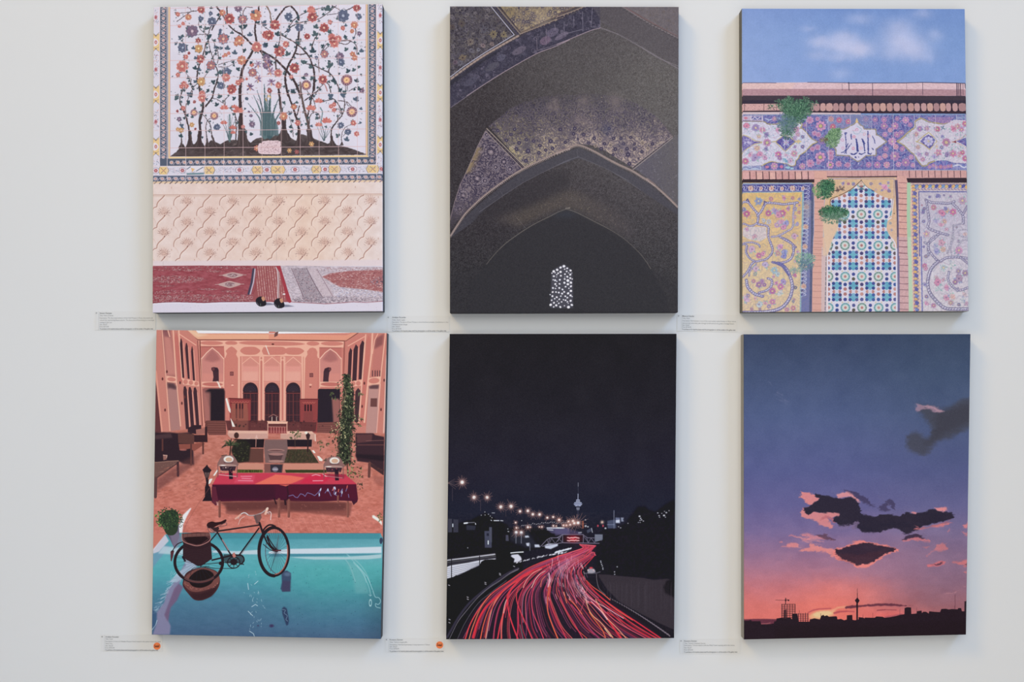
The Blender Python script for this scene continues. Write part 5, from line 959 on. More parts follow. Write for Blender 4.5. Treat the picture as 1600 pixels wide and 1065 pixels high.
    for q in ((F,905,405,16,(90,90,160)),(F,1000,400,28,(84,88,160)),(F,1065,390,14,(96,96,160)),(F,1135,405,22,(120,100,150)),(F,1270,450,48,(186,150,170)),(F,950,525,34,(196,120,140)),(F,1000,585,30,(170,150,180)),(F,1045,590,46,(206,96,140)),(F,1100,560,30,(220,170,120)),(F,1165,575,42,(206,90,140)),(F,1080,540,26,(90,96,170)),(F,830,575,26,(84,80,150)),(F,845,540,20,(84,80,150)),(F,820,500,12,(190,120,150)),(F,840,680,20,(110,110,180)),(F,980,680,36,(150,150,200)),(F,1070,680,30,(220,170,150)),(F,1035,720,36,(206,130,160)),(F,1095,770,24,(206,150,170)),(F,870,820,42,(206,160,170)),(F,1040,915,42,(206,130,150)),(F,970,950,26,(140,160,200)),(F,985,1010,36,(120,130,196)),(F,1055,990,32,(226,180,140)),(F,1230,1010,46,(206,140,180)),(F,1225,900,18,(130,120,150)),(F,1300,825,30,(206,170,160)),(F,840,960,16,(96,100,180)),(F,1205,745,16,(140,130,160)),
              (H,1035,70,40,(206,140,160)),(H,1230,150,46,(206,140,180)),(H,1055,135,34,(222,176,150)),(H,970,95,26,(140,150,190)),(H,985,160,34,(110,120,196)),(H,1225,45,18,(130,120,150)),(H,865,215,26,(140,130,160)),(H,838,110,14,(96,100,180)),(H,850,320,32,(206,110,150)),(H,860,350,26,(206,130,160)),(H,855,525,26,(96,100,170)),(H,870,660,24,(130,110,160)),(H,870,740,32,(206,110,160)),(H,950,760,30,(190,120,160)),(H,985,450,32,(190,150,160)),(H,1000,500,48,(206,110,150)),(H,1060,475,24,(196,150,160)),(H,1090,560,40,(206,120,160)),(H,1010,570,40,(176,206,200)),(H,1090,670,40,(206,130,160)),(H,1165,660,40,(222,170,150)),(H,1140,730,34,(190,150,150)),(H,1230,460,50,(150,120,150)),(H,1225,380,36,(160,140,170)),(H,1300,400,40,(150,120,150)),(H,1190,500,34,(150,110,150)),(H,1230,750,22,(120,120,160)),(H,1310,740,26,(196,150,170)),(H,1290,640,34,(196,170,170)),(H,1150,310,40,(196,212,206)),(H,1060,340,40,(190,212,206)),(H,1260,700,34,(190,206,206))):
        posy(*q)
    for k in range(420):
        x = r.uniform(1438,1513); y = r.uniform(304,486); L = r.uniform(1,2.4); a = r.uniform(0,6.3); P.line([(x, y),(x+math.cos(a)*L, y+math.sin(a)*L)],.6, r.choice([(150,180,176),(206,160,176),(140,134,176),(206,186,176),(170,196,190)]),.55, clip=rw)
    P.fill(lw*veins(P,5.0,.35,1),(150,130,150),.45); P.fill(rw*veins(P,5.0,.35,1),(140,126,156),.45); warp(P,.3,1.6, np.clip(lw+rw,0,1))
    P.line(E([(100,615),(700,612)]),.4,(206,196,190),.3)
    # ------------- shrubs growing from the wall
    def bush(F_, cx, cy, rx, ry, n, cols, base=None, spread=1.0, lw_=.8):
        if base: (px, py), = F_([(cx, cy)]); P.ell(px, py, rx/7.1*.75, ry/7.1*.75, base, alpha=.75, soft=2)
        for k in range(n):
            a = r.uniform(0,6.3); d = r.random()**.6; x = cx+math.cos(a)*rx*d*spread; y = cy+math.sin(a)*ry*d; b = math.atan2(y-cy-ry*.3, x-cx)+r.uniform(-.8,.8)
            (px, py), = F_([(x, y)]); L = r.uniform(1.2,3.0); P.line([(px, py),(px+math.cos(b)*L, py+math.sin(b)*L)], lw_, r.choice(cols),.9, w2=.3)
    gr = [(70,112,84),(92,136,104),(56,90,72),(116,156,124),(46,74,62),(84,120,100)]
    bush(C,640,330,130,90,420, gr,(70,100,84)); bush(C,780,350,110,100,420, gr,(58,92,78)); bush(C,680,430,130,100,500, gr,(64,100,82)); bush(C,610,540,100,110,420, [(84,120,104),(60,92,86),(110,140,128),(96,120,140)],(80,104,110)); bush(C,600,640,60,50,90, gr); bush(C,530,290,60,40,60, gr); bush(C,430,330,40,30,24, gr); bush(C,620,250,40,30,30, gr); bush(C,800,260,50,40,50, gr); bush(C,900,290,40,25,24, gr); bush(C,540,480,60,80,90, [(96,112,150),(110,130,140)])
    g2 = [(110,146,100),(84,122,84),(134,170,120),(66,100,74),(150,180,140),(96,120,100)]
    bush(C,1130,640,70,60,300, g2,(96,130,96)); bush(C,1100,700,80,80,340, g2,(90,124,92)); bush(C,1010,700,40,20,50, [(96,90,70),(130,120,90)]); bush(C,1160,600,40,30,60, g2)
    g3 = [(52,100,70),(74,130,90),(40,76,60),(100,150,110),(36,62,54),(60,110,84)]
    bush(E,1030,310,95,85,480, g3,(44,84,64)); bush(E,1060,260,70,50,160, g3); bush(E,1010,390,80,40,160, g3); bush(E,930,340,40,50,90, [(110,150,100),(140,170,120)]); bush(E,1190,320,50,25,50, [(130,110,110),(96,80,80)]); P.line(E([(1120,340),(1220,325)]),1.0,(90,66,64),.8)
    bush(E,1120,580,160,60,620, g3,(48,90,66)); bush(E,1120,640,150,60,300, [(96,130,110),(120,150,130),(84,116,96)]); bush(E,1080,545,90,40,160, g3)
    bush(G,800,240,110,60,260, [(110,150,140),(130,170,150),(96,140,130),(150,180,160)]); bush(G,810,310,80,60,200, [(96,124,140),(120,150,150),(84,110,130)]); bush(G,700,370,70,30,60, [(130,160,150)])
    P.grain(.025,.6)
    P.a = P.a*.9+P.a.mean(2, keepdims=True)*.1
    return P

# ---------------------------------------------------------------- print: courtyard, pool and bicycle
def paint_courtyard():
    P = Pic(QUADS['courtyard'], seed=4); r = P.r
    A = lambda p: Z(230,510, p); B = lambda p: Z(420,510, p); C = lambda p: Z(230,630, p); D = lambda p: Z(420,630, p)
    E = lambda p: Z(230,760, p); F = lambda p: Z(420,760, p); G = lambda p: Z(230,870, p); H = lambda p: Z(420,870, p)
    wall = (208,126,112); trim = (238,176,152); drk = (52,40,48); pl = (226,150,136)
    P.a[:] = P.grad([(510,(212,132,116)),(600,(202,122,112)),(680,(180,106,98)),(720,(186,112,98)),(760,(200,120,102)),(835,(208,124,106)),(1000,(190,110,100))])
    # sky strip
    P.poly(A([(480,0),(560,75),(1420,75),(1420,0)])+B([(900,0),(900,70),(0,80),(0,0)]),(236,232,240))
    P.poly(A([(440,30),(530,30),(570,82),(1420,82),(1420,148),(560,148)]),(232,168,136),1); P.poly(B([(0,82),(860,95),(930,70),(1000,70),(860,158),(0,150)]),(228,150,124),1)
    P.poly(A([(430,36),(480,40),(600,75),(690,85),(560,120)]),(236,206,172),.6, soft=1.5)
    # back wall field
    P.poly(A([(560,150),(1420,150)])+B([(0,150),(860,158),(840,1065),(840,1500)])+A([(600,1500)]),(206,122,110))
    P.line(A([(400,30),(560,146),(1420,146)]),1.3,(120,66,60),1); P.line(B([(0,146),(860,158),(990,70)]),1.3,(120,66,60),1)
    def tl(F_, pts, w=1.4, c=trim, a=1.0, sm=0): P.line(F_(pts), w, c, a, smooth=sm)
    def blob(F_, x0, y0, x1, y1, c=wall, n=0):
        (a, b),(d, e) = F_([(x0, y0),(x1, y1)]); P.ell((a+d)/2,(b+e)/2,(d-a)/2,(e-b)/2, c)
    # frieze
    P.poly(A([(565,155),(1420,155),(1420,215),(585,215)]), trim); P.poly(B([(0,155),(835,165),(830,232),(0,222)]), trim)
    for x0, x1 in ((585,840),(865,1000),(1020,1420)): blob(A, x0,160, x1,205)
    for x0, x1 in ((-200,395),(420,560),(580,825)): blob(B, x0,165, x1,212)
    P.poly(A([(850,200),(1420,210),(1420,330),(1030,330),(1030,1065),(1000,1065),(1005,350),(860,350)]), trim)
    P.poly(B([(0,215),(560,225),(560,350),(410,345),(400,800),(370,800),(360,330),(0,325)]), trim)
    for x0, x1 in ((1030,1255),(1280,1560)):
        P.poly(A([(x0,268),(x0+30,235),(x0+70,225),(x1-70,225),(x1-30,240),(x1,268),(x1-30,300),(x1-70,312),(x0+70,312),(x0+30,298)]), wall, smooth=3)
    P.poly(B([(170,268),(200,240),(240,232),(330,235),(370,250),(392,272),(360,300),(320,312),(230,310),(195,298)]), wall, smooth=3)
    P.poly(B([(-60,230),(110,232),(148,265),(120,300),(60,312),(-60,310)]), wall, smooth=2)
    # lobed tall panels
    P.poly(A([(870,1000),(865,350),(885,300),(870,270),(905,235),(935,220),(965,235),(1000,270),(985,310),(1008,350),(1005,1000)]), wall)
    P.poly(B([(395,800),(405,350),(430,310),(425,275),(455,240),(487,232),(520,245),(540,280),(535,320),(548,360),(530,800)]), wall)
    for (F_, x, y) in ((A,938,522),(B,472,538)): P.poly(F_([(x-20, y-22),(x+20, y-22),(x+20, y+22),(x-20, y+22)]),(112,60,64)); P.line(F_([(x-9, y-9),(x+9, y-9),(x+9, y+9),(x-9, y+9),(x-9, y-9)]),.5, wall)
    P.poly(A([(925,635),(965,635),(960,665),(945,672),(930,655)]),(196,110,98)); P.ell(*A([(945,650)])[0],2.3,1.4,(238,170,150)); P.ell(*B([(462,645)])[0],2.3,1.4,(238,174,152)); P.ell(*B([(462,668)])[0],1.4,1.2,(140,76,70))
    # arched bays with doors
    for (F_, x0, x1) in ((A,1050,1240),(A,1292,1478),(B,180,362)):
        xm = (x0+x1)/2
        P.poly(F_([(x0,335),(x1,335),(x1,1065),(x0,1065)]),(218,140,124))
        P.poly(F_([(x0+5,420),(xm,345),(x1-5,420),(x1-5,620),(x0+5,620)]), pl,1, soft=.4)
        P.poly(F_([(x0+8,400),(xm,345),(x1-8,400),(x1-20,440),(x0+20,440)]),(206,130,116),.6, soft=1.2)
        P.poly(F_([(x0+10,500),(x1-10,500),(x1-10,605),(x0+10,605)]),(232,168,150),.7, soft=1.5)
        tl(F_, [(x0,415),(xm,338),(x1,415)],1.1); tl(F_, [(x0,335),(x0,1065)],.9,(240,176,154));
        tl(F_, [(x0,608),(x1,608)],.6,(200,120,104))
        P.poly(F_([(x0+12,1065),(x0+14,720)]+[(xm+math.cos(math.pi-t*math.pi/10)*(x1-x0)*.445,712-math.sin(t*math.pi/10)*94) for t in range(11)]+[(x1-12,1065)]),(62,42,50))
        P.poly(F_([(xm+math.cos(math.pi-t*math.pi/10)*(x1-x0)*.40,718-math.sin(t*math.pi/10)*84) for t in range(11)]),(50,42,54))
        for t in range(1,10):
            a = math.pi*t/10; P.line(F_([(xm,725),(xm+math.cos(a)*72,725-math.sin(a)*75)]),.3,(96,66,74),.7)
        for q in (.55,.8): P.line(F_([(xm+math.cos(math.pi-t*math.pi/10)*72*q,722-math.sin(t*math.pi/10)*76*q) for t in range(11)]),.3,(96,66,74),.7)
        P.line(F_([(x0+12,740),(x1-12,740)]),1.2,(126,62,62)); P.line(F_([(xm,740),(xm,1065)]),1.1,(120,60,60))
        for xx in (x0+22, xm-42, xm+42, x1-22): P.line(F_([(xx,750),(xx,1065)]),.7,(104,54,58),.9)
        for yy in (830,980): P.line(F_([(x0+15, yy),(x1-15, yy)]),.9,(110,56,58),.9)
        for yy in range(770,1060,22): P.line(F_([(x0+20, yy),(x1-20, yy)]),.25,(130,84,84),.5)
    for (F_, x) in ((A,1266),(B,152)):
        P.poly(F_([(x-24,330),(x+24,330),(x+24,1065),(x-24,1065)]), trim); P.poly(F_([(x-11,385),(x,370),(x+11,385),(x+11,1040),(x-11,1040)]),(204,120,108))
        P.ell(*F_([(x,350)])[0],1.4,2.0, wall)
    for (F_, x) in ((A,1037),(B,384)): P.line(F_([(x,335),(x,800)]),1.0, wall)
    # side niches with pointed arches
    for (F_, x0, x1, y0, ap) in ((A,600,850,225,235),(B,565,805,235,248)):
        xm = (x0+x1)/2-3
        P.poly(F_([(x0, y0),(x1, y0),(x1,612),(x0,612)]),(196,112,102))
        P.poly(F_([(x0+5,612),(x0+5,360),(xm, ap+5),(x1-8,360),(x1-5,612)]),(206,132,122))
        P.poly(F_([(x0+30,370),(x0+70,310),(xm,245),(xm+60,310),(x1-35,370),(xm,395)]),(150,88,88),.55, soft=2)
        P.poly(F_([(x0+10,520),(x1-10,520),(x1-10,610),(x0+10,610)]),(224,142,126),.5, soft=2)
        tl(F_, [(x0,360),(x0+60,290),(xm, ap),(x1-60,290),(x1,360)],1.5,(244,186,166)); tl(F_, [(x0,350),(x0,680)],1.3); tl(F_, [(x1,350),(x1,680)],1.3)
        P.line(F_([(x0, y0),(x1, y0)]),.7,(130,70,68),.8)
        P.poly(F_([(x0,612),(x1,612),(x1,668),(x0,668)]), trim); P.ell(*F_([((x0+x1)/2,640)])[0],(x1-x0)/14.2*.9,3.0,(196,110,100))
    P.poly(A([(725,608),(735,560),(728,500),(712,480),(712,455),(735,448),(780,455),(793,480),(795,608)]),(66,44,54)); P.ell(*A([(733,470)])[0],2.2,2.6,(110,62,66))
    P.poly(B([(602,610),(608,500),(620,465),(660,450),(690,455),(693,480),(672,505),(665,560),(662,612)]),(66,44,54)); P.ell(*B([(678,472)])[0],2.0,2.4,(110,62,66))
    for k in range(5): P.line(A([(742+k*11,500),(742+k*11,600)]),.3,(120,76,80),.6); P.line(B([(614+k*11,500),(614+k*11,605)]),.3,(120,76,80),.6)
    # dark doorways below
    P.poly(A([(615,690),(640,680),(850,682),(862,720),(862,1065),(680,1065),(640,1000),(615,900)]),(150,92,88))
    P.poly(A([(640,720),(690,690),(850,690),(860,720),(860,1140),(700,1140),(690,900)]),(44,36,44),1, soft=1.2)
    P.poly(A([(620,720),(700,730),(700,1130),(640,1065),(615,960)]),(176,110,102),.85, soft=2)
    P.poly(B([(545,700),(560,690),(790,690),(790,1065),(530,1140),(540,900)]),(46,38,48),1)
    P.poly(B([(700,800),(790,800),(785,1140),(720,1140)]),(168,104,96),.9, soft=1.2)
    P.line(A([(585,160),(600,700),(640,1065)]),1.6,(120,62,58)); P.line(A([(572,160),(590,700),(606,1200)]),1.4,(226,150,130)); P.line(B([(845,165),(835,600),(800,1065)]),2.4,(196,116,104)); P.line(B([(838,160),(830,560)]),1.1,(128,66,60))
    # carved screens
    P.poly(A([(910,790),(1150,800),(1145,1200),(920,1200)]),(150,66,66)); P.line(A([(905,797),(1155,805)]),1.6,(104,42,46)); P.line(A([(925,850),(1120,850)]),.9,(104,44,48))
    for k in range(6): P.line(A([(935+k*32,832),(951+k*32,845),(967+k*32,832)]),.8,(206,110,96),.8)
    P.poly(A([(940,850),(1110,850),(1120,1065),(930,1065)]),(164,92,78),.8)
    for x in (990,1028,1057): P.line(A([(x,862),(x,1010)]),2.6,(66,38,46))
    P.poly(B([(345,800),(545,800),(535,1400),(350,1400)]),(150,68,68)); P.line(B([(340,805),(550,805)]),1.6,(104,42,46))
    for k in range(5): P.line(B([(375+k*28,838),(389+k*28,850),(403+k*28,838)]),.8,(206,110,96),.8)
    for x in (404,436,468): P.line(B([(x,872),(x,930)]),2.6,(56,34,42))
    P.poly(B([(390,950),(490,940),(490,1065),(380,1065)]),(130,66,66),.7, soft=.6)
    # left wing
    P.poly(A([(100,35),(440,35),(560,150),(600,700),(640,1300),(85,1300)]),(204,128,114))
    P.poly(A([(160,36),(260,36),(330,560),(210,540)]),(150,92,92),.8, soft=1.5); P.poly(A([(180,60),(250,60),(330,540),(215,540)]),(206,134,122),.85, soft=2)
    P.poly(A([(172,36),(230,36),(262,120),(190,110)]),(128,76,82),.7, soft=1.5)
    P.poly(A([(300,130),(320,60),(345,130),(390,620),(345,610)]),(200,112,102)); tl(A, [(165,36),(195,400),(212,620),(262,1300)],1.3); tl(A, [(228,36),(250,110)],1.6); tl(A, [(288,40),(298,200),(322,600),(370,1100)],2.0); tl(A, [(350,36),(355,120),(388,580)],2.2)
    P.poly(A([(215,545),(320,560),(325,625),(220,612)]), trim); P.ell(*A([(270,585)])[0],6.6,3.2, wall,.1)
    P.poly(A([(220,620),(300,630),(325,660),(370,1180),(265,1180)]),(176,124,118)); P.poly(A([(222,622),(300,632),(322,668),(322,700),(250,680),(230,690)]),(70,48,56),.8, soft=1.5)
    P.poly(A([(85,560),(110,700),(165,1200),(85,1200)]),(104,58,60)); tl(A, [(98,500),(125,780),(165,1180)],2.6,(228,152,132))
    P.poly(A([(360,60),(560,190),(590,640),(390,570)]),(206,124,112)); tl(A, [(360,85),(540,205)],1.3); tl(A, [(395,580),(575,650)],1.0); P.poly(A([(390,575),(570,610),(575,665),(395,640)]), trim)
    for k in range(3): P.ell(*A([(425+k*60,612+k*10)])[0],3.6-.3*k,3.8-.3*k, wall)
    for (x0, y0, x1, yt, yb) in ((362,150,412,130,570),(420,200,472,178,580),(486,235,530,215,600)):
        P.poly(A([(x0, y0+40),(x0+8, yt+8),((x0+x1)/2-8, yt),(x1-22, yt+40),(x1, yb),(x1-22, yb-4)]),(70,46,54)); tl(A, [(x1-14, yt+50),(x1+8, yb)],1.0,(232,160,140))
    for (x0, yt, x1, yb) in ((400,660,450,1180),(455,668,505,1140),(512,672,560,1100)):
        P.poly(A([(x0, yt+60),(x0+6, yt+5),(x0+25, yt),(x0+40, yt+40),(x1+18, yb),(x0+32, yb)]),(70,46,54)); tl(A, [(x0+46, yt+60),(x1+26, yb)],1.2,(230,156,138))
    tl(A, [(565,180),(600,700),(640,1200)],2.2,(226,148,130)); P.line(A([(560,160),(590,660),(612,1100)]),1.2,(124,66,62))
    for (x, y) in ((170,580),(365,622),(218,500),(385,850),(198,925),(415,780)): P.ell(*A([(x, y)])[0],1.4,2.4,(104,56,56))
    # right wing
    P.poly(B([(1000,70),(1310,72),(1290,500),(1270,1300),(1400,1400),(760,1400),(820,700),(860,160)]),(204,126,112))
    P.poly(B([(880,170),(1070,90),(1040,580),(880,640)]),(206,122,110)); tl(B, [(880,215),(1060,112)],1.3);
    for (x0, x1, yt, yb) in ((885,925,235,640),(940,990,195,598),(1010,1064,152,585)):
        P.poly(B([(x0, yt+60),((x0+x1)/2, yt),(x1, yt+30),(x1-18, yb),(x0-14, yb)]),(70,46,54)); tl(B, [(x1+6, yt+40),(x1-10, yb)],1.0,(232,160,140))
    P.poly(B([(890,612),(1030,590),(1025,655),(890,668)]), trim)
    for k in range(2): P.ell(*B([(935+k*58,632-k*3)])[0],3.6,3.6, wall)
    for (x0, yt, x1, yb) in ((905,690,940,1060),(960,680,1010,1060)): P.poly(B([(x0, yt+40),(x0+30, yt),(x1+8, yt+30),(x1-20, yb),(x0-8, yb)]),(72,50,56))
    P.poly(B([(1085,150),(1110,90),(1130,150),(1080,1100),(1000,1100),(1040,600)]),(202,116,104)); tl(B, [(1075,90),(1060,250),(1035,600),(1000,1060)],2.0); tl(B, [(1150,80),(1140,300),(1100,620),(1060,1060)],2.6)
    P.poly(B([(1180,130),(1280,75),(1240,550),(1140,560)]),(196,118,108)); P.poly(B([(1190,130),(1275,80),(1262,200),(1170,250)]),(128,74,76),.75, soft=1.5)
    tl(B, [(1295,76),(1270,300),(1240,560),(1200,1060)],1.6); tl(B, [(1210,80),(1175,150),(1150,300)],1.2)
    P.poly(B([(1105,570),(1240,550),(1230,640),(1100,655)]), trim); P.ell(*B([(1168,600)])[0],8.2,4.3, wall,-.1)
    for x in (1150,1180,1205,1232): P.line(B([(x,490),(x,548)]),1.6,(84,54,60),.9)
    P.poly(B([(1110,665),(1150,650),(1222,645),(1190,1400),(1060,1400)]),(190,140,132)); P.poly(B([(1110,665),(1150,648),(1222,645),(1215,690),(1120,690)]),(84,56,62),.85, soft=1)
    P.poly(B([(1130,795),(1203,795),(1200,890),(1126,888)]),(112,70,68)); tl(B, [(1238,640),(1196,1180)],1.1,(240,176,160)); P.poly(B([(1300,300),(1310,500),(1280,1300),(1262,1300)]),(236,190,172),.8)
    for (x, y) in ((1060,628),(1280,595),(1035,885),(1245,920)): P.ell(*B([(x, y)])[0],1.3,2.4,(104,56,56))
    # steps in the doorways and ground
    P.poly(C([(650,190),(870,190),(880,350),(680,350),(640,250)]),(112,66,62));
    for k in range(6): P.line(C([(670,205+k*26),(872,208+k*26)]),.6,(170,104,92),.6)
    P.poly(D([(540,210),(760,205),(760,370),(530,370)]),(118,70,66))
    for k in range(7): P.line(D([(540,225+k*22),(740,222+k*22)]),.5,(176,108,96),.6)
    P.poly(C([(870,190),(1340,190)])+D([(530,210),(520,310),(-50,300)])+C([(890,300)]),(96,52,54),.92)
    P.poly(C([(930,60),(1120,60),(1120,300),(935,300)]),(150,88,76),.6, soft=1)
    for k in range(60): x = r.uniform(900,1950); y = r.uniform(180,300); P.ell(*C([(x, y)])[0], r.uniform(.6,1.6), None, r.choice([(130,74,70),(60,36,42),(84,48,50),(40,40,38)]), alpha=.6, soft=.3)
    gr = P.mask(C([(60,330),(640,260),(680,350),(870,355),(890,300),(2100,330),(2650,330),(2650,1440),(60,1440)]), soft=.5)
    base = P.grad([(670,(196,118,102)),(720,(198,120,104)),(780,(204,118,102)),(834,(206,118,104))])
    P.fill(gr, base+((P.noise(3, ax=2.2, oct=3)-.5)*.16)[..., None])
    def grline(a, b, c=(150,84,78), al=.5, w=.4): P.line([a, b], w, c, al)
    # --- shaded furniture on the left
    P.poly(C([(75,320),(260,320),(340,330),(500,320),(520,680),(400,670),(350,640),(220,640),(75,680)]),(52,38,46),1, soft=1.2)
    P.poly(C([(90,350),(260,330),(280,380),(90,400)]),(86,62,66),.8, soft=1); P.poly(C([(340,330),(520,340),(520,450),(345,440)]),(98,62,58)); P.poly(C([(350,450),(500,450),(620,430),(640,450),(520,530),(480,500),(360,520)]),(146,80,70))
    P.poly(C([(450,270),(520,240),(600,240),(600,300),(540,340),(450,320)]),(58,40,48)); P.poly(C([(540,290),(640,275),(640,330),(545,350)]),(164,104,94)); P.poly(C([(640,260),(665,255),(670,430),(520,430),(520,350),(640,350)]),(58,38,44))
    for (x, y0, y1) in ((620,440,555),(487,460,680),(170,400,520)): P.line(C([(x, y0),(x, y1)]),2.6,(96,58,56))
    P.ell(*C([(400,515)])[0],5.5,1.4,(190,110,100), alpha=.7)
    P.poly(C([(75,650),(350,635),(350,660),(110,830),(75,830)]),(116,82,76)); P.line(C([(75,655),(345,635)]),1.1,(150,112,98)); P.line(C([(348,650),(110,822)]),2.0,(92,60,60)); P.line(C([(340,660),(342,800)]),3.8,(72,48,54)); P.line(C([(95,830),(90,1035)]),5,(96,66,66))
    for k in range(40): x = r.uniform(85,320); y = r.uniform(650,780); P.ell(*C([(x, min(y,640+(350-x)*.7))])[0],.7,.4,(150,108,96), alpha=.6)
    P.poly(C([(175,565),(225,575),(215,620),(180,630)]),(160,110,100),.9); P.line(C([(180,575),(220,575),(215,600)]),.9,(214,170,154))
    P.poly(C([(110,840),(330,690),(420,690),(520,660),(600,590),(480,700),(360,800),(130,960),(110,1010)]),(96,56,58),.55, soft=2.5)
    P.poly(C([(360,660),(640,520),(520,690),(400,720)]),(120,70,66),.45, soft=2.5)
    for k in range(120): x = r.uniform(100,700); y = r.uniform(700,1060); P.line(C([(x, y),(x+r.uniform(10,45), y-r.uniform(2,14))]),.7, r.choice([(150,84,74),(224,140,118),(128,70,66)]),.45, soft=.4)
    # --- shaded furniture on the right
    P.poly(D([(960,330),(1160,330),(1180,350),(1280,370),(1275,760),(1130,660),(980,640),(965,560)]),(62,42,50),1, soft=.8); P.poly(D([(970,345),(1150,340),(1140,420),(980,440)]),(104,64,66),.8, soft=.6)
    P.line(D([(985,460),(1275,460)]),1.3,(118,72,70),.8); P.line(D([(1080,415),(1275,410)]),.9,(140,92,88),.8); P.poly(D([(960,560),(1275,575),(1275,640),(965,600)]),(40,32,40),.8, soft=1)
    P.poly(D([(1110,650),(1275,740),(1275,800),(1100,680)]),(72,48,52)); P.line(D([(1118,660),(1112,810)]),4.2,(108,66,62)); P.poly(D([(1150,800),(1270,820),(1270,930),(1180,880)]),(140,82,76),.45, soft=2)
    for k in range(70): x = r.uniform(960,1270); y = r.uniform(700,1400); P.line(D([(x, y),(x+r.uniform(6,20), y+r.uniform(-4,4))]),.8, r.choice([(150,84,74),(222,140,120)]),.4, soft=.4)
    # sun strips
    for pts in ([(778,612),(800,625),(815,680),(795,670)], [(868,800),(885,790),(925,920),(925,960),(900,930)], [(922,1010),(955,1065),(975,1110),(945,1110)]): P.poly(A(pts),(244,226,216))
    P.line(A([(1315,210),(1352,308)]),1.3,(244,220,206)); P.line(A([(778,612),(812,675)]),2.2,(244,214,200),.8)
    P.poly(C([(775,735),(785,745),(750,800),(730,800)]),(246,232,224)); P.poly(C([(700,835),(725,835),(700,885),(680,895),(685,850)]),(246,232,224))
    # white cloth tables far side
    P.poly(C([(900,300),(1340,305),(1340,390),(1250,395),(1190,395),(1060,395),(920,380),(890,340)]),(206,156,142)); P.poly(C([(905,302),(1335,308),(1335,335),(900,330)]),(226,176,156)); P.poly(C([(1040,400),(1150,380),(1090,430)]),(222,180,166)); P.poly(C([(1195,390),(1215,340),(1240,440),(1200,440)]),(226,186,172),.8)
    P.poly(D([(130,308),(480,308),(520,345),(518,420),(495,400),(460,400),(200,400),(130,390)]),(206,156,140)); P.poly(D([(135,310),(475,310),(500,335),(140,340)]),(230,180,158)); P.line(D([(515,345),(518,415)]),1.6,(238,200,184))
    P.poly(D([(200,400),(480,400),(475,480),(205,480)]),(42,34,42)); P.line(D([(483,400),(483,490)]),1.0,(190,130,118)); P.poly(C([(940,395),(1300,395),(1290,490),(1130,490),(1040,420)]),(40,32,38)); P.line(C([(1208,390),(1205,480)]),1.0,(200,140,126))
    # little white stand with candlesticks
    P.poly(C([(1330,195),(1560,200),(1555,225),(1340,225)]),(238,182,158));
    for x in (1338,1550): P.line(C([(x,225),(x,350)]),1.3,(226,166,146))
    P.line(C([(1345,260),(1545,262)]),.8,(214,150,134)); P.line(C([(1350,330),(1545,330)]),1.0,(190,96,92)); P.poly(C([(1345,262),(1545,262),(1545,330),(1350,330)]),(140,60,64),.8)
    for k in range(6): P.line(C([(1375+k*30,265),(1375+k*30,325)]),1,(226,150,136),.7)
    for x in (1383,1372+0,1440): pass
    for x in (1384,1435): P.line(C([(x,150),(x,195)]),.8,(246,214,196))
    P.line(C([(1350,150),(1400,120),(1450,148)]),.9,(160,110,104))
    # planting bed, low wall, agave, fountain
    P.poly(C([(1120,500),(1290,500),(1290,655),(1000,655),(1000,600)]),(104,66,60)); P.poly(D([(130,510),(460,505),(560,660),(120,660)]),(66,58,46),1, soft=.5)
    for k in range(260):
        x = r.uniform(130,540); y = r.uniform(520,655);
        if x < 460+(y-505)*.6: P.line(D([(x, y),(x+r.uniform(-10,10), y-r.uniform(4,18))]),.7, r.choice([(74,82,52),(48,52,40),(92,78,58),(104,72,60)]),.7, soft=.2)
    P.line(D([(100,500),(460,500),(580,665)]),1.2,(208,138,120)); P.poly(D([(455,505),(475,500),(600,665),(560,665)]),(196,122,106))
    P.poly(D([(475,520),(500,520),(520,550),(500,552)]),(248,232,222)); P.poly(D([(535,582),(560,585),(600,625),(590,640),(560,635)]),(248,232,222))
    P.poly(D([(100,668),(640,668),(700,690),(640,735),(100,735)]),(206,136,116)); P.poly(C([(990,662),(1290,668),(1290,735),(1000,735)]),(206,138,118)); P.poly(C([(1000,733),(1280,735),(1280,765),(1000,768)]),(62,70,36)); P.poly(D([(180,735),(640,735),(640,768),(190,768)]),(60,64,38))
    for k in range(90): x = r.uniform(1000,1280); P.line(C([(x,765),(x+r.uniform(-8,8),740)]),.6, r.choice([(104,112,52),(52,56,32)]),.8)
    P.poly(C([(960,440),(1000,400),(1100,410),(1150,460),(1130,640),(1010,660),(960,600),(930,520)]),(44,42,38),1, soft=1.2)
    for k in range(90): a = r.uniform(0,6.3); d = r.random()**.5; lobed(P, *C([(1050+math.cos(a)*90*d,530+math.sin(a)*110*d)])[0], r.uniform(1.2,2.4), r.uniform(0,6.3), r.choice([(60,62,44),(40,40,38),(78,80,52),(52,48,44)]))
    for k in range(46):
        a = -math.pi/2+r.uniform(-1.7,1.7); L = r.uniform(8,15); x, y = C([(925,470)])[0]
        P.line([(x, y),(x+math.cos(a)*L*.6, y+math.sin(a)*L*.6-1),(x+math.cos(a)*L, y+math.sin(a)*L+L*.18)],1.3, r.choice([(48,56,44),(70,82,58),(36,40,38),(92,96,66)]),.95, w2=.3, smooth=3)
    P.ell(*C([(990,355)])[0],3.8,4.8,(70,46,44)); P.line(C([(925,480),(915,600)]),1.8,(60,44,42))
    for k in range(12): a = r.uniform(1.8,2.9); x, y = C([(880,570)])[0]; P.line([(x, y),(x-r.uniform(3,9), y+r.uniform(1,10))],.7,(66,54,48),.9)
    P.poly(C([(1305,400),(1550,400),(1560,500),(1520,660),(1310,660),(1295,480)]),(126,96,94),1, soft=.4)
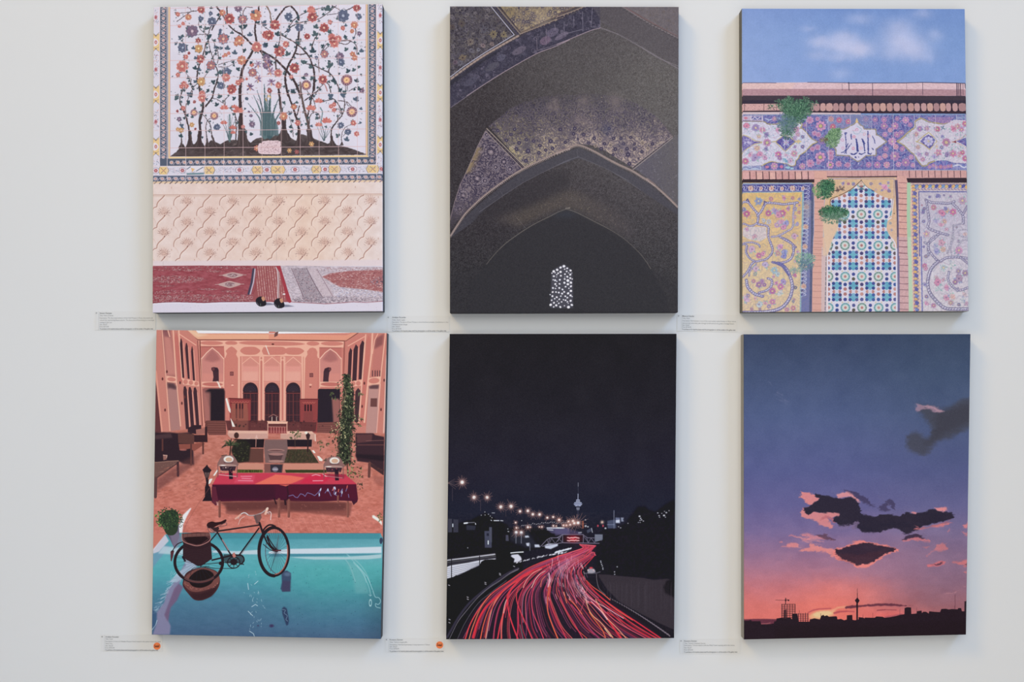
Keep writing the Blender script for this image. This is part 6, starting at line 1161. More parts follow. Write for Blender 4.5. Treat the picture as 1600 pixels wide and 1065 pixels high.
    P.ell(*C([(1430,520)])[0],13,2.2,(176,128,120)); P.ell(*C([(1430,523)])[0],11,1.2,(110,76,76)); P.poly(C([(1340,560),(1510,560),(1480,640),(1370,640)]),(92,66,68)); P.ell(*C([(1430,562)])[0],12,2.2,(166,120,114)); P.ell(*C([(1430,640)])[0],12,2,(190,140,128), alpha=.8)
    P.poly(C([(1300,670),(1510,670),(1500,768),(1300,768)]),(132,84,78)); P.poly(C([(1365,680),(1500,680),(1490,768),(1370,760)]),(54,50,60)); P.ell(*C([(1420,730)])[0],4.6,4,(120,112,128)); P.ell(*C([(1420,730)])[0],4.6,1.3,(186,180,190), alpha=.8)
    # small lamp and shrub by the far table
    P.poly(D([(410,350),(435,320),(460,350),(450,395),(420,395)]),(60,42,46)); P.line(D([(435,395),(432,530)]),2.2,(54,38,42)); P.ell(*D([(415,325)])[0],2.4,2,(248,226,210))
    for k in range(34): lobed(P, *D([(290+r.uniform(-60,60),350+r.uniform(-45,40))])[0], r.uniform(1.6,3), r.uniform(0,6.3), r.choice([(96,100,70),(60,64,46),(128,122,88)]))
    P.line(D([(290,380),(292,480)]),1,(80,60,54))
    P.poly(B([(75,60),(105,55),(98,100),(60,118),(62,85)]),(112,74,72)); P.ell(*B([(45,195)])[0],2,1.2,(96,50,50))
    # the tall potted tree
    for k in range(70):
        t = k/69; y = 560+t*940; cx = 858+22*math.sin(t*5); wd = 34+66*min(1, t*2.2)
        P.ell(*B([(cx+r.uniform(-.15,.15)*wd, y)])[0], wd*.62/7.1,3.2,(36,38,36), alpha=.75, soft=1.2)
    for k in range(1350):
        t = r.random(); y = 520+t*1000
        cx = 858+22*math.sin(t*5); wd = 36+72*min(1, t*2.2)
        x = cx+r.gauss(0,.48)*wd
        leaf(P, *B([(x, y)])[0], r.uniform(2.8,5.4), r.uniform(.2,2.9), r.uniform(1.1,2.0), r.choice([(44,50,40),(32,34,34),(58,66,48),(78,88,62),(38,40,38),(50,56,44),(100,108,78)] if r.random() < .96 else [(180,174,130)]))
    for (x, y) in ((700,735),(720,780),(770,660),(1030,1020),(1000,1090),(560,1280),(600,1330),(650,1290),(900,665),(1010,740),(700,1160)):
        for k in range(7): leaf(P, *B([(x+r.uniform(-20,20), y+r.uniform(-16,16))])[0], r.uniform(3.4,6), r.uniform(-.2,3.3),1.4, r.choice([(48,54,42),(80,88,60),(116,120,84)]))
    for k in range(30): P.ell(*D([(r.uniform(690,850), r.uniform(200,380))])[0], r.uniform(.5,1.1), None,(214,200,146), alpha=.85)
    P.line(B([(840,690),(855,750),(830,840)]),1.2,(150,124,96),.8, smooth=4); P.line(D([(865,640),(890,900)]),2.0,(54,40,40),.8)
    for k in range(40): leaf(P, *D([(930+r.uniform(-60,110),760+r.uniform(-70,70))])[0], r.uniform(3,6), r.uniform(-.3,2.2),1.6, r.choice([(60,68,46),(38,42,38),(104,116,68),(150,160,100)]))
    for k in range(12): leaf(P, *D([(1010+r.uniform(-20,30),880+r.uniform(-20,60))])[0], r.uniform(3,5), r.uniform(.6,2.2),1.3,(56,56,46))
    # red buffet table
    P.poly(C([(790,775),(1420,770),(1420,900),(725,900)])+D([(0,770),(850,790),(975,895),(0,900)]),(204,62,84))
    P.poly(C([(725,900),(790,775),(1420,770)])+D([(850,785),(975,895),(0,898)])+C([(1420,898)]),(206,60,82))
    P.poly(C([(1180,900),(1420,790)])+D([(60,785),(250,800),(400,825),(300,870),(200,910),(150,900)]),(238,112,92),.95, soft=.8)
    P.poly(D([(400,830),(480,790),(640,785),(690,820),(600,890),(340,890)]),(214,44,74),.9, soft=1); P.poly(C([(960,880),(1000,800),(1200,790),(1180,880)]),(222,74,100),.9, soft=1.2)
    for pts in ([(1040,808),(1160,808)], [(1010,855),(1170,858)], [(1050,830),(1150,835)]): P.line(C(pts),.9,(246,170,190),.9, soft=.3)
    for pts in ([(490,858),(600,856)], [(480,800),(520,788),(570,800)], [(600,785),(640,810)]): P.line(D(pts),1.1,(246,190,200),.9, soft=.3)
    P.poly(C([(720,900),(1420,898)])+D([(0,898),(970,896),(990,1060)])+F([(980,170),(940,200),(920,160),(780,155),(560,165),(300,165),(0,140)])+E([(1420,150),(1260,160),(1000,160),(820,165),(760,210),(715,170),(720,0)]),(78,26,50))
    P.poly(C([(730,905),(1420,903),(1420,1060),(760,1060)]),(66,26,46),.8, soft=2); P.poly(D([(200,905),(960,900),(980,1060),(220,1060)]),(88,26,48),.8, soft=2)
    P.line(C([(722,899),(1420,897)])+D([(0,897),(972,895)]),.8,(160,40,62)); P.line(D([(200,905),(215,1000),(205,1090)]),2.2,(52,22,42),.8, soft=.8); P.poly(D([(110,900),(230,900),(190,920)]),(238,110,90),.8)
    P.poly(E([(715,0),(760,0),(790,160),(760,210),(715,170)]),(100,40,58)); P.poly(E([(765,165),(800,175),(795,215),(775,205)]),(214,160,150))
    zz = [(220,1030),(265,1015),(290,1035),(320,1045),(350,1000),(380,1010),(400,1030),(430,990),(470,1000),(510,1020),(545,985),(575,945),(560,1030)]
    for q in (zz, [(625,990),(655,945),(690,1030)], [(700,960),(735,925),(720,1000),(750,1020)], [(790,990),(815,950),(805,1030)], [(870,930),(855,970)], [(880,1010),(890,1040)]):
        P.line(D([(x+r.uniform(-4,4), y+r.uniform(-4,4)) for x, y in q]),.8,(130,140,200),.95, soft=.2)
    for (x, y) in ((575,955),(655,960),(735,940),(740,995),(812,985),(720,940),(560,1010)): P.ell(*D([(x, y)])[0],.9,2.4,(206,220,250), r.uniform(-.4,.4), soft=.2)
    for (x, y) in ((712,965),(770,980),(866,940)): P.line(D([(x, y),(x+6, y-28)]),1.1,(236,110,96))
    # chafing dishes
    for (F_, x, y) in ((C,895,640),(D,722,655)):
        (cx, cy), = F_([(x, y)])
        P.poly([(cx-14.5, cy+7),(cx-13.5, cy-2),(cx-8, cy-8),(cx+1, cy-9.5),(cx+9, cy-8),(cx+14.5, cy+1),(cx+15, cy+7)],(140,102,98),1, smooth=4)
        P.ell(cx+1, cy-3,8,5.6,(196,178,172)); P.ell(cx+1, cy-3,7.2,4.6,(238,228,220)); P.ell(cx+1.5, cy-2.5,5.2,3.4,(212,168,140)); P.line([(cx-6, cy+2.5),(cx+8, cy+2.5)],1.0,(90,60,66))
        P.ell(cx, cy+7,15,2.2,(178,140,132)); P.poly([(cx-13, cy+8),(cx+13, cy+8),(cx+11, cy+15),(cx-11, cy+15)],(66,46,56)); P.ell(cx-8, cy+6.4,4.5,.6,(250,236,230))
        for dx in (-15.5,14.5): P.line([(cx+dx, cy+6),(cx+dx, cy+25)],1.2,(120,84,84))
        P.poly([(cx+1, cy+10),(cx+7, cy+10),(cx+8, cy+28),(cx+2, cy+28)],(44,32,44)); P.line([(cx-14, cy+21),(cx+13, cy+24)],1.0,(222,190,186),.9)
        for k in range(14): P.ell(cx+r.uniform(-12,12), cy+r.uniform(8,20), r.uniform(.6,1.4), r.uniform(.4,1), r.choice([(214,180,170),(60,40,52),(190,80,90),(120,90,90)]), alpha=.8)
    P.poly(D([(640,600),(600,640),(640,640)]),(80,70,60),.8); P.poly(D([(640,780),(860,790),(830,830),(650,815)]),(140,40,60),.6, soft=1.5)
    # cast-iron lamp post in front of the table
    P.poly(C([(612,735),(655,690),(660,680),(668,680),(675,700),(715,740),(700,760),(675,840),(650,840),(625,760)]),(44,34,42)); P.poly(C([(635,765),(692,765),(672,825),(652,825)]),(120,92,88),.8); P.line(C([(664,765),(664,830)]),.7,(44,34,42))
    P.poly(C([(648,840),(682,840),(680,900),(700,940),(688,1000),(700,1065),(640,1065),(650,1000),(640,940),(655,880)]),(44,34,42)); P.poly(E([(640,0),(700,0),(712,110),(722,160),(610,160),(640,110)]),(44,34,42))
    # ground in front, table legs and shade
    P.poly(E([(700,170),(1420,155)])+F([(0,150),(930,175),(900,330),(640,310),(300,280),(0,300)])+E([(1420,300),(1000,310),(870,300),(880,200)]),(128,72,66),.75, soft=1.6)
    P.poly(E([(820,170),(1420,160)])+F([(0,155),(860,175),(850,260),(300,270),(0,230)])+E([(1420,250),(900,270)]),(84,46,48),.6, soft=2)
    for (F_, x, y0, y1, w) in ((E,803,165,330,3.8),(F,113,140,330,4),(F,222,150,330,4),(F,878,170,330,3.4),(F,770,100,180,2)):
        P.line(F_([(x, y0),(x, y1)]), w,(132,78,70)); P.line(F_([(x-10, y0),(x-10, y1)]),.8,(168,106,92),.8)
    P.line(F([(60,130),(80,190)]),2,(50,32,40)); P.line(F([(180,150),(185,195)]),3,(50,32,40)); P.poly(F([(920,160),(985,160),(940,205)]),(70,34,50))
    for k in range(14): P.line(F([(20+k*72+r.uniform(-6,6),320+6*(k % 3)),(50+k*80,505)]),.45,(232,160,140),.5)
    for k in range(5): P.line(F([(0,345+k*36),(1230,335+k*40)]),.4,(172,100,90),.45)
    for k in range(180):
        F_ = r.choice([E, F]); x = r.uniform(80,1230); y = r.uniform(200,500)
        if F_ is E and x < 520 and y > 230: continue
        P.line(F_([(x, y),(x+r.uniform(4,22), y+r.uniform(-3,5))]),.8, r.choice([(160,88,80),(226,142,122),(140,76,70)]),.38, soft=.3)
    P.line(E([(700,0),(560,200),(440,400),(400,500)]),.8,(150,86,82),.5)
    # pool
    pool = P.mask(E([(700,510),(1420,515)])+F([(0,515),(1240,515),(1275,600)])+H([(1300,1000)])+G([(-60,1000),(50,0)])+E([(50,740),(200,530),(320,510)]), soft=0)
    wat = P.grad([(832,(70,150,162)),(842,(74,164,176)),(862,(96,178,190)),(872,(92,184,190)),(895,(80,176,184)),(920,(74,146,166)),(945,(74,122,150)),(975,(70,106,138)),(1000,(66,92,128))])
    rt = P.grad([(832,(78,158,170)),(862,(112,186,196)),(885,(84,182,182)),(912,(74,172,174)),(940,(70,142,158)),(975,(70,116,146)),(1000,(70,96,130))])
    wm = np.clip((P.X-380)/120,0,1)[..., None]; wat = wat*(1-wm)+rt*wm
    em = np.clip((P.X-560)/40,0,1)[..., None]*np.clip((P.Y-890)/40,0,1)[..., None]; wat = wat*(1-.2*em)
    P.fill(pool, wat+((P.noise(5, ax=2, oct=3)-.5)*.05)[..., None])
    P.poly(E([(50,740),(200,640),(250,660),(60,900)]),(110,160,186),.9, soft=.5); P.poly(E([(60,700),(200,530),(240,600),(130,720),(60,745)]),(214,212,224),1, soft=.4)
    P.poly(E([(700,512),(1420,515)])+F([(0,515),(1230,520),(1235,580),(0,582)])+E([(1420,580),(900,575),(800,590)]),(66,148,160),1, soft=.3); P.line(E([(690,512),(1420,516)])+F([(0,516),(1245,516)]),.6,(96,90,100),.8)
    P.poly(F([(0,720),(220,690),(800,680),(1250,665),(1250,735),(860,740),(300,745),(0,745)]),(222,232,240),1, soft=.7); P.poly(E([(720,705),(1000,715),(1240,700),(1240,750),(1000,750),(720,730)]),(206,224,232),.95, soft=.7)
    P.poly(F([(230,780),(420,775),(850,780),(1100,760),(1250,750),(1250,790),(1100,805),(500,808),(300,790)]),(196,222,226),.85, soft=.8); P.poly(F([(0,745),(1100,745),(1250,745),(1100,760),(300,775),(0,775)]),(64,138,158),.85, soft=.6)
    P.poly(E([(180,660),(400,680),(400,760),(120,740)]),(210,226,234),.8, soft=1.2)
    for q in ([(860,740),(960,850),(1050,960),(1080,1060)], [(880,760),(1000,850),(1080,960),(1120,1060)], [(830,780),(900,880),(960,1050)]): P.line(F(q),1.1,(176,218,220),.6, smooth=5, soft=.5)
    P.poly(H([(860,40),(960,80),(1060,220),(1110,400),(960,400),(930,220),(880,110)]),(130,190,190),.4, soft=2)
    P.line(H([(940,60),(1040,180),(1110,330),(1130,430)]),1.0,(180,226,226),.7, smooth=5, soft=.3); P.line(H([(980,90),(1090,220),(1150,360),(1180,440),(1220,450),(1240,490),(1215,525),(1185,515),(1190,550),(1235,565)]),1.0,(170,220,224),.85, smooth=5, soft=.2)
    P.ell(*H([(1127,507)])[0],1.8,5,(170,216,220), ring=.9); P.line(H([(1110,415),(1125,430),(1140,420)]),.8,(170,216,220),.8)
    # left pool edge reflections
    P.poly(G([(180,250),(320,200),(400,100),(470,100),(560,120),(400,200),(330,400),(250,560),(140,700),(100,620),(180,480)])[0:0] or G([(400,0),(560,90),(440,160),(330,330),(260,470),(200,640),(240,720),(260,760),(250,860),(60,860),(110,720),(100,620),(190,500),(220,380),(330,230),(420,60)]),(146,134,168),.9, soft=1)
    P.poly(G([(350,290),(400,330),(330,480),(260,560),(230,720),(190,640),(250,480),(300,350)]),(124,88,122),.9, soft=1)
    P.poly(E([(410,800),(470,800),(560,900),(480,960),(400,1010),(330,1060),(250,1060),(330,960),(430,880)]),(176,194,214),.85, soft=.8)
    for k in range(46):
        t = r.random(); x = 330-t*230+r.uniform(-20,20); y = 190+t*420+r.uniform(-20,20)
        P.line(G([(x, y),(x-r.uniform(20,60), y+r.uniform(10,34))]),.7,(190,206,224), r.uniform(.4,.9), soft=.2)
    for k in range(20): x = r.uniform(240,380); y = r.uniform(960,1060); P.line(E([(x, y),(x+r.uniform(10,40), y-r.uniform(10,40))]),.7,(190,216,230),.6)
    P.line(G([(50,810),(95,750),(110,700)]),.9,(206,222,236)); P.poly(G([(40,560),(110,620),(90,760),(50,800)]),(52,80,120),.7, soft=1.2)
    P.fill(pool,(92,122,142),.14)
    # specks and sparkle
    for k in range(110): x = r.uniform(100,1230); y = r.uniform(100,860); P.ell(*H([(x, y)])[0], r.uniform(.25,.6), None,(42,62,92), alpha=.65)
    for k in range(34): x = 1200+r.gauss(0,60); y = r.uniform(100,860); P.line(G([(x, y),(x+r.uniform(-14,14), y+r.uniform(4,26))]),.45,(190,220,232),.8)
    for q in ([(1115,290),(1125,360)], [(1190,300),(1230,265)], [(1135,820),(1180,850),(1190,885)], [(1160,550),(1200,525),(1225,540)], [(1120,600),(1170,650)]): P.line(G(q),.8,(206,230,238),.9)
    P.ell(*G([(1380,762)])[0],3.4,2.4,(66,58,96), soft=.8); P.ell(*G([(1230,760)])[0],1.2,1,(66,58,96), soft=.5)
    P.poly(H([(140,190),(160,155),(200,148),(245,175),(248,240),(238,290),(235,350),(240,380),(150,385),(130,350),(145,280)]),(62,74,104),.95, soft=.8); P.poly(H([(150,260),(245,270),(240,380),(150,380)]),(70,62,92),.7, soft=1); P.ell(*H([(205,190)])[0],5,3,(88,108,136), soft=1)
    P.poly(H([(145,570),(170,548),(200,570),(210,620),(225,700),(215,750),(195,760),(175,700),(150,630)]),(48,58,90),.85, soft=.7); P.line(H([(150,580),(185,590),(170,620),(205,650),(190,690),(210,710)]),.7,(130,160,186),.8, smooth=3)
    # potted plant at the pool's corner
    P.poly(E([(195,490),(330,440),(355,420),(360,520),(330,640),(300,680),(240,560)]),(98,88,112)); P.poly(E([(250,520),(340,500),(380,560),(380,620),(310,690),(280,640)]),(128,118,140),.8, soft=1)
    P.poly(E([(480,235),(490,240),(440,330),(400,420),(390,510),(355,510),(350,430),(400,310)]),(236,232,236),1, soft=.2)
    P.poly(E([(130,340),(200,270),(300,260),(350,310),(345,420),(330,500),(280,540),(210,520),(170,430),(130,400)]),(52,66,48),1, smooth=3)
    for k in range(300):
        a = r.uniform(0,6.3); d = r.random()**.42; x = 240+math.cos(a)*150*d; y = 350+math.sin(a)*118*d+ (60*(1-d) if r.random() < .4 else 0)
        leaf(P, *E([(x, y)])[0], r.uniform(1.6,3.2), r.uniform(0,6.3),1.8, r.choice([(64,90,58),(44,62,48),(84,116,70),(34,46,42),(52,74,52)] if x > 150 else [(130,168,90),(84,120,66),(60,90,56)]))
    for k in range(24): P.ell(*E([(r.uniform(350,400), r.uniform(360,450))])[0],.8,.5,(60,80,66))
    P.poly(F([(1145,320),(1165,315),(1215,350),(1255,390),(1255,430),(1220,390),(1150,345)]),(240,236,226),1, soft=.3)
    for k in range(22): leaf(P, *F([(r.uniform(1215,1265), r.uniform(290,380))])[0],2.4, r.uniform(0,6),1.5, r.choice([(60,80,50),(110,130,70)]))
    P.ell(*F([(1245,600)])[0],2.4,5,(56,66,92))
    # terracotta pot under the wheel
    P.poly(G([(395,270),(430,180),(520,130),(640,115),(760,150),(800,210),(805,290),(770,370),(700,440),(600,480),(520,470),(450,400),(400,330)]),(78,46,50),1, smooth=4)
    P.poly(G([(405,280),(440,200),(540,135),(640,120),(750,155),(800,215),(790,290),(700,350),(560,385),(470,370),(410,310)]),(122,74,70),1, smooth=4)
    P.poly(G([(460,250),(500,190),(580,140),(660,140),(730,180),(740,240),(700,300),(600,340),(500,320)]),(38,26,32),1, smooth=4)
    P.poly(G([(470,400),(600,400),(780,330),(720,430),(600,478),(520,465)]),(58,36,42),.85, soft=1.5)
    for k in range(50): a = r.uniform(.2,2.9); P.ell(*G([(600+math.cos(a)*190,260+math.sin(a)*100+r.uniform(-10,10))])[0], r.uniform(.4,1.2),.6, r.choice([(190,120,104),(110,60,60)]), alpha=.7)
    # bicycle
    fr = (44,34,40)
    def arcpts(cx, cy, rx, ry, a0, a1, n=40): return [(cx+math.cos(a0+(a1-a0)*k/n)*rx, cy+math.sin(a0+(a1-a0)*k/n)*ry) for k in range(n+1)]
    for k in range(26):
        a = 2*math.pi*k/26; P.line(E([(572+math.cos(a+.35)*16,835+math.sin(a+.35)*16),(572+math.cos(a)*262,835+math.sin(a)*225)]),.35,(40,58,78),.7)
    P.line(E(arcpts(572,836,266,228,0,6.283)),4.6, fr); P.line(E(arcpts(572,836,250,212,.3,2.8)),.9,(110,80,80),.9)
    P.line(E(arcpts(572,836,262,224,.9,2.2)),1.8,(116,70,68),.9)
    for k in range(30):
        a = 2*math.pi*k/30; P.line(F([(82+math.cos(a+.3)*14,712+math.sin(a+.3)*14),(82+math.cos(a)*125,712+math.sin(a)*265)]),.4,(52,54,70),.75)
    P.line(F([(82,712),(110,540)]),.8,(90,50,60),.7); P.line(F([(82,730),(20,930)]),.8,(50,50,62),.8)
    P.line(F(arcpts(60,720,162,265,-math.pi/2, math.pi/2)),4.2, fr); P.line(F(arcpts(60,720,168,268, math.pi/2, math.pi*1.5)),5.2, fr); P.line(F(arcpts(60,722,150,250,-.3,1.5)),1.6,(190,104,88),.85); P.line(E(arcpts(1480,715,168,262,1.9,3.9)),1.2,(80,66,84),.7)
    P.line(E([(1300,520),(1290,480),(1340,430),(1385,425),(1420,440)]),2.6, fr, smooth=4)
    T = lambda pts, w, c=fr, sm=0, F_=E: P.line(F_(pts), w, c, smooth=sm)
    T([(790,492),(1235,425)],2.5); T([(800,482),(1230,420)],.5,(130,90,84)); T([(1240,460),(1020,760)],2.3); T([(1255,470),(1030,770)],.5,(120,90,90)); T([(775,500),(930,760)],2.3); T([(835,590),(900,700)],2.0,(150,130,134)); T([(1245,400),(1285,520)],3.4); T([(1280,500),(1330,620),(1400,700),(1420,712)],2.4, fr,4); T([(1330,540),(1390,640),(1430,690)],1.6, fr,4)
    T([(770,520),(700,600)],2); T([(925,765),(720,815)],2.4); T([(600,862),(800,845),(960,830)],1.1); T([(590,885),(760,905),(960,908)],1.0)
    P.ell(*E([(960,840)])[0],9.6,9.0, fr, ring=1.6); P.ell(*E([(960,835)])[0],5.5,5, fr)
    for k in range(8): a = k*.785; P.line(E([(960,838),(960+math.cos(a)*66,838+math.sin(a)*60)]),1.0, fr)
    T([(900,770),(1040,760),(1075,815),(1040,860)],2.2, fr,4); P.poly(E([(850,750),(980,745),(1060,775),(1070,830),(1020,850),(870,850),(840,800)]), fr,.65); P.poly(E([(950,735),(970,730),(985,775),(960,790),(945,765)]),(196,120,110)); T([(1040,850),(1068,862)],1.8); P.ell(*E([(905,855)])[0],.9, None,(150,170,180));
    P.ell(*E([(815,850)])[0],3,3, fr); P.ell(*F([(85,708)])[0],3,2.4, fr); T([(45,708),(130,706)],2.2,(96,50,60),0, F); P.line(F([(-20,560),(20,650),(70,700)]),2.4, fr, smooth=4); P.line(F([(-60,640),(0,690),(60,715)]),1.2, fr, smooth=4)
    P.poly(E([(258,720),(275,705),(300,710),(285,780),(270,830),(260,820)]),(92,50,58)); T([(275,720),(330,640),(400,610)],1.4, fr,4)
    # saddle
    P.poly(E([(660,430),(675,400),(720,385),(760,395),(820,385),(870,362),(878,380),(850,410),(790,425),(730,455),(680,460)]),(54,32,36),1, smooth=3); T([(700,460),(720,490),(760,500),(790,470)],1.2,(120,100,104),4); T([(665,440),(690,500),(740,505),(780,450),(870,400),(875,430),(800,440)],.9,(110,84,86),4); P.poly(E([(700,455),(760,450),(790,440),(800,470),(770,500),(740,490)]),(48,34,40),.9)
    # handlebar
    T([(1190,320),(1220,400)],3.4,(110,86,84)); T([(1010,350),(1040,305),(1080,290),(1130,318),(1200,315),(1270,290),(1310,260)],1.6,(176,160,160),5); T([(1000,340),(1045,300),(1085,288),(1120,310)],.8,(238,234,238),5); P.line(E([(980,355),(1035,312)]),2.8,(226,168,148)); P.line(E([(1312,300),(1332,245)]),3.6,(232,180,160)); P.line(E([(1326,250),(1335,240)]),3.2,(244,206,186))
    T([(1012,418),(1035,360),(1080,330)],.8,(214,190,184),4); T([(1330,290),(1360,278),(1375,300),(1368,368)],1.0,(232,214,210),4); T([(1340,300),(1355,300)],.8,(200,180,180)); P.poly(E([(1190,315),(1260,300),(1270,340),(1240,400),(1215,400)]),(104,78,78),.8)
    # pannier basket
    P.poly(E([(385,520),(560,505),(690,508),(700,560),(720,800),(600,880),(560,880),(420,800),(395,780),(400,640)]),(54,36,42)); P.poly(E([(388,520),(690,508),(695,570),(600,645),(500,645),(395,600)]),(92,58,60)); P.poly(E([(405,575),(440,555),(650,550),(680,575),(600,635),(540,640),(450,620)]),(44,26,34)); P.poly(E([(395,525),(690,512),(692,545),(400,560)]),(118,78,74))
    T([(385,525),(395,600),(480,640),(560,655),(640,630),(700,585),(692,510)],1.2,(176,120,114),5);
    for k in range(9): T([(400,665+k*20),(480+k*2,700+k*18),(600,700+k*18),(712,655+k*18)],.5,(70,46,52),4)
    for k in range(7): T([(400+k*48,515),(398+k*50,560)],.5,(84,48,52))
    P.line(E([(395,780),(420,820)]),3,(44,34,44)); T([(480,980),(500,910),(600,890),(690,880)],.7,(50,40,48),4)
    P.grain(.012,.5)
    P.a = P.a*0.92+P.a.mean(2, keepdims=True)*0.08
    return P

# ---------------------------------------------------------------- print: night highway with light trails
def paint_highway():
    P = Pic(QUADS['highway'], seed=5); r = P.r
    A = lambda p: Z(690,720, p); B = lambda p: Z(870,720, p); C = lambda p: Z(690,860, p); D = lambda p: Z(870,860, p)
    P.a[:] = P.grad([(520,(34,32,36)),(640,(36,34,42)),(740,(38,36,50)),(800,(34,36,52)),(840,(32,30,42)),(1000,(34,30,38))])
    P.a += ((P.noise(30, oct=2)-.5)*.02)[..., None]
    blk = (26,23,31)
    # dark tree masses
    P.poly(A([(60,700),(180,690),(330,650),(420,600),(480,570),(560,610),(620,660),(720,700),(760,740),(900,740),(1100,740),(1200,770),(1340,820),(1300,940),(900,1000),(900,2100),(60,2100)]), blk,1, soft=1.2)
    P.poly(B([(500,760),(560,760),(640,740),(760,690),(820,600),(900,500),(980,500),(1020,540),(1100,560),(1200,480),(1310,420),(1310,1300),(430,1300),(440,900)]),(28,24,34),1, soft=1.5)
    m = ((P.noise(3, oct=3) > .56) & (P.Y > 800)).astype(float)*.12
    P.fill(blur(m,1),(70,62,74))
    # buildings on the left
    P.poly(A([(70,640),(115,640),(115,790),(70,790)]),(62,62,76)); P.poly(A([(130,645),(185,650),(185,790),(130,790)]),(58,58,72))
    P.line(A([(124,698),(124,728)]),1.3,(215,225,235))
    P.poly(A([(275,710),(380,720),(370,765),(275,765)]),(52,54,68),.9, soft=.5)
    P.poly(A([(475,775),(555,775),(555,960),(480,960)]),(70,72,92)); P.poly(A([(528,732),(558,732),(558,900),(528,900)]),(78,80,98))
    P.poly(A([(500,800),(525,800),(525,830),(500,830)]),(40,40,56)); P.line(A([(517,885),(517,920)]),1.6,(220,230,240))
    P.poly(A([(712,820),(740,820),(745,885),(712,885)]),(74,74,92))
    def seg(F, pts, c=(225,230,240), w=1.0, a=1.0): P.line(F(pts), w, c, a, soft=.25)
    seg(A, [(252,690),(285,686)], w=2.2); seg(A, [(290,683),(365,680)], w=.8, a=.6); seg(A, [(375,690),(378,702)], w=1.2)
    seg(A, [(560,575),(588,575)], w=1.0, a=.7); seg(A, [(582,660),(635,660)], w=1.6, a=.85); seg(A, [(655,660),(680,662)], w=1.3, a=.8); seg(A, [(548,655),(555,660)], w=1)
    for (x, y) in ((440,600),(480,565),(482,598),(520,590),(540,610),(558,628),(888,660),(290,962),(745,998),(735,752),(737,780),(745,782),(856,742)):
        P.ell(*A([(x, y)])[0],.7, None,(210,215,225), alpha=.85, soft=.2)
    # lights in the distance, centre
    P.poly(A([(1165,735),(1420,740),(1420,830),(1220,800),(1170,760)]),(96,92,132),.7, soft=1)
    P.poly(B([(-20,745),(100,745),(240,780),(280,820),(60,815),(-20,830)]),(92,84,124),.6, soft=1.2)
    seg(A, [(1170,742),(1350,742)], w=1.8, a=.9); seg(A, [(1172,760),(1235,765)], w=1.2, a=.8); seg(B, [(0,740),(80,742)], w=1.6)
    for i in range(26):
        x = 890+i*20; y = 715-30*math.sin(min(1, i/18)*1.4)+r.uniform(-8,8)
        P.line(A([(x, y),(x, y+70)]),.5,(80,74,90),.55); P.line(A([(x-3, y),(x+5, y-6)]),.8,(200,195,205),.8)
    P.poly(A([(760,780),(960,780),(1040,900),(1090,960),(930,960),(760,880)]),(44,46,58),.8, soft=2)
    for pts in ([(920,830),(960,825),(975,845),(930,850)], [(935,910),(975,905),(970,945),(945,940)], [(1030,925),(1080,925),(1095,955),(1035,955)],
                [(1140,935),(1180,915),(1290,915),(1290,940),(1210,975),(1150,965)], [(770,1040),(850,1035),(830,1065),(790,1070)]):
        P.poly(A(pts),(205,212,232),.95, soft=.6)
    # white carriageway on the left
    P.poly(C([(50,180),(110,160),(300,130),(440,100),(600,80),(600,95),(480,110),(420,160),(330,200),(240,245),(130,290),(60,310)]),(206,208,220),1, soft=.3)
    P.line(C([(60,105),(240,85),(420,62),(590,40)]),2.2,(208,210,220),.85, soft=.3); P.line(C([(60,100),(590,30)]),.7,(120,115,125),.8)
    P.line(C([(60,150),(260,118),(600,78)]),2.2,(60,58,68),.9); P.line(C([(60,130),(300,98),(600,60)]),.6,(150,150,160),.8)
    for k in range(5): P.line(C([(60,200+k*22),(250,160+k*20),(420,130+k*8)]),.6,(90,88,104),.75)
    for x, y0, y1 in ((110,90,300),(422,60,190)): P.line(C([(x, y0),(x, y1)]),1.4,(36,33,40))
    P.poly(C([(50,315),(130,295),(160,270),(200,280),(240,245),(270,250),(330,200),(380,200),(420,165),(440,120),(480,100),(560,95),(620,100),(600,0),(760,-20),(770,110),(850,140),(700,250),(300,560),(60,900)]), blk,1)
    P.poly(C([(765,60),(800,45),(850,40),(880,70),(890,100),(850,125),(800,130),(810,90)]),(212,212,226),1, soft=.4)
    seg(C, [(768,25),(830,18),(905,14)], w=1.6);
    for i in range(34):
        t = i/33; x = 830+t*640; y = 135-t*125-28*math.sin(t*3.1)*.5
        if r.random() < .8: P.line(C([(x, y),(x+r.uniform(4,15), y-r.uniform(3,12))]), r.uniform(1,2.4),(222,222,234), r.uniform(.6,1), soft=.2)
    for i in range(16):
        t = i/15; P.line(B([(-20+t*170,1018-t*45),(-12+t*170,1012-t*45-r.uniform(0,6))]), r.uniform(1,2.6),(220,224,236),.9, soft=.2)
    # guard rail on the left of the road
    P.line(C([(60,960),(200,720),(330,560),(520,400),(700,270),(850,195)]),3.2,(58,54,70),.9, smooth=5)
    P.line(C([(175,980),(260,800),(400,590),(540,470),(720,330)]),1.1,(92,86,98),.8, smooth=5)
    rail = catmull(C([(85,980),(180,790),(280,660),(400,520),(520,415),(640,335),(760,250),(860,200)]),12)
    for i in range(0, len(rail)-1,1):
        P.line([(rail[i][0]-.8, rail[i][1]+1.4),(rail[i][0]+.8, rail[i][1]-1.2)],.7,(130,124,136),.75)
    for (x, y) in ((90,760),(88,795),(290,512),(292,535),(487,350),(488,368),(648,250),(650,265),(84,380),(805,170)):
        P.line(C([(x-8, y),(x+6, y+6)]),1.1,(190,186,196),.85)
    # retaining wall on the right
    P.poly(D([(450,262),(560,265),(700,280),(950,300),(1080,325),(1230,310),(1310,340),(1310,880),(1130,800),(900,680),(700,570),(560,430),(500,340)]),(58,51,59),1, soft=.6)
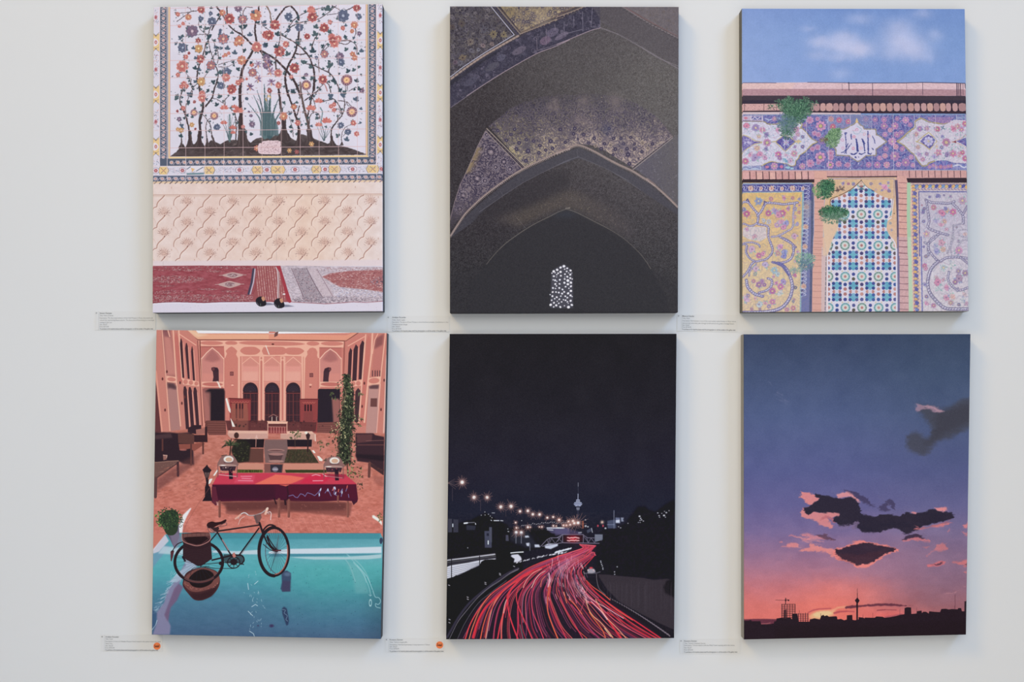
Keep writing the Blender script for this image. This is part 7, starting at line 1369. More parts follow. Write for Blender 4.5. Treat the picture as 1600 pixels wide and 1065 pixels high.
    P.poly(D([(1180,400),(1220,330),(1320,300),(1320,540),(1270,500),(1200,470)]),(30,26,32),.9, soft=1.5)
    P.line(D([(445,262),(455,350),(520,460),(640,560),(880,720),(1150,880),(1300,960)]),5.5,(34,29,38),1, smooth=5)
    for i in range(60):
        x = r.uniform(560,1280); P.line(D([(x,330+r.uniform(0,60)),(x,560+r.uniform(0,220)*(x-500)/800)]),.5,(78,70,80),.35)
    P.line(D([(440,260),(445,330),(470,420),(540,490)]),1.0,(120,112,122),.8, smooth=4)
    # road surface
    P.poly(C([(180,985),(300,760),(420,580),(560,460),(740,330),(900,215),(1100,130),(1300,60)])+D([(100,20),(260,-80),(430,-70),(440,30),(330,150),(290,250),(400,400),(600,550),(900,760),(1200,985)]),(40,31,44),1)
    # light trails: strands carried along the bend
    far = [(x, y) for x, y in B([(255,925),(300,935),(360,935),(430,940)])]
    def strand(k, c, w, a, t0=0, t1=1, jit=1.0):
        # k 0..1 across the road, left edge to right edge
        L = C([(270,985),(330,850),(430,640),(560,490),(760,340),(950,215),(1150,120),(1400,30)])+B([(150,1010),(290,960),(260,930)])
        R = D([(1180,980),(900,830),(640,610),(440,450),(330,340),(270,240),(300,160),(400,75)])+B([(430,1045),(390,1000),(430,940)])
        n = len(R); L = L[:n]
        j = r.uniform(-.02,.02)*jit
        q = []
        for i in range(n):
            kk = k+j*(1-i/n)
            q.append((L[i][0]*(1-kk)+R[i][0]*kk, L[i][1]*(1-kk)+R[i][1]*kk))
        q = catmull(q,8); i0 = int(t0*len(q)); i1 = int(t1*len(q))
        if i1-i0 > 2: P.line(q[i0:i1], w, c, a, w2=max(.35, w*(1-.6*t1)), soft=.15)
    reds = [(206,58,76),(220,72,84),(190,50,76),(226,96,104),(176,50,84),(218,84,76)]
    pinks = [(208,96,132),(196,84,128),(220,130,160),(176,70,116)]
    for i in range(40): strand(r.random(), r.choice([(96,44,72),(120,44,66),(84,48,84)]), r.uniform(1.4,3),.55,0,1)
    for i in range(30):
        k = r.random(); strand(k, r.choice(pinks), r.uniform(.6,1.3), r.uniform(.5,.85), r.uniform(0,.35), r.uniform(.7,1))
    for i in range(40):
        k = r.random(); strand(k, r.choice(reds), r.uniform(.6,1.5), r.uniform(.7,1), r.choice([0,0, r.uniform(0,.5)]), r.choice([1, r.uniform(.5,1)]))
    T = lambda F, pts, c, w, a=1.0, w2=None: P.line(F(pts), w*.85, mix(c,(206,80,110),.14), a, w2=w2, smooth=6, soft=.15)
    # the strands that stand out, one by one
    T(C, [(262,980),(320,810),(420,640),(550,480),(760,330),(950,200),(1180,100),(1420,25)],(232,66,64),2.2,1,1.2)
    T(C, [(350,960),(400,790),(480,640),(600,520),(760,380),(960,240),(1200,150)],(226,44,56),4.4,1,1.4)
    T(C, [(305,980),(350,830),(430,640),(545,480)],(250,140,90),1.6,1,.7)
    T(C, [(430,980),(470,800),(540,620),(650,480)],(246,96,60),2.0,1,.8); T(C, [(490,975),(540,720),(590,570),(660,480)],(252,176,150),1.6,1,.7)
    T(C, [(480,960),(520,760),(560,640),(700,430),(900,300),(1090,200)],(236,78,66),1.6,1,1)
    T(C, [(570,980),(600,760),(640,620),(700,520)],(206,70,110),1.2,.9); T(C, [(620,985),(660,780),(720,600),(740,470),(860,320),(1000,220)],(228,56,68),2.6,1,1.3)
    T(C, [(660,980),(670,780),(690,640),(720,540)],(250,120,90),1.4,1,.7); T(C, [(690,690),(700,600),(720,545)],(250,210,200),1.0)
    T(C, [(850,985),(800,860),(750,700),(735,560),(770,440),(900,300),(1040,205)],(230,52,66),2.6,1,1.2)
    T(C, [(835,985),(850,800),(845,620),(880,470),(960,340)],(214,50,74),2.0,1,1); T(C, [(1010,985),(930,800),(860,640),(830,520),(850,420),(920,330)],(226,56,70),2.3,1,1)
    T(C, [(905,410),(940,330),(1010,250),(1110,200)],(250,170,160),1.3,1,.8); T(C, [(1000,410),(1040,320),(1090,260),(1150,225)],(252,200,190),1.3,1,.8)
    T(C, [(1135,985),(1080,840),(1020,700),(1000,560),(1020,420),(1080,300),(1180,220)],(222,62,88),2.0,1,1)
    T(C, [(1290,975),(1230,830),(1180,680),(1175,560),(1190,420),(1200,300)],(250,104,62),2.2,1,1.2); T(C, [(1180,400),(1200,320),(1190,250)],(250,205,215),2.0,.9)
    T(C, [(1385,975),(1300,800),(1230,640),(1200,520),(1210,400)],(222,60,74),1.7); T(C, [(1160,580),(1160,510)],(240,170,180),1.0)
    T(C, [(905,975),(870,820)],(170,170,180),1.0,.8); T(C, [(940,940),(945,720),(960,560),(1000,420)],(150,66,120),1.2,.8)
    T(C, [(1100,400),(1110,330),(1150,280)],(250,120,90),1.2); T(C, [(1215,200),(1230,120),(1225,90)],(245,190,200),1,.9)
    T(D, [(1160,975),(900,800),(600,600),(420,450),(300,300),(270,220),(330,150),(410,60),(420,20)],(222,44,58),2.4,1,1)
    T(D, [(1130,985),(860,820),(600,640),(460,540)],(228,52,60),1.6); T(D, [(1060,975),(800,830),(560,680)],(200,40,52),2.0)
    T(D, [(1000,975),(700,810),(540,680),(420,560),(300,440)],(226,84,104),1.6); T(D, [(590,545),(500,470),(400,400),(330,330)],(246,96,66),1.6,1,.8)
    T(D, [(740,750),(560,640),(420,560),(340,500),(280,400)],(252,190,200),1.2); T(D, [(840,770),(700,680),(540,560)],(246,96,74),1.3)
    T(D, [(710,965),(620,840),(520,700),(420,600),(340,560)],(222,48,60),3.8,1,1.6); T(D, [(765,965),(660,850),(560,750),(500,660),(430,540)],(252,160,120),1.6,1,1.2)
    T(D, [(560,760),(500,680),(440,620),(380,560)],(252,205,205),2.2,.9,1); T(D, [(620,960),(560,880),(480,790),(400,720),(350,640),(320,540)],(252,184,130),1.6,1,1.2)
    T(D, [(540,960),(500,870),(400,740),(360,680)],(240,110,60),1.6); T(D, [(600,950),(560,900),(530,860)],(254,215,170),1.3)
    T(D, [(290,975),(200,820),(100,650),(30,480),(10,300)],(212,56,84),1.8); T(D, [(280,700),(200,600),(135,535)],(246,110,66),1.4)
    T(D, [(480,980),(380,880),(280,740),(160,600)],(180,60,110),2.4,.8); T(D, [(110,580),(90,500),(80,460)],(246,120,70),1.3)
    T(D, [(250,700),(290,600),(320,480),(340,400)],(214,90,110),1.0,.9); T(D, [(220,580),(180,460),(120,320),(130,210),(200,130)],(216,110,140),2.0,.8)
    for k in range(16):
        t = k/15; x = 250+t*90+r.uniform(-12,12); y = 380+t*190
        P.line(D([(x, y),(x+14, y+12)]),1.1,(240,190,200),.8, soft=.2)
    for k in range(22):
        x = r.uniform(0,260); y = r.uniform(80,330); P.line(D([(x, y),(x+r.uniform(-14,14), y-r.uniform(20,60))]),1.0, r.choice([(222,150,180),(240,200,215),(214,84,110)]),.6, soft=.3)
    for pts, c in (([(430,940),(330,930),(255,925)],(240,120,130)),([(255,925),(290,965),(160,1010),(0,1055)],(236,92,100)),([(430,940),(380,985),(300,1060)],(226,60,80)),
                   ([(420,945),(300,1010),(160,1060)],(226,90,120)),([(430,1045),(400,1010),(330,1060)],(220,90,104)),([(360,940),(320,975),(200,1020),(60,1065)],(206,66,96))):
        T(B, pts, c,1.6,1,1)
    P.poly(B([(255,925),(430,938),(400,985),(300,975)]),(206,66,84),.55, soft=.8)
    for (F, x, y, rr, c, al) in ((D,60,190,6,(214,170,205),.5),(D,110,130,7,(210,130,165),.45),(D,190,90,7,(214,120,145),.4),(D,60,270,4,(190,160,200),.45),(D,190,360,6,(224,160,180),.45),(D,250,440,7,(230,170,180),.4),(C,1195,330,4,(240,200,215),.5),(C,1290,240,5,(214,140,170),.4),(D,320,540,6,(226,150,160),.35)):
        P.glow(*F([(x, y)])[0], rr, c, al)
    for k in range(120):
        x = r.uniform(-120,330); y = r.uniform(120,520); L = r.uniform(14,60)
        P.line(D([(x, y),(x+L*.35, y+L)]), r.uniform(.5,1.1), r.choice([(236,170,190),(250,214,214),(226,110,130),(150,110,150),(44,34,46)]), r.uniform(.4,.8), soft=.2)
    for k in range(26):
        t = .15+.8*k/25
        for off in (0,):
            x = 470+t*800; y = 470+t*500-26*math.sin(t*3.1)
            P.line(D([(x, y-8-10*t),(x+6+18*t, y+6*t)]),.7+1.2*t,(134,122,134),.85)
    # the car on the shoulder
    P.poly(D([(340,235),(345,205),(370,195),(410,200),(425,215),(430,240),(390,252),(345,250)]),(176,170,182),.9, soft=.4)
    P.ell(*D([(380,190)])[0],2.6,1.3,(235,70,80), soft=.6); P.ell(*D([(345,215)])[0],.9, None,(250,200,190)); P.ell(*D([(408,215)])[0],.9, None,(250,190,190))
    for (x, y) in ((487,115),(490,130),(497,150),(504,168),(510,190),(512,205),(670,178),(640,235),(642,262)): P.ell(*D([(x, y)])[0],.9, None,(200,205,215), alpha=.85, soft=.3)
    P.line(D([(310,250),(430,250),(480,235)]),1.2,(120,116,128),.8, soft=.4)
    # right bank lights and houses
    P.poly(B([(560,665),(600,655),(650,650),(660,745),(565,745)]),(74,82,108),.9, soft=.5)
    P.poly(B([(650,625),(700,628),(702,690),(652,688)]),(112,120,152),.9, soft=.3); P.poly(B([(710,625),(745,628),(735,650),(745,668),(715,672)]),(150,158,184),.9, soft=.3)
    P.poly(B([(655,655),(698,650),(698,684),(655,684)]),(206,214,232),.95, soft=.3); P.line(B([(634,548),(634,745)]),.9,(130,136,160),.9)
    P.line(B([(560,705),(640,705)]),.8,(150,160,190),.7)
    for (x, y, s_) in ((918,612,1.6),(930,635,1.2),(940,652,1.1),(922,658,.8),(960,665,.9),(905,680,.7),(925,680,.7),(1120,575,1),(1135,605,1.1),(1140,622,.8),(1190,603,1.7),(1215,572,1.3),(1195,558,.7),(1245,550,.8),(1165,580,.7),
                       (1205,622,.8),(790,690,.7),(685,728,.8),(708,740,.9),(540,745,1.5),(320,720,1.6),(345,728,1.2),(318,652,1.0)):
        P.ell(*B([(x, y)])[0], s_, s_*.8,(208,212,222), alpha=.9, soft=.35)
    P.glow(*B([(503,678)])[0],2.4,(255,214,190),.9); P.ell(*B([(456,718)])[0],1.2,1.6,(206,76,92), soft=.5); P.ell(*B([(513,718)])[0],1.2,1.6,(206,76,92), soft=.5)
    P.line(B([(385,745),(395,790)]),1.2,(190,196,214),.8); P.line(B([(245,795),(270,792)]),2.2,(170,172,190),.8, soft=.5)
    P.poly(B([(330,770),(375,745),(390,775),(340,800)]),(78,82,104),.8)
    # telecom tower
    P.line(B([(237,240),(237,285)]),.7,(150,156,176),.9); P.line(B([(237,285),(237,370)]),.6,(70,72,92),.9); P.line(B([(236,365),(235,430)]),1.0,(170,178,206),1, w2=4)
    for (y, w) in ((432,34),(448,40),(462,74),(474,94),(484,78),(496,56)): P.line(B([(235-w/2, y),(235+w/2, y)]),1.2,(186,194,222) if w != 94 else (110,116,146),.95)
    P.poly(B([(198,462),(272,462),(278,478),(258,500),(212,500),(192,478)]),(150,158,190),.55)
    P.poly(B([(218,515),(252,515),(245,545),(225,545)]),(196,202,222),.85, soft=.4); P.line(B([(235,500),(235,640)]),1.6,(58,58,78),.8)
    # overhead gantry
    gy = (118,112,134)
    P.poly(B([(70,820),(290,820),(292,905),(68,905)]),(38,26,36)); P.line(B([(65,815),(295,815),(293,908),(65,905),(65,815)]),1.0, gy)
    P.line(B([(65,905),(470,912)]),1.1, gy); P.line(B([(295,820),(340,850),(420,852)]),.9, gy); P.line(B([(0,850),(65,815)]),.9, gy)
    for (a, b) in (((300,835),(350,905)),((350,905),(380,855)),((380,855),(420,905)),((350,905),(330,850)),((10,890),(50,830))): P.line(B([a, b]),.8, gy,.9)
    P.line(A([(1100,945),(1170,870),(1210,850),(1290,850),(1340,815)]),1.0, gy); P.line(A([(1120,945),(1340,905)]),1.0, gy)
    for (a, b) in (((1170,870),(1190,925)),((1190,925),(1220,855)),((1220,855),(1260,915)),((1260,915),(1330,825)),((1290,850),(1340,900)),((1200,860),(1180,920))): P.line(A([a, b]),.8, gy,.9)
    P.poly(B([(420,812),(510,812),(510,870),(420,900)]),(96,100,118));
    for y in (825,842,858,876): P.line(B([(428, y),(500, y)]),.9,(168,172,190),.6)
    P.glow(*B([(182,862)])[0],9,(226,40,58),.85, ry=5)
    for (y, x0, x1) in ((850,120,245),(880,120,245)):
        for k in range(13):
            x = x0+(x1-x0)*k/12; P.ell(*B([(x, y+r.uniform(-5,5))])[0],1.0,.8,(250,196,196), alpha=.9, soft=.3)
    # street lamps with star bursts
    def lamp(F, x, y, s_, n=14, ray=1.0, c=(255,226,214)):
        (px, py), = F([(x, y)])
        P.glow(px, py, s_*1.6,(196,130,118),.5)
        for k in range(n):
            a = 2*math.pi*(k+.3)/n+r.uniform(-.06,.06); L = s_*ray*r.uniform(1.6,3.8)
            P.line([(px, py),(px+math.cos(a)*L, py+math.sin(a)*L)],.7,(190,140,128),.42, w2=.1)
        P.glow(px, py, s_*.8, c,1.0); P.ell(px, py, s_*.62, None,(255,246,240), soft=.3)
    for (x, y, s_) in ((228,235,3.9),(360,402,3.4),(505,403,3.0),(657,508,3.2),(770,502,3.5),(870,557,2.3),(957,552,2.6),(1012,590,2.5),(1087,592,2.6),
                       (1173,628,1.9),(1238,620,1.8),(1304,652,1.9),(822,682,1.4),(830,740,1.6),(957,733,2.1),(985,733,.9),(1085,730,.9),(1113,730,1.3),(1240,718,1.4),(1272,720,.8),(1352,713,1.2),(1385,713,1.2),(1410,670,1.3)):
        lamp(A, x, y, s_*.95)
    for (x, y, s_) in ((828,790,2.8),(884,792,2.8)): lamp(A, x, y, s_, c=(222,232,250))
    for (x, y, s_) in ((25,652,1.8),(75,713,1.4),(107,713,1.3),(148,705,1.8),(180,665,2.4),(195,688,2.6),(236,685,2.9),(130,670,1.2)): lamp(B, x, y, s_, ray=1.6)
    P.line(B([(290,670),(290,740)]),1.8,(206,110,80),.8, soft=.5)
    for k in range(6): P.line([A([(70,240)])[0], A([(150+r.uniform(-10,20),200+k*22)])[0]],.6,(190,150,140),.35)
    for (x, y0, y1) in ((120,300,440),(432,430,550),(712,530,610)): P.line(A([(x, y0),(x, y1)]),.8,(92,76,84),.6)
    P.line(A([(360,405),(432,432),(505,405)]),.6,(92,76,84),.6); P.line(A([(657,510),(712,532),(770,505)]),.6,(92,76,84),.6)
    for x in (825,884,980): P.line(A([(x,800 if x < 900 else 920),(x,910 if x < 900 else 990)]),1.4,(130,134,152),.7, soft=.3)
    P.grain(.02,.6); P.a = P.a*.93+P.a.mean(2, keepdims=True)*.07
    return P

# ---------------------------------------------------------------- print: sunset over a city skyline
def paint_sunset():
    P = Pic(QUADS['sunset'], seed=6); r = P.r
    L = P.grad([(520,(60,72,100)),(580,(70,84,118)),(650,(82,96,138)),(738,(90,95,146)),(790,(102,98,150)),
                (830,(124,106,152)),(862,(150,112,146)),(890,(178,118,140)),(915,(205,118,126)),(945,(226,118,112)),(970,(232,116,106))])
    Rt = P.grad([(520,(62,76,102)),(580,(68,84,114)),(650,(78,92,128)),(738,(86,92,138)),(790,(104,102,148)),
                 (830,(128,112,150)),(862,(136,108,138)),(890,(142,108,134)),(915,(146,104,124)),(945,(160,102,112)),(970,(190,108,108))])
    w = np.clip((P.X-1290)/190,0,1); w = (w*w*(3-2*w))[..., None]
    P.a[:] = L*(1-w)+Rt*w
    P.glow(1300,955,60,(250,122,104),.75, ry=32)
    P.glow(1390,962,40,(246,106,100),.7, ry=12)
    P.glow(1390,880,70,(170,124,150),.35, ry=40)
    P.glow(1330,925,60,(242,128,118),.5, ry=18)
    P.a += ((P.noise(22, oct=3)-.5)*.035)[..., None]
    def cl(pts, c, a=1.0, soft=1.0, wob=.9, n=8):
        q = catmull(pts, n, True); nn = len(q)
        q = [(p[0]+r.uniform(-wob, wob), p[1]+r.uniform(-wob*.7, wob*.7)) for p in q]
        P.poly(q, c, a, soft=soft)
    def streaks(pts, c, n, ln, sp, a=.5, wd=.8, tilt=.1):
        for _ in range(n):
            x, y = r.choice(pts); x += r.uniform(-sp, sp); y += r.uniform(-sp*.35, sp*.35)
            l = r.uniform(.3,1)*ln
            P.line([(x-l, y-l*tilt),(x, y),(x+l, y+l*tilt)], wd, c, a*r.uniform(.4,1), w2=.3, soft=.4)
    dk = (50,44,60); pk = (228,136,134)
    # upper right smoky cloud
    G = lambda p: [(1400+q[0]/9.68,610+q[1]/9.68) for q in p]
    cl(G([(300,215),(560,240),(720,290),(900,190),(1120,130),(1130,520),(980,620),(820,720),(600,800),(420,980),(240,900),(150,800),(220,640),(330,640),(420,700),(520,690),(560,600),(480,480),(400,360)]),(72,72,82),.8, soft=3.2, wob=1.2)
    cl(G([(600,320),(900,260),(1110,220),(1110,460),(900,560),(680,700),(420,840),(480,740),(600,560)]),(64,62,72),.55, soft=4)
    cl(G([(270,215),(420,225),(560,235),(700,290),(620,310),(420,280),(330,310)]),(180,140,160),.7, soft=1)
    P.line(G([(460,245),(560,255),(640,290),(720,300)]),1.6,(205,155,165),.6, soft=.5)
    streaks([(1202,600),(1215,615),(1222,626)],(130,130,160),14,6,6,.35,.8,.7)
    A = lambda p: Z(1150,720, p); B = lambda p: Z(1330,720, p); C = lambda p: Z(1150,870, p); D = lambda p: Z(1330,870, p)
    # high wisps
    cl(B([(-90,330),(30,345),(150,400),(230,470),(260,510),(190,480),(90,430),(0,390),(-60,350)]),(70,62,96),.85, soft=.8)
    cl(B([(300,510),(350,480),(400,440),(430,415),(480,460),(505,520),(480,530),(450,490),(400,500),(425,545),(350,555),(300,540)]),(72,64,98),.85, soft=.7)
    P.line(B([(300,385),(340,410),(375,445),(420,500)]),1.0,(105,98,140),.8, soft=.5)
    # upper cloud pink bodies
    cl(A([(690,330),(760,345),(860,370),(905,440),(830,475),(770,460),(730,420),(680,405),(720,390),(700,350)]), pk,.95,.7)
    cl(A([(740,540),(820,500),(900,560),(1120,575),(1130,610),(1000,640),(1090,730),(1000,730),(900,665),(820,640),(710,610)]), pk,.9,.8)
    cl(A([(1120,370),(1180,350),(1260,360),(1340,410),(1385,465),(1330,430),(1250,395),(1150,400)]),(232,150,150),.9,.5)
    cl(A([(1000,610),(1080,640),(1100,700),(1010,650),(930,650)]),(196,108,118),.8,.8)
    for q in (A([(800,400),(860,600),(980,690),(1200,380)])+B([(800,740),(1000,700),(1000,540)])+A([(860,960),(1000,1000)])): P.glow(q[0], q[1],7,(214,130,144),.35, ry=3.5)
    # main dark bodies
    cl(A([(870,365),(960,370),(1060,390),(1180,410),(1290,405),(1360,450),(1385,520),(1380,600),(1420,640),(1300,700),(1180,725),(1100,690),(1060,640),(1150,590),(1000,575),(880,565),(800,585),(755,540),(800,500),(880,460),(910,430)]), dk,1,.8)
    cl(B([(-80,590),(100,590),(180,610),(260,625),(340,595),(440,590),(540,605),(600,580),(720,575),(800,550),(940,545),(1040,570),(1110,590),(1145,610),(1120,640),(1000,670),(880,700),(800,720),(740,760),(640,800),(570,790),(490,745),(400,770),(260,795),(150,790),(100,760),(40,710),(-60,690)]), dk,1,.8)
    cl(B([(580,880),(620,825),(690,815),(760,835),(840,860),(760,870),(660,865)]),(66,50,72),.95,.6)
    P.line(B([(600,890),(680,870),(780,875),(860,885)]),3.0,(226,122,126),.8, soft=.8)
    cl(B([(700,740),(760,740),(860,735),(960,700),(1060,690),(1130,690),(1040,715),(900,735),(800,750),(720,755)]),(214,120,124),.95,.5)
    P.line(B([(700,715),(760,735),(840,735),(930,715),(1060,680),(1110,655)]),1.4,(178,100,110),.9, soft=.4)
    cl(B([(930,520),(990,505),(1040,530),(1050,570),(1000,550),(950,545)]),(232,140,140),.95,.5)
    cl(B([(665,565),(720,555),(745,570),(700,578)]),(228,138,140),.9,.4)
    cl(B([(0,700),(60,660),(90,700),(60,760),(20,740)]),(128,106,140),.8,.8)
    streaks(A([(1230,720),(1300,700),(1180,730)]),(128,108,146),14,6,5,.5,1.2,-.6)
    streaks(B([(600,800),(700,790),(780,820)]),(90,74,104),12,7,5,.5,1.0,.0)
    # middle band of pink wisps
    cl(A([(500,950),(560,920),(640,900),(700,940),(640,955),(560,950)]),(226,134,136),.9,.6)
    cl(A([(590,815),(620,815),(670,845),(630,835)]),(216,128,136),.8,.4)
    cl(A([(460,900),(520,890),(535,905),(500,910)]),(206,126,138),.8,.4)
    cl(A([(715,820),(800,815),(900,830),(1020,850),(1090,880),(980,870),(860,870),(760,880),(750,860),(820,850)]),(222,132,138),.75,.7)
    cl(A([(870,808),(960,815),(1050,845),(1110,880),(1040,880),(960,860),(900,825)]),(96,66,88),.9,.7)
    cl(A([(700,980),(800,960),(820,905),(900,935),(1000,965),(1070,990),(1090,1060),(1060,1060),(1000,1000),(900,1000),(810,1000)]), pk,.95,.5)
    streaks(A([(740,830),(800,870),(860,900),(640,940)]),(232,146,146),34,9,12,.5,1.0,.12)
    # central lens cloud
    cl(A([(1050,1060),(1070,980),(1180,945),(1280,905),(1380,885),(1440,900)])[:0] or
       A([(1060,975),(1200,945),(1290,900),(1400,885),(1560,905),(1700,940),(1800,965),(1830,975),(1740,1020),(1640,1060),(1560,1120),(1440,1190),(1330,1180),(1240,1120),(1120,1085)]),(240,132,126),1,.8)
    cl(A([(1080,975),(1180,965),(1290,930),(1420,910),(1530,912),(1640,940),(1780,968),(1720,1010),(1620,1050),(1540,1100),(1440,1145),(1330,1150),(1250,1110),(1140,1070),(1100,1030)]),(62,46,62),1,.8)
    cl(A([(1110,1050),(1300,1030),(1560,1000),(1700,985),(1600,1050),(1440,1130),(1330,1140)]),(84,50,60),.5,2.2)
    # right wisps
    cl(B([(940,960),(980,920),(1060,930),(1070,980),(1000,1010),(950,1000)]),(222,122,122),.7,1.2)
    cl(B([(800,945),(870,950),(860,965)]),(210,118,124),.6,.8)
    cl(B([(1230,705),(1300,670),(1300,740),(1250,735)]),(226,130,132),.85,.8)
    cl(B([(1240,795),(1300,800),(1300,860),(1270,830)]),(210,122,130),.7,.8)
    P.line(B([(1060,790),(1100,760)]),1.6,(206,126,140),.7, soft=.6)
    P.line(B([(840,1050),(900,1010),(960,990)]),2.0,(206,120,130),.6, soft=.8)
    cl(D([(860,85),(900,70),(960,50),(1040,45),(1000,90),(900,100)]),(222,112,118),.9,.5)
    cl(D([(900,72),(950,68),(1010,55),(1000,75),(940,80)]),(92,58,78),1,.3)
    cl(D([(1130,60),(1200,45),(1290,30),(1290,110),(1240,100),(1180,70)]),(224,118,118),.8,.9)
    cl(D([(1265,90),(1290,75),(1290,100)]),(92,58,74),1,.3)
    cl(D([(1240,170),(1290,150),(1290,180)]),(222,122,124),.8,.5)
    P.line(D([(1040,405),(1100,398),(1170,390)]),1.0,(190,128,138),.8, soft=.4)
    P.line(D([(1240,335),(1280,330)]),1.0,(180,124,134),.7, soft=.4)
    P.a += ((P.noise(9, oct=3, ax=2)-.5)*.05)[..., None]*np.array([1.2,.8,.7])*np.clip((P.Y-790)/40,0,1)[..., None]
    warp(P,1.9,8, oct=3, ax=1.8); warp(P,.9,2.2, oct=2, ax=2)
    # low sun glow
    cl(C([(820,640),(900,600),(1000,590),(1100,590),(1080,640),(1000,680),(900,690),(820,680)]),(255,178,128),.9,1.4)
    cl(C([(860,630),(960,600),(1060,605),(1040,640),(960,670),(880,660)]),(255,206,150),.75,1.2)
    P.line(C([(1060,600),(1130,560),(1230,550)]),3.0,(255,164,126),.8, soft=1)
    P.line(C([(800,615),(850,590),(920,575),(1050,570)]),2.0,(196,84,92),.9, soft=.5)
    P.line(C([(1090,620),(1150,605),(1230,600),(1310,605)]),3.2,(188,80,88),.9, soft=.6, w2=1)
    cl(D([(-60,550),(0,535),(120,532),(250,520),(400,514),(500,520),(600,535),(690,538),(560,545),(400,540),(200,545),(60,560),(-60,572)]),(104,52,68),.95,.4)
    P.line(D([(290,590),(380,583),(500,587)]),1.6,(150,66,78),.9, soft=.4, w2=.5)
    P.line(D([(380,665),(460,655),(560,635)]),3.0,(170,84,96),.7, soft=.6)
    # far ridge and skyline
    P.poly(C([(90,690),(200,685),(330,685),(450,688),(450,760),(90,760)]),(108,52,68),1, soft=.5)
    P.line(C([(280,740),(340,738),(380,730)]),1.2,(176,96,100),.9, soft=.3)
    dark = (44,32,40)
    sky = C([(80,705),(140,705),(165,695),(175,710),(270,710),(280,745),(370,745),(420,735),(425,712),(445,710),(450,680),(500,672),(545,680),(600,668),(622,690),(622,630),(680,625),(690,690),(700,715),(815,715),(820,690),(870,678),(930,690),(945,650),(970,640),(985,655),(990,650),(1010,645),(1030,660),(1110,655),(1120,660),(1125,690),(1165,685),(1200,700),(1228,692),(1230,645),(1290,640),(1293,695),(1320,700),(1360,690),(1360,665),(1410,670)])
    sky += D([(150,680),(150,670),(260,672),(280,657),(350,662),(370,672),(430,665),(500,652),(540,640),(590,632),(592,565),(620,555),(665,558),(667,630),(725,625),(728,600),(780,592),(785,620),(800,605),(830,605),(860,625),(865,600),(910,605),(985,610),(1000,575),(1050,572),(1080,580),(1120,575),(1180,578),(1190,565),(1220,565),(1228,600),(1255,600),(1257,490),(1290,488),(1300,900),(-1300,920)])
    P.poly(sky, dark)
    P.poly(C([(430,1000),(430,760),(1700,740),(2600,700),(2600,1000)]),(40,28,34),.5, soft=4)
    for (x, y0, y1) in ((703,590,630),(940,625,655),(770,615,630)): P.line(C([(x, y0),(x, y1)]),.5, dark,.8)
    for (x, y0, y1) in ((1152,415,570),(1145,540,580),(727,560,600),(240,620,670),(130,640,670),(540,580,640)): P.line(D([(x, y0),(x, y1)]),.6 if x == 1152 else .4,(90,48,62),.9)
    # unfinished tower with its crane
    for i in range(6):
        x = 510+i*29; P.line(C([(x,522),(x,690)]),1.0 if i in (0,1,5) else .8, dark,.95)
    for j in range(9):
        y = 525+j*21; P.line(C([(505, y),(657, y-2)]),.9, dark,.9)
    P.poly(C([(530,590),(560,575),(565,690),(525,690)]), dark,.7)
    P.line(C([(550,520),(550,455)]),1.1, dark); P.line(C([(440,476),(545,478),(590,478)]),.6, dark,.9)
    P.poly(C([(575,470),(592,472),(590,488),(574,486)]), dark); P.line(C([(550,457),(575,475)]),.5, dark,.8)
    P.poly(C([(543,470),(560,470),(557,492),(545,492)]), dark)
    for i in range(5):
        x = 692+i*26; P.line(C([(x,626),(x,715)]),1.2,(70,40,50),.95)
    for j in range(4): P.line(C([(688,632+j*22),(803,632+j*22)]),.8,(74,42,52),.85)
    # telecom tower
    P.line(C([(1345,350),(1346,400),(1347,450)]),.5, dark,1, w2=1.2)
    P.poly(C([(1346,445),(1372,482),(1356,508),(1336,508),(1318,480)]), dark)
    P.line(C([(1344,505),(1344,700)]),2.6, dark)
    P.grain(.02,.6); P.a = P.a*.9+P.a.mean(2, keepdims=True)*.1
    return P

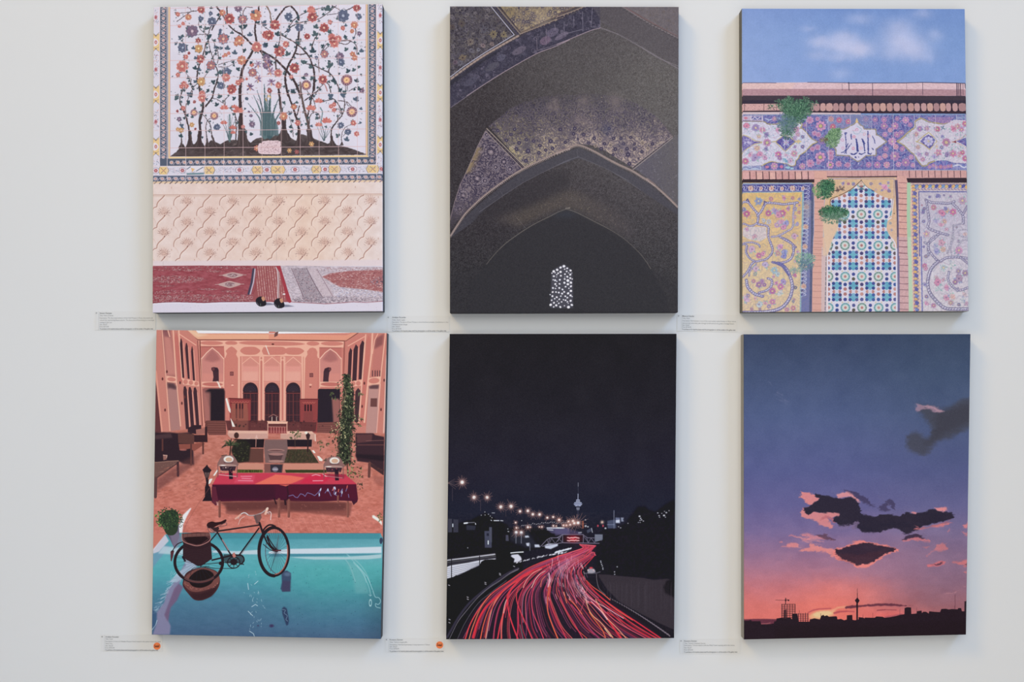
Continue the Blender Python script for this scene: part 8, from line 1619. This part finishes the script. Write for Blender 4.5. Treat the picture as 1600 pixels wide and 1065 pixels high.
# ---------------------------------------------------------------- the six canvases
PRINT_K = 1.16
def print_material(name, P):
    a = np.clip(P.a, 0, 1); a = np.where(a <= .04045, a/12.92, ((a+.055)/1.055)**2.4)*PRINT_K-PRINT_BLACK
    a = np.clip(a, .0015, .93)
    im = bpy.data.images.new(name+'_ink', P.W, P.H, float_buffer=True); im.colorspace_settings.name = 'Non-Color'
    buf = np.ones((P.H, P.W, 4), np.float32); buf[..., :3] = a[::-1]; im.pixels.foreach_set(buf.ravel()); im.update(); im.pack()
    m = bpy.data.materials.new(name+'_canvas'); m.use_nodes = True; nt = m.node_tree; b = nt.nodes['Principled BSDF']
    uv = nt.nodes.new('ShaderNodeUVMap'); uv.uv_map = 'print'
    t = nt.nodes.new('ShaderNodeTexImage'); t.image = im; t.extension = 'EXTEND'; t.interpolation = 'Linear'
    nt.links.new(uv.outputs[0], t.inputs[0])
    # woven cloth: two crossed thread waves and a little speckle
    tc = nt.nodes.new('ShaderNodeTexCoord'); hs = []
    for ax in ('X', 'Z'):
        w = nt.nodes.new('ShaderNodeTexWave'); w.bands_direction = ax; w.inputs['Scale'].default_value = 150; w.inputs['Distortion'].default_value = 1.5
        nt.links.new(tc.outputs['Object'], w.inputs['Vector']); hs.append(w)
    ad = nt.nodes.new('ShaderNodeMath'); ad.operation = 'ADD'; nt.links.new(hs[0].outputs['Fac'], ad.inputs[0]); nt.links.new(hs[1].outputs['Fac'], ad.inputs[1])
    bp = nt.nodes.new('ShaderNodeBump'); bp.inputs['Strength'].default_value = .18; bp.inputs['Distance'].default_value = .0004
    nt.links.new(ad.outputs[0], bp.inputs['Height']); nt.links.new(bp.outputs['Normal'], b.inputs['Normal'])
    nt.links.new(t.outputs['Color'], b.inputs['Base Color'])
    b.inputs['Roughness'].default_value = .62; b.inputs['Specular IOR Level'].default_value = .22
    return m
PRINT_BLACK = 0.014

def canvas(name_key, P, label, edge_col):
    quad = QUADS[name_key]
    F = [Vector(on_face(*q)) for q in quad]                       # TL TR BR BL of the face
    c = sum(F, Vector())/4; base = Vector((c.x, 0, F[3].z))
    root = thing('canvas_print', base, label, 'picture', 'photographic canvases on the gallery wall')
    # rings from the wall forward: side, rounded arris, face edge
    R = .0016; rings = []
    def ring(inset, y):
        out = []
        for i in range(4):
            p = F[i]; a = (F[(i+1) % 4]-p).normalized(); b = (F[(i-1) % 4]-p).normalized()
            out.append(Vector((p.x, y, p.z))+(a+b)*inset-base)
        return out
    prof = [(0.0, -DEPTH+R)]+[(R*(1-math.cos(t)), -DEPTH+R*(1-math.sin(t))) for t in (math.radians(22), math.radians(45), math.radians(68))]+[(R, -DEPTH)]
    lip = [ring(i, y) for i, y in prof]
    rr = [ring(0.0, -.0012), lip[0]]
    v = [p for r_ in rr for p in r_]; f = []
    for k in range(len(rr)-1):
        for i in range(4): j = (i+1) % 4; f.append((k*4+i, k*4+j, (k+1)*4+j, (k+1)*4+i))
    v += ring(.03, -.0012); n0 = len(v)-4
    for i in range(4): j = (i+1) % 4; f.append((i, n0+i, n0+j, j))     # back of the stretcher bars
    v += ring(.03, -DEPTH+.006); n1 = len(v)-4
    for i in range(4): j = (i+1) % 4; f.append((n0+i, n1+i, n1+j, n0+j))
    em = material(name_key+'_edge', edge_col, rough=.7, spec=.25, bump=(900, .2, .0004), var=.06, scale=60)
    mesh_obj('wrapped_edge', v, f, em, root)
    # the printed face, a grid so that the picture keeps its perspective
    face = lip[-1]; nx, ny = 12, 16; vs = []
    for j in range(ny+1):
        for i in range(nx+1):
            s, t = i/nx, j/ny
            p = (face[0]*(1-s)+face[1]*s)*(1-t)+(face[3]*(1-s)+face[2]*s)*t
            vs.append(p)
    fs = [(j*(nx+1)+i, (j+1)*(nx+1)+i, (j+1)*(nx+1)+i+1, j*(nx+1)+i+1) for j in range(ny) for i in range(nx)]
    n2 = len(vs); vs += [p for q in lip for p in q]
    for k in range(len(lip)-1):
        for i in range(4): j = (i+1) % 4; fs.append((n2+k*4+i, n2+k*4+j, n2+(k+1)*4+j, n2+(k+1)*4+i))
    uvs = []
    for p in vs:
        u = P.t([((p.x+base.x)/SF+820.0, 620.0-(p.z+base.z-CAM_H)/SF)])[0]; uvs.append((u[0]/P.W, 1-u[1]/P.H))
    mesh_obj('printed_face', vs, fs, print_material(name_key, P), root, uvs=uvs)
    return root
EDGE = (0.17, 0.17, 0.175)
canvas('tilework', paint_tilework(), 'canvas print of flowering tile panel above red and grey rugs, upper left', (0.05, 0.052, 0.062))
canvas('vault', paint_vault(), 'dark canvas print of shadowy tiled vault with small bright lattice window, upper middle', (0.055, 0.052, 0.065))
canvas('gateway', paint_gateway(), 'canvas print of blue sky over tiled gateway with green wall shrubs, upper right', (0.13, 0.13, 0.12))
canvas('courtyard', paint_courtyard(), 'canvas print of pink courtyard with black bicycle standing in turquoise pool, lower left', (0.055, 0.058, 0.064))
canvas('highway', paint_highway(), 'black canvas print of night highway with curving red light trails, lower middle', (0.055, 0.052, 0.065))
canvas('sunset', paint_sunset(), 'canvas print of dark clouds in pink sunset above skyline silhouette, lower right', (0.31, 0.305, 0.29))

# ---------------------------------------------------------------- printed wall labels
card_mat = material('label_card', (0.775, 0.77, 0.755), rough=.55, spec=.3, var=.01, scale=30)
ink_mat = material('label_ink', (0.20, 0.20, 0.21), rough=.6, spec=.2)
sticker_mat = material('orange_sticker', (0.97, 0.25, 0.08), rough=.45, spec=.3, var=.03, scale=300)
marker_mat = material('marker_ink', (0.05, 0.012, 0.01), rough=.6, spec=.2)

def text_verts(body, bold):
    cu = bpy.data.curves.new('lettering', 'FONT'); cu.body = body; cu.size = 1.0; cu.offset = .018 if bold else -.004; cu.resolution_u = 2
    ob = bpy.data.objects.new('lettering', cu); COL.objects.link(ob)
    dg = bpy.context.evaluated_depsgraph_get(); me = bpy.data.meshes.new_from_object(ob.evaluated_get(dg))
    v = [(q.co.x, q.co.y) for q in me.vertices]; f = [tuple(p.vertices) for p in me.polygons]
    bpy.data.objects.remove(ob); bpy.data.curves.remove(cu); bpy.data.meshes.remove(me)
    return v, f
def wall_label(x0, y0, x1, y1, xs, tilt, number, lines, label):
    # x0..x1, y0..y1: outline of the card; xs: the gap between number strip and text panel; lines: (y, end x, bold, text)
    cx, cy = x0, y1
    root = thing('wall_label', on_wall(cx, cy), label, 'label', 'printed labels beside the canvases')
    ca, sa = math.cos(tilt), math.sin(tilt)
    def P3(px, py, off): dx, dy = (px-cx)*SW, -(py-cy)*SW; return (dx*ca+dy*sa, -off, dy*ca-dx*sa)
    def slab(nm, a0, b0, a1, b1, th):
        v = [P3(a0, b1, .0002), P3(a1, b1, .0002), P3(a1, b0, .0002), P3(a0, b0, .0002), P3(a0, b1, th), P3(a1, b1, th), P3(a1, b0, th), P3(a0, b0, th)]
        return mesh_obj(nm, v, [(3, 2, 1, 0), (4, 5, 6, 7), (0, 1, 5, 4), (1, 2, 6, 5), (2, 3, 7, 6), (3, 0, 4, 7)], card_mat, root)
    strip = slab('number_strip', x0, y0, xs-.5, y1, .0009); panel = slab('text_panel', xs, y0, x1, y1, .0009)
    V = []; Fc = []; Vn = []; Fn = []
    for (y, xe, bold, body) in lines:
        v, f = text_verts(body, bold); w = max(q[0] for q in v)-min(q[0] for q in v); mx = min(q[0] for q in v)
        sx = (xe-xs-1.2)/w; sy = 3.1
        n = len(V); V += [P3(xs+1.2+(q[0]-mx)*sx, y+1.1-q[1]*sy, .00105) for q in v]; Fc += [tuple(i+n for i in g) for g in f]
    v, f = text_verts(number, True); Vn = [P3(x0+1.0+q[0]*2.4, lines[0][0]+1.0-q[1]*3.0, .00105) for q in v]; Fn = f
    mesh_obj('lettering', V, Fc, ink_mat, panel); mesh_obj('number', Vn, Fn, ink_mat, strip)
    return root
BUY = 'To purchase or for inquiries please email the photographer or call the number of the gallery desk'
wall_label(148.6, 486.2, 243.5, 515.6, 154.8, 0.0, '39', [
    (489, 175, True, 'Sanam Rezaian'), (492.7, 177, False, 'Title: Vakil of Shiraz'), (496.5, 239, False, 'Description: The decorated entrance of the Vakil Mosque in Shiraz, decorated with'),
    (500, 241.5, False, 'colored tiles representing flower patterns. The shoes pictured here belong to a worshiper'), (503.4, 175.5, False, 'resting in the sun.'),
    (506.6, 168, False, 'Size: 24x32"'), (510, 170, False, 'Price: $750.00'), (513.4, 239.6, True, BUY)],
    'small printed label left of the tile panel and rug canvas, longest text of the six')
wall_label(604.6, 493.0, 702.2, 518.4, 611.6, 0.0, '41', [
    (495.6, 634.5, True, 'Ardalan Rouzdar'), (499.6, 633, False, 'Title: Dark Light'), (503, 700.5, False, 'Description: The dome of Imam Mosque is one of the finest examples of architecture in Iran'),
    (506.6, 636.5, False, 'Timeless Iranian design'), (510, 625.5, False, 'Size: 24x32"'), (513.4, 627, False, 'Price: $750.00'), (516.6, 697.5, True, BUY)],
    'small printed label between the rug canvas and the dark vault canvas')
wall_label(1057.6, 490.6, 1152.0, 517.0, 1064.6, math.radians(.9), '43', [
    (493.4, 1084.5, True, 'Masoud Kianfar'), (497, 1077, False, 'Title: Wall'), (500.6, 1149.5, False, 'Description: Narenjestan is one of the most widely visited houses in Shiraz where'),
    (504.2, 1146.5, False, 'many tourists come every year through its halls and into the garden of orange flowers'), (507.4, 1077.6, False, 'Size: 24x32"'), (510.6, 1079.6, False, 'Price: $750.00'), (514, 1149, True, BUY)],
    'small printed label between the dark vault canvas and the tiled gateway canvas')
wall_label(157.4, 991.0, 254.0, 1016.6, 163.6, math.radians(.35), '40', [
    (994.2, 186, True, 'Ardalan Rouzdar'), (997.6, 176, False, 'Title: Yazd'), (1001.2, 251, False, 'Description: A view of a Fahadan Museum Hotel located in the central desert city called'),
    (1004.6, 175.5, False, 'Yazd, Iran'), (1008, 177, False, 'Size: 24x32"'), (1011.2, 179, False, 'Price: $750.00'), (1014.6, 247.5, True, BUY)],
    'small printed label under the bicycle canvas lower left corner, sold sticker on its end')
wall_label(601.8, 996.4, 694.5, 1018.6, 607.6, 0.0, '42', [
    (998.8, 629.5, True, 'Roxana Zaman'), (1002.6, 636.5, False, 'Title: Tehran megatraffic'), (1006.4, 671.5, False, 'Description: Hemmat Expressway in long exposure in Tehran'),
    (1009.6, 621, False, 'Size: 24x32"'), (1012.8, 623.5, False, 'Price: $750.00'), (1016.6, 693.2, True, BUY)],
    'small printed label between the bicycle canvas and the night highway canvas, sold sticker on it')
wall_label(1061.8, 998.0, 1157.0, 1021.0, 1067.8, math.radians(-.1), '44', [
    (1000.8, 1088.5, True, 'Roxana Zaman'), (1004.4, 1102, False, "Title: Tehran's Dramatic Sunset"), (1007.6, 1147.5, False, "Description: Tehran's skyline with the Milad Tower standing tall in the centre"),
    (1011.2, 1080.5, False, 'Size: 24x32"'), (1014.6, 1082.5, False, 'Price: $750.00'), (1018, 1152, True, BUY)],
    'small printed label between the night highway canvas and the sunset canvas')

# ---------------------------------------------------------------- sold stickers with handwriting
def sold_sticker(px, py, rad, rot, label):
    base = on_wall(px, py, .0011); N = 40; v = []; f = []
    for y in (0, -.0005):
        for k in range(N): a = 2*math.pi*k/N; v.append((math.cos(a)*rad*SW, y, math.sin(a)*rad*SW))
    f.append(tuple(range(N))[::-1] if False else tuple(range(N-1, -1, -1))); f.append(tuple(range(N, 2*N)))
    for k in range(N): j = (k+1) % N; f.append((k, j, N+j, N+k))
    o = mesh_obj('sold_sticker', v, f, sticker_mat); o.location = base
    o['label'] = label; o['category'] = 'sticker'; o['group'] = 'orange sold stickers'
    strokes = [[(-2.2, 1.5), (-2.9, 1.9), (-3.9, 1.3), (-3.5, .4), (-2.6, -.3), (-2.7, -1.2), (-3.7, -1.7), (-4.3, -1.1)],
               [(-1.0, .3), (-1.7, -.2), (-1.6, -1.2), (-.8, -1.4), (-.2, -.8), (-.4, .1), (-1.0, .3)],
               [(.7, 1.9), (.4, .3), (.5, -1.3), (1.0, -1.5)],
               [(2.6, .2), (1.8, .1), (1.4, -.9), (2.1, -1.5), (2.8, -.9), (3.1, .3), (3.0, 2.1), (2.9, .4), (3.1, -1.4)]]
    V = []; Fc = []; hw = .34
    for s in strokes:
        q = catmull(s, 5)
        for i in range(len(q)-1):
            a, b = Vector(q[i]), Vector(q[i+1]); d = (b-a)
            if d.length < 1e-6: continue
            d.normalize(); nrm = Vector((-d.y, d.x))*hw; a = a-d*hw*.5; b = b+d*hw*.5; n = len(V)
            for p in (a+nrm, a-nrm, b-nrm, b+nrm):
                x = p.x*math.cos(rot)-p.y*math.sin(rot); y = p.x*math.sin(rot)+p.y*math.cos(rot)
                V.append((x*SW, -.00058-.000004*len(Fc) % .00004, y*SW))
            Fc.append((n, n+1, n+2, n+3))
    mesh_obj('handwriting', V, Fc, marker_mat, o)
sold_sticker(245.6, 1008.8, 5.6, 0.0, 'round orange sold sticker on the label under the bicycle canvas')
sold_sticker(687.0, 1007.0, 5.6, -.1, 'round orange sold sticker on the label beside the night highway canvas')
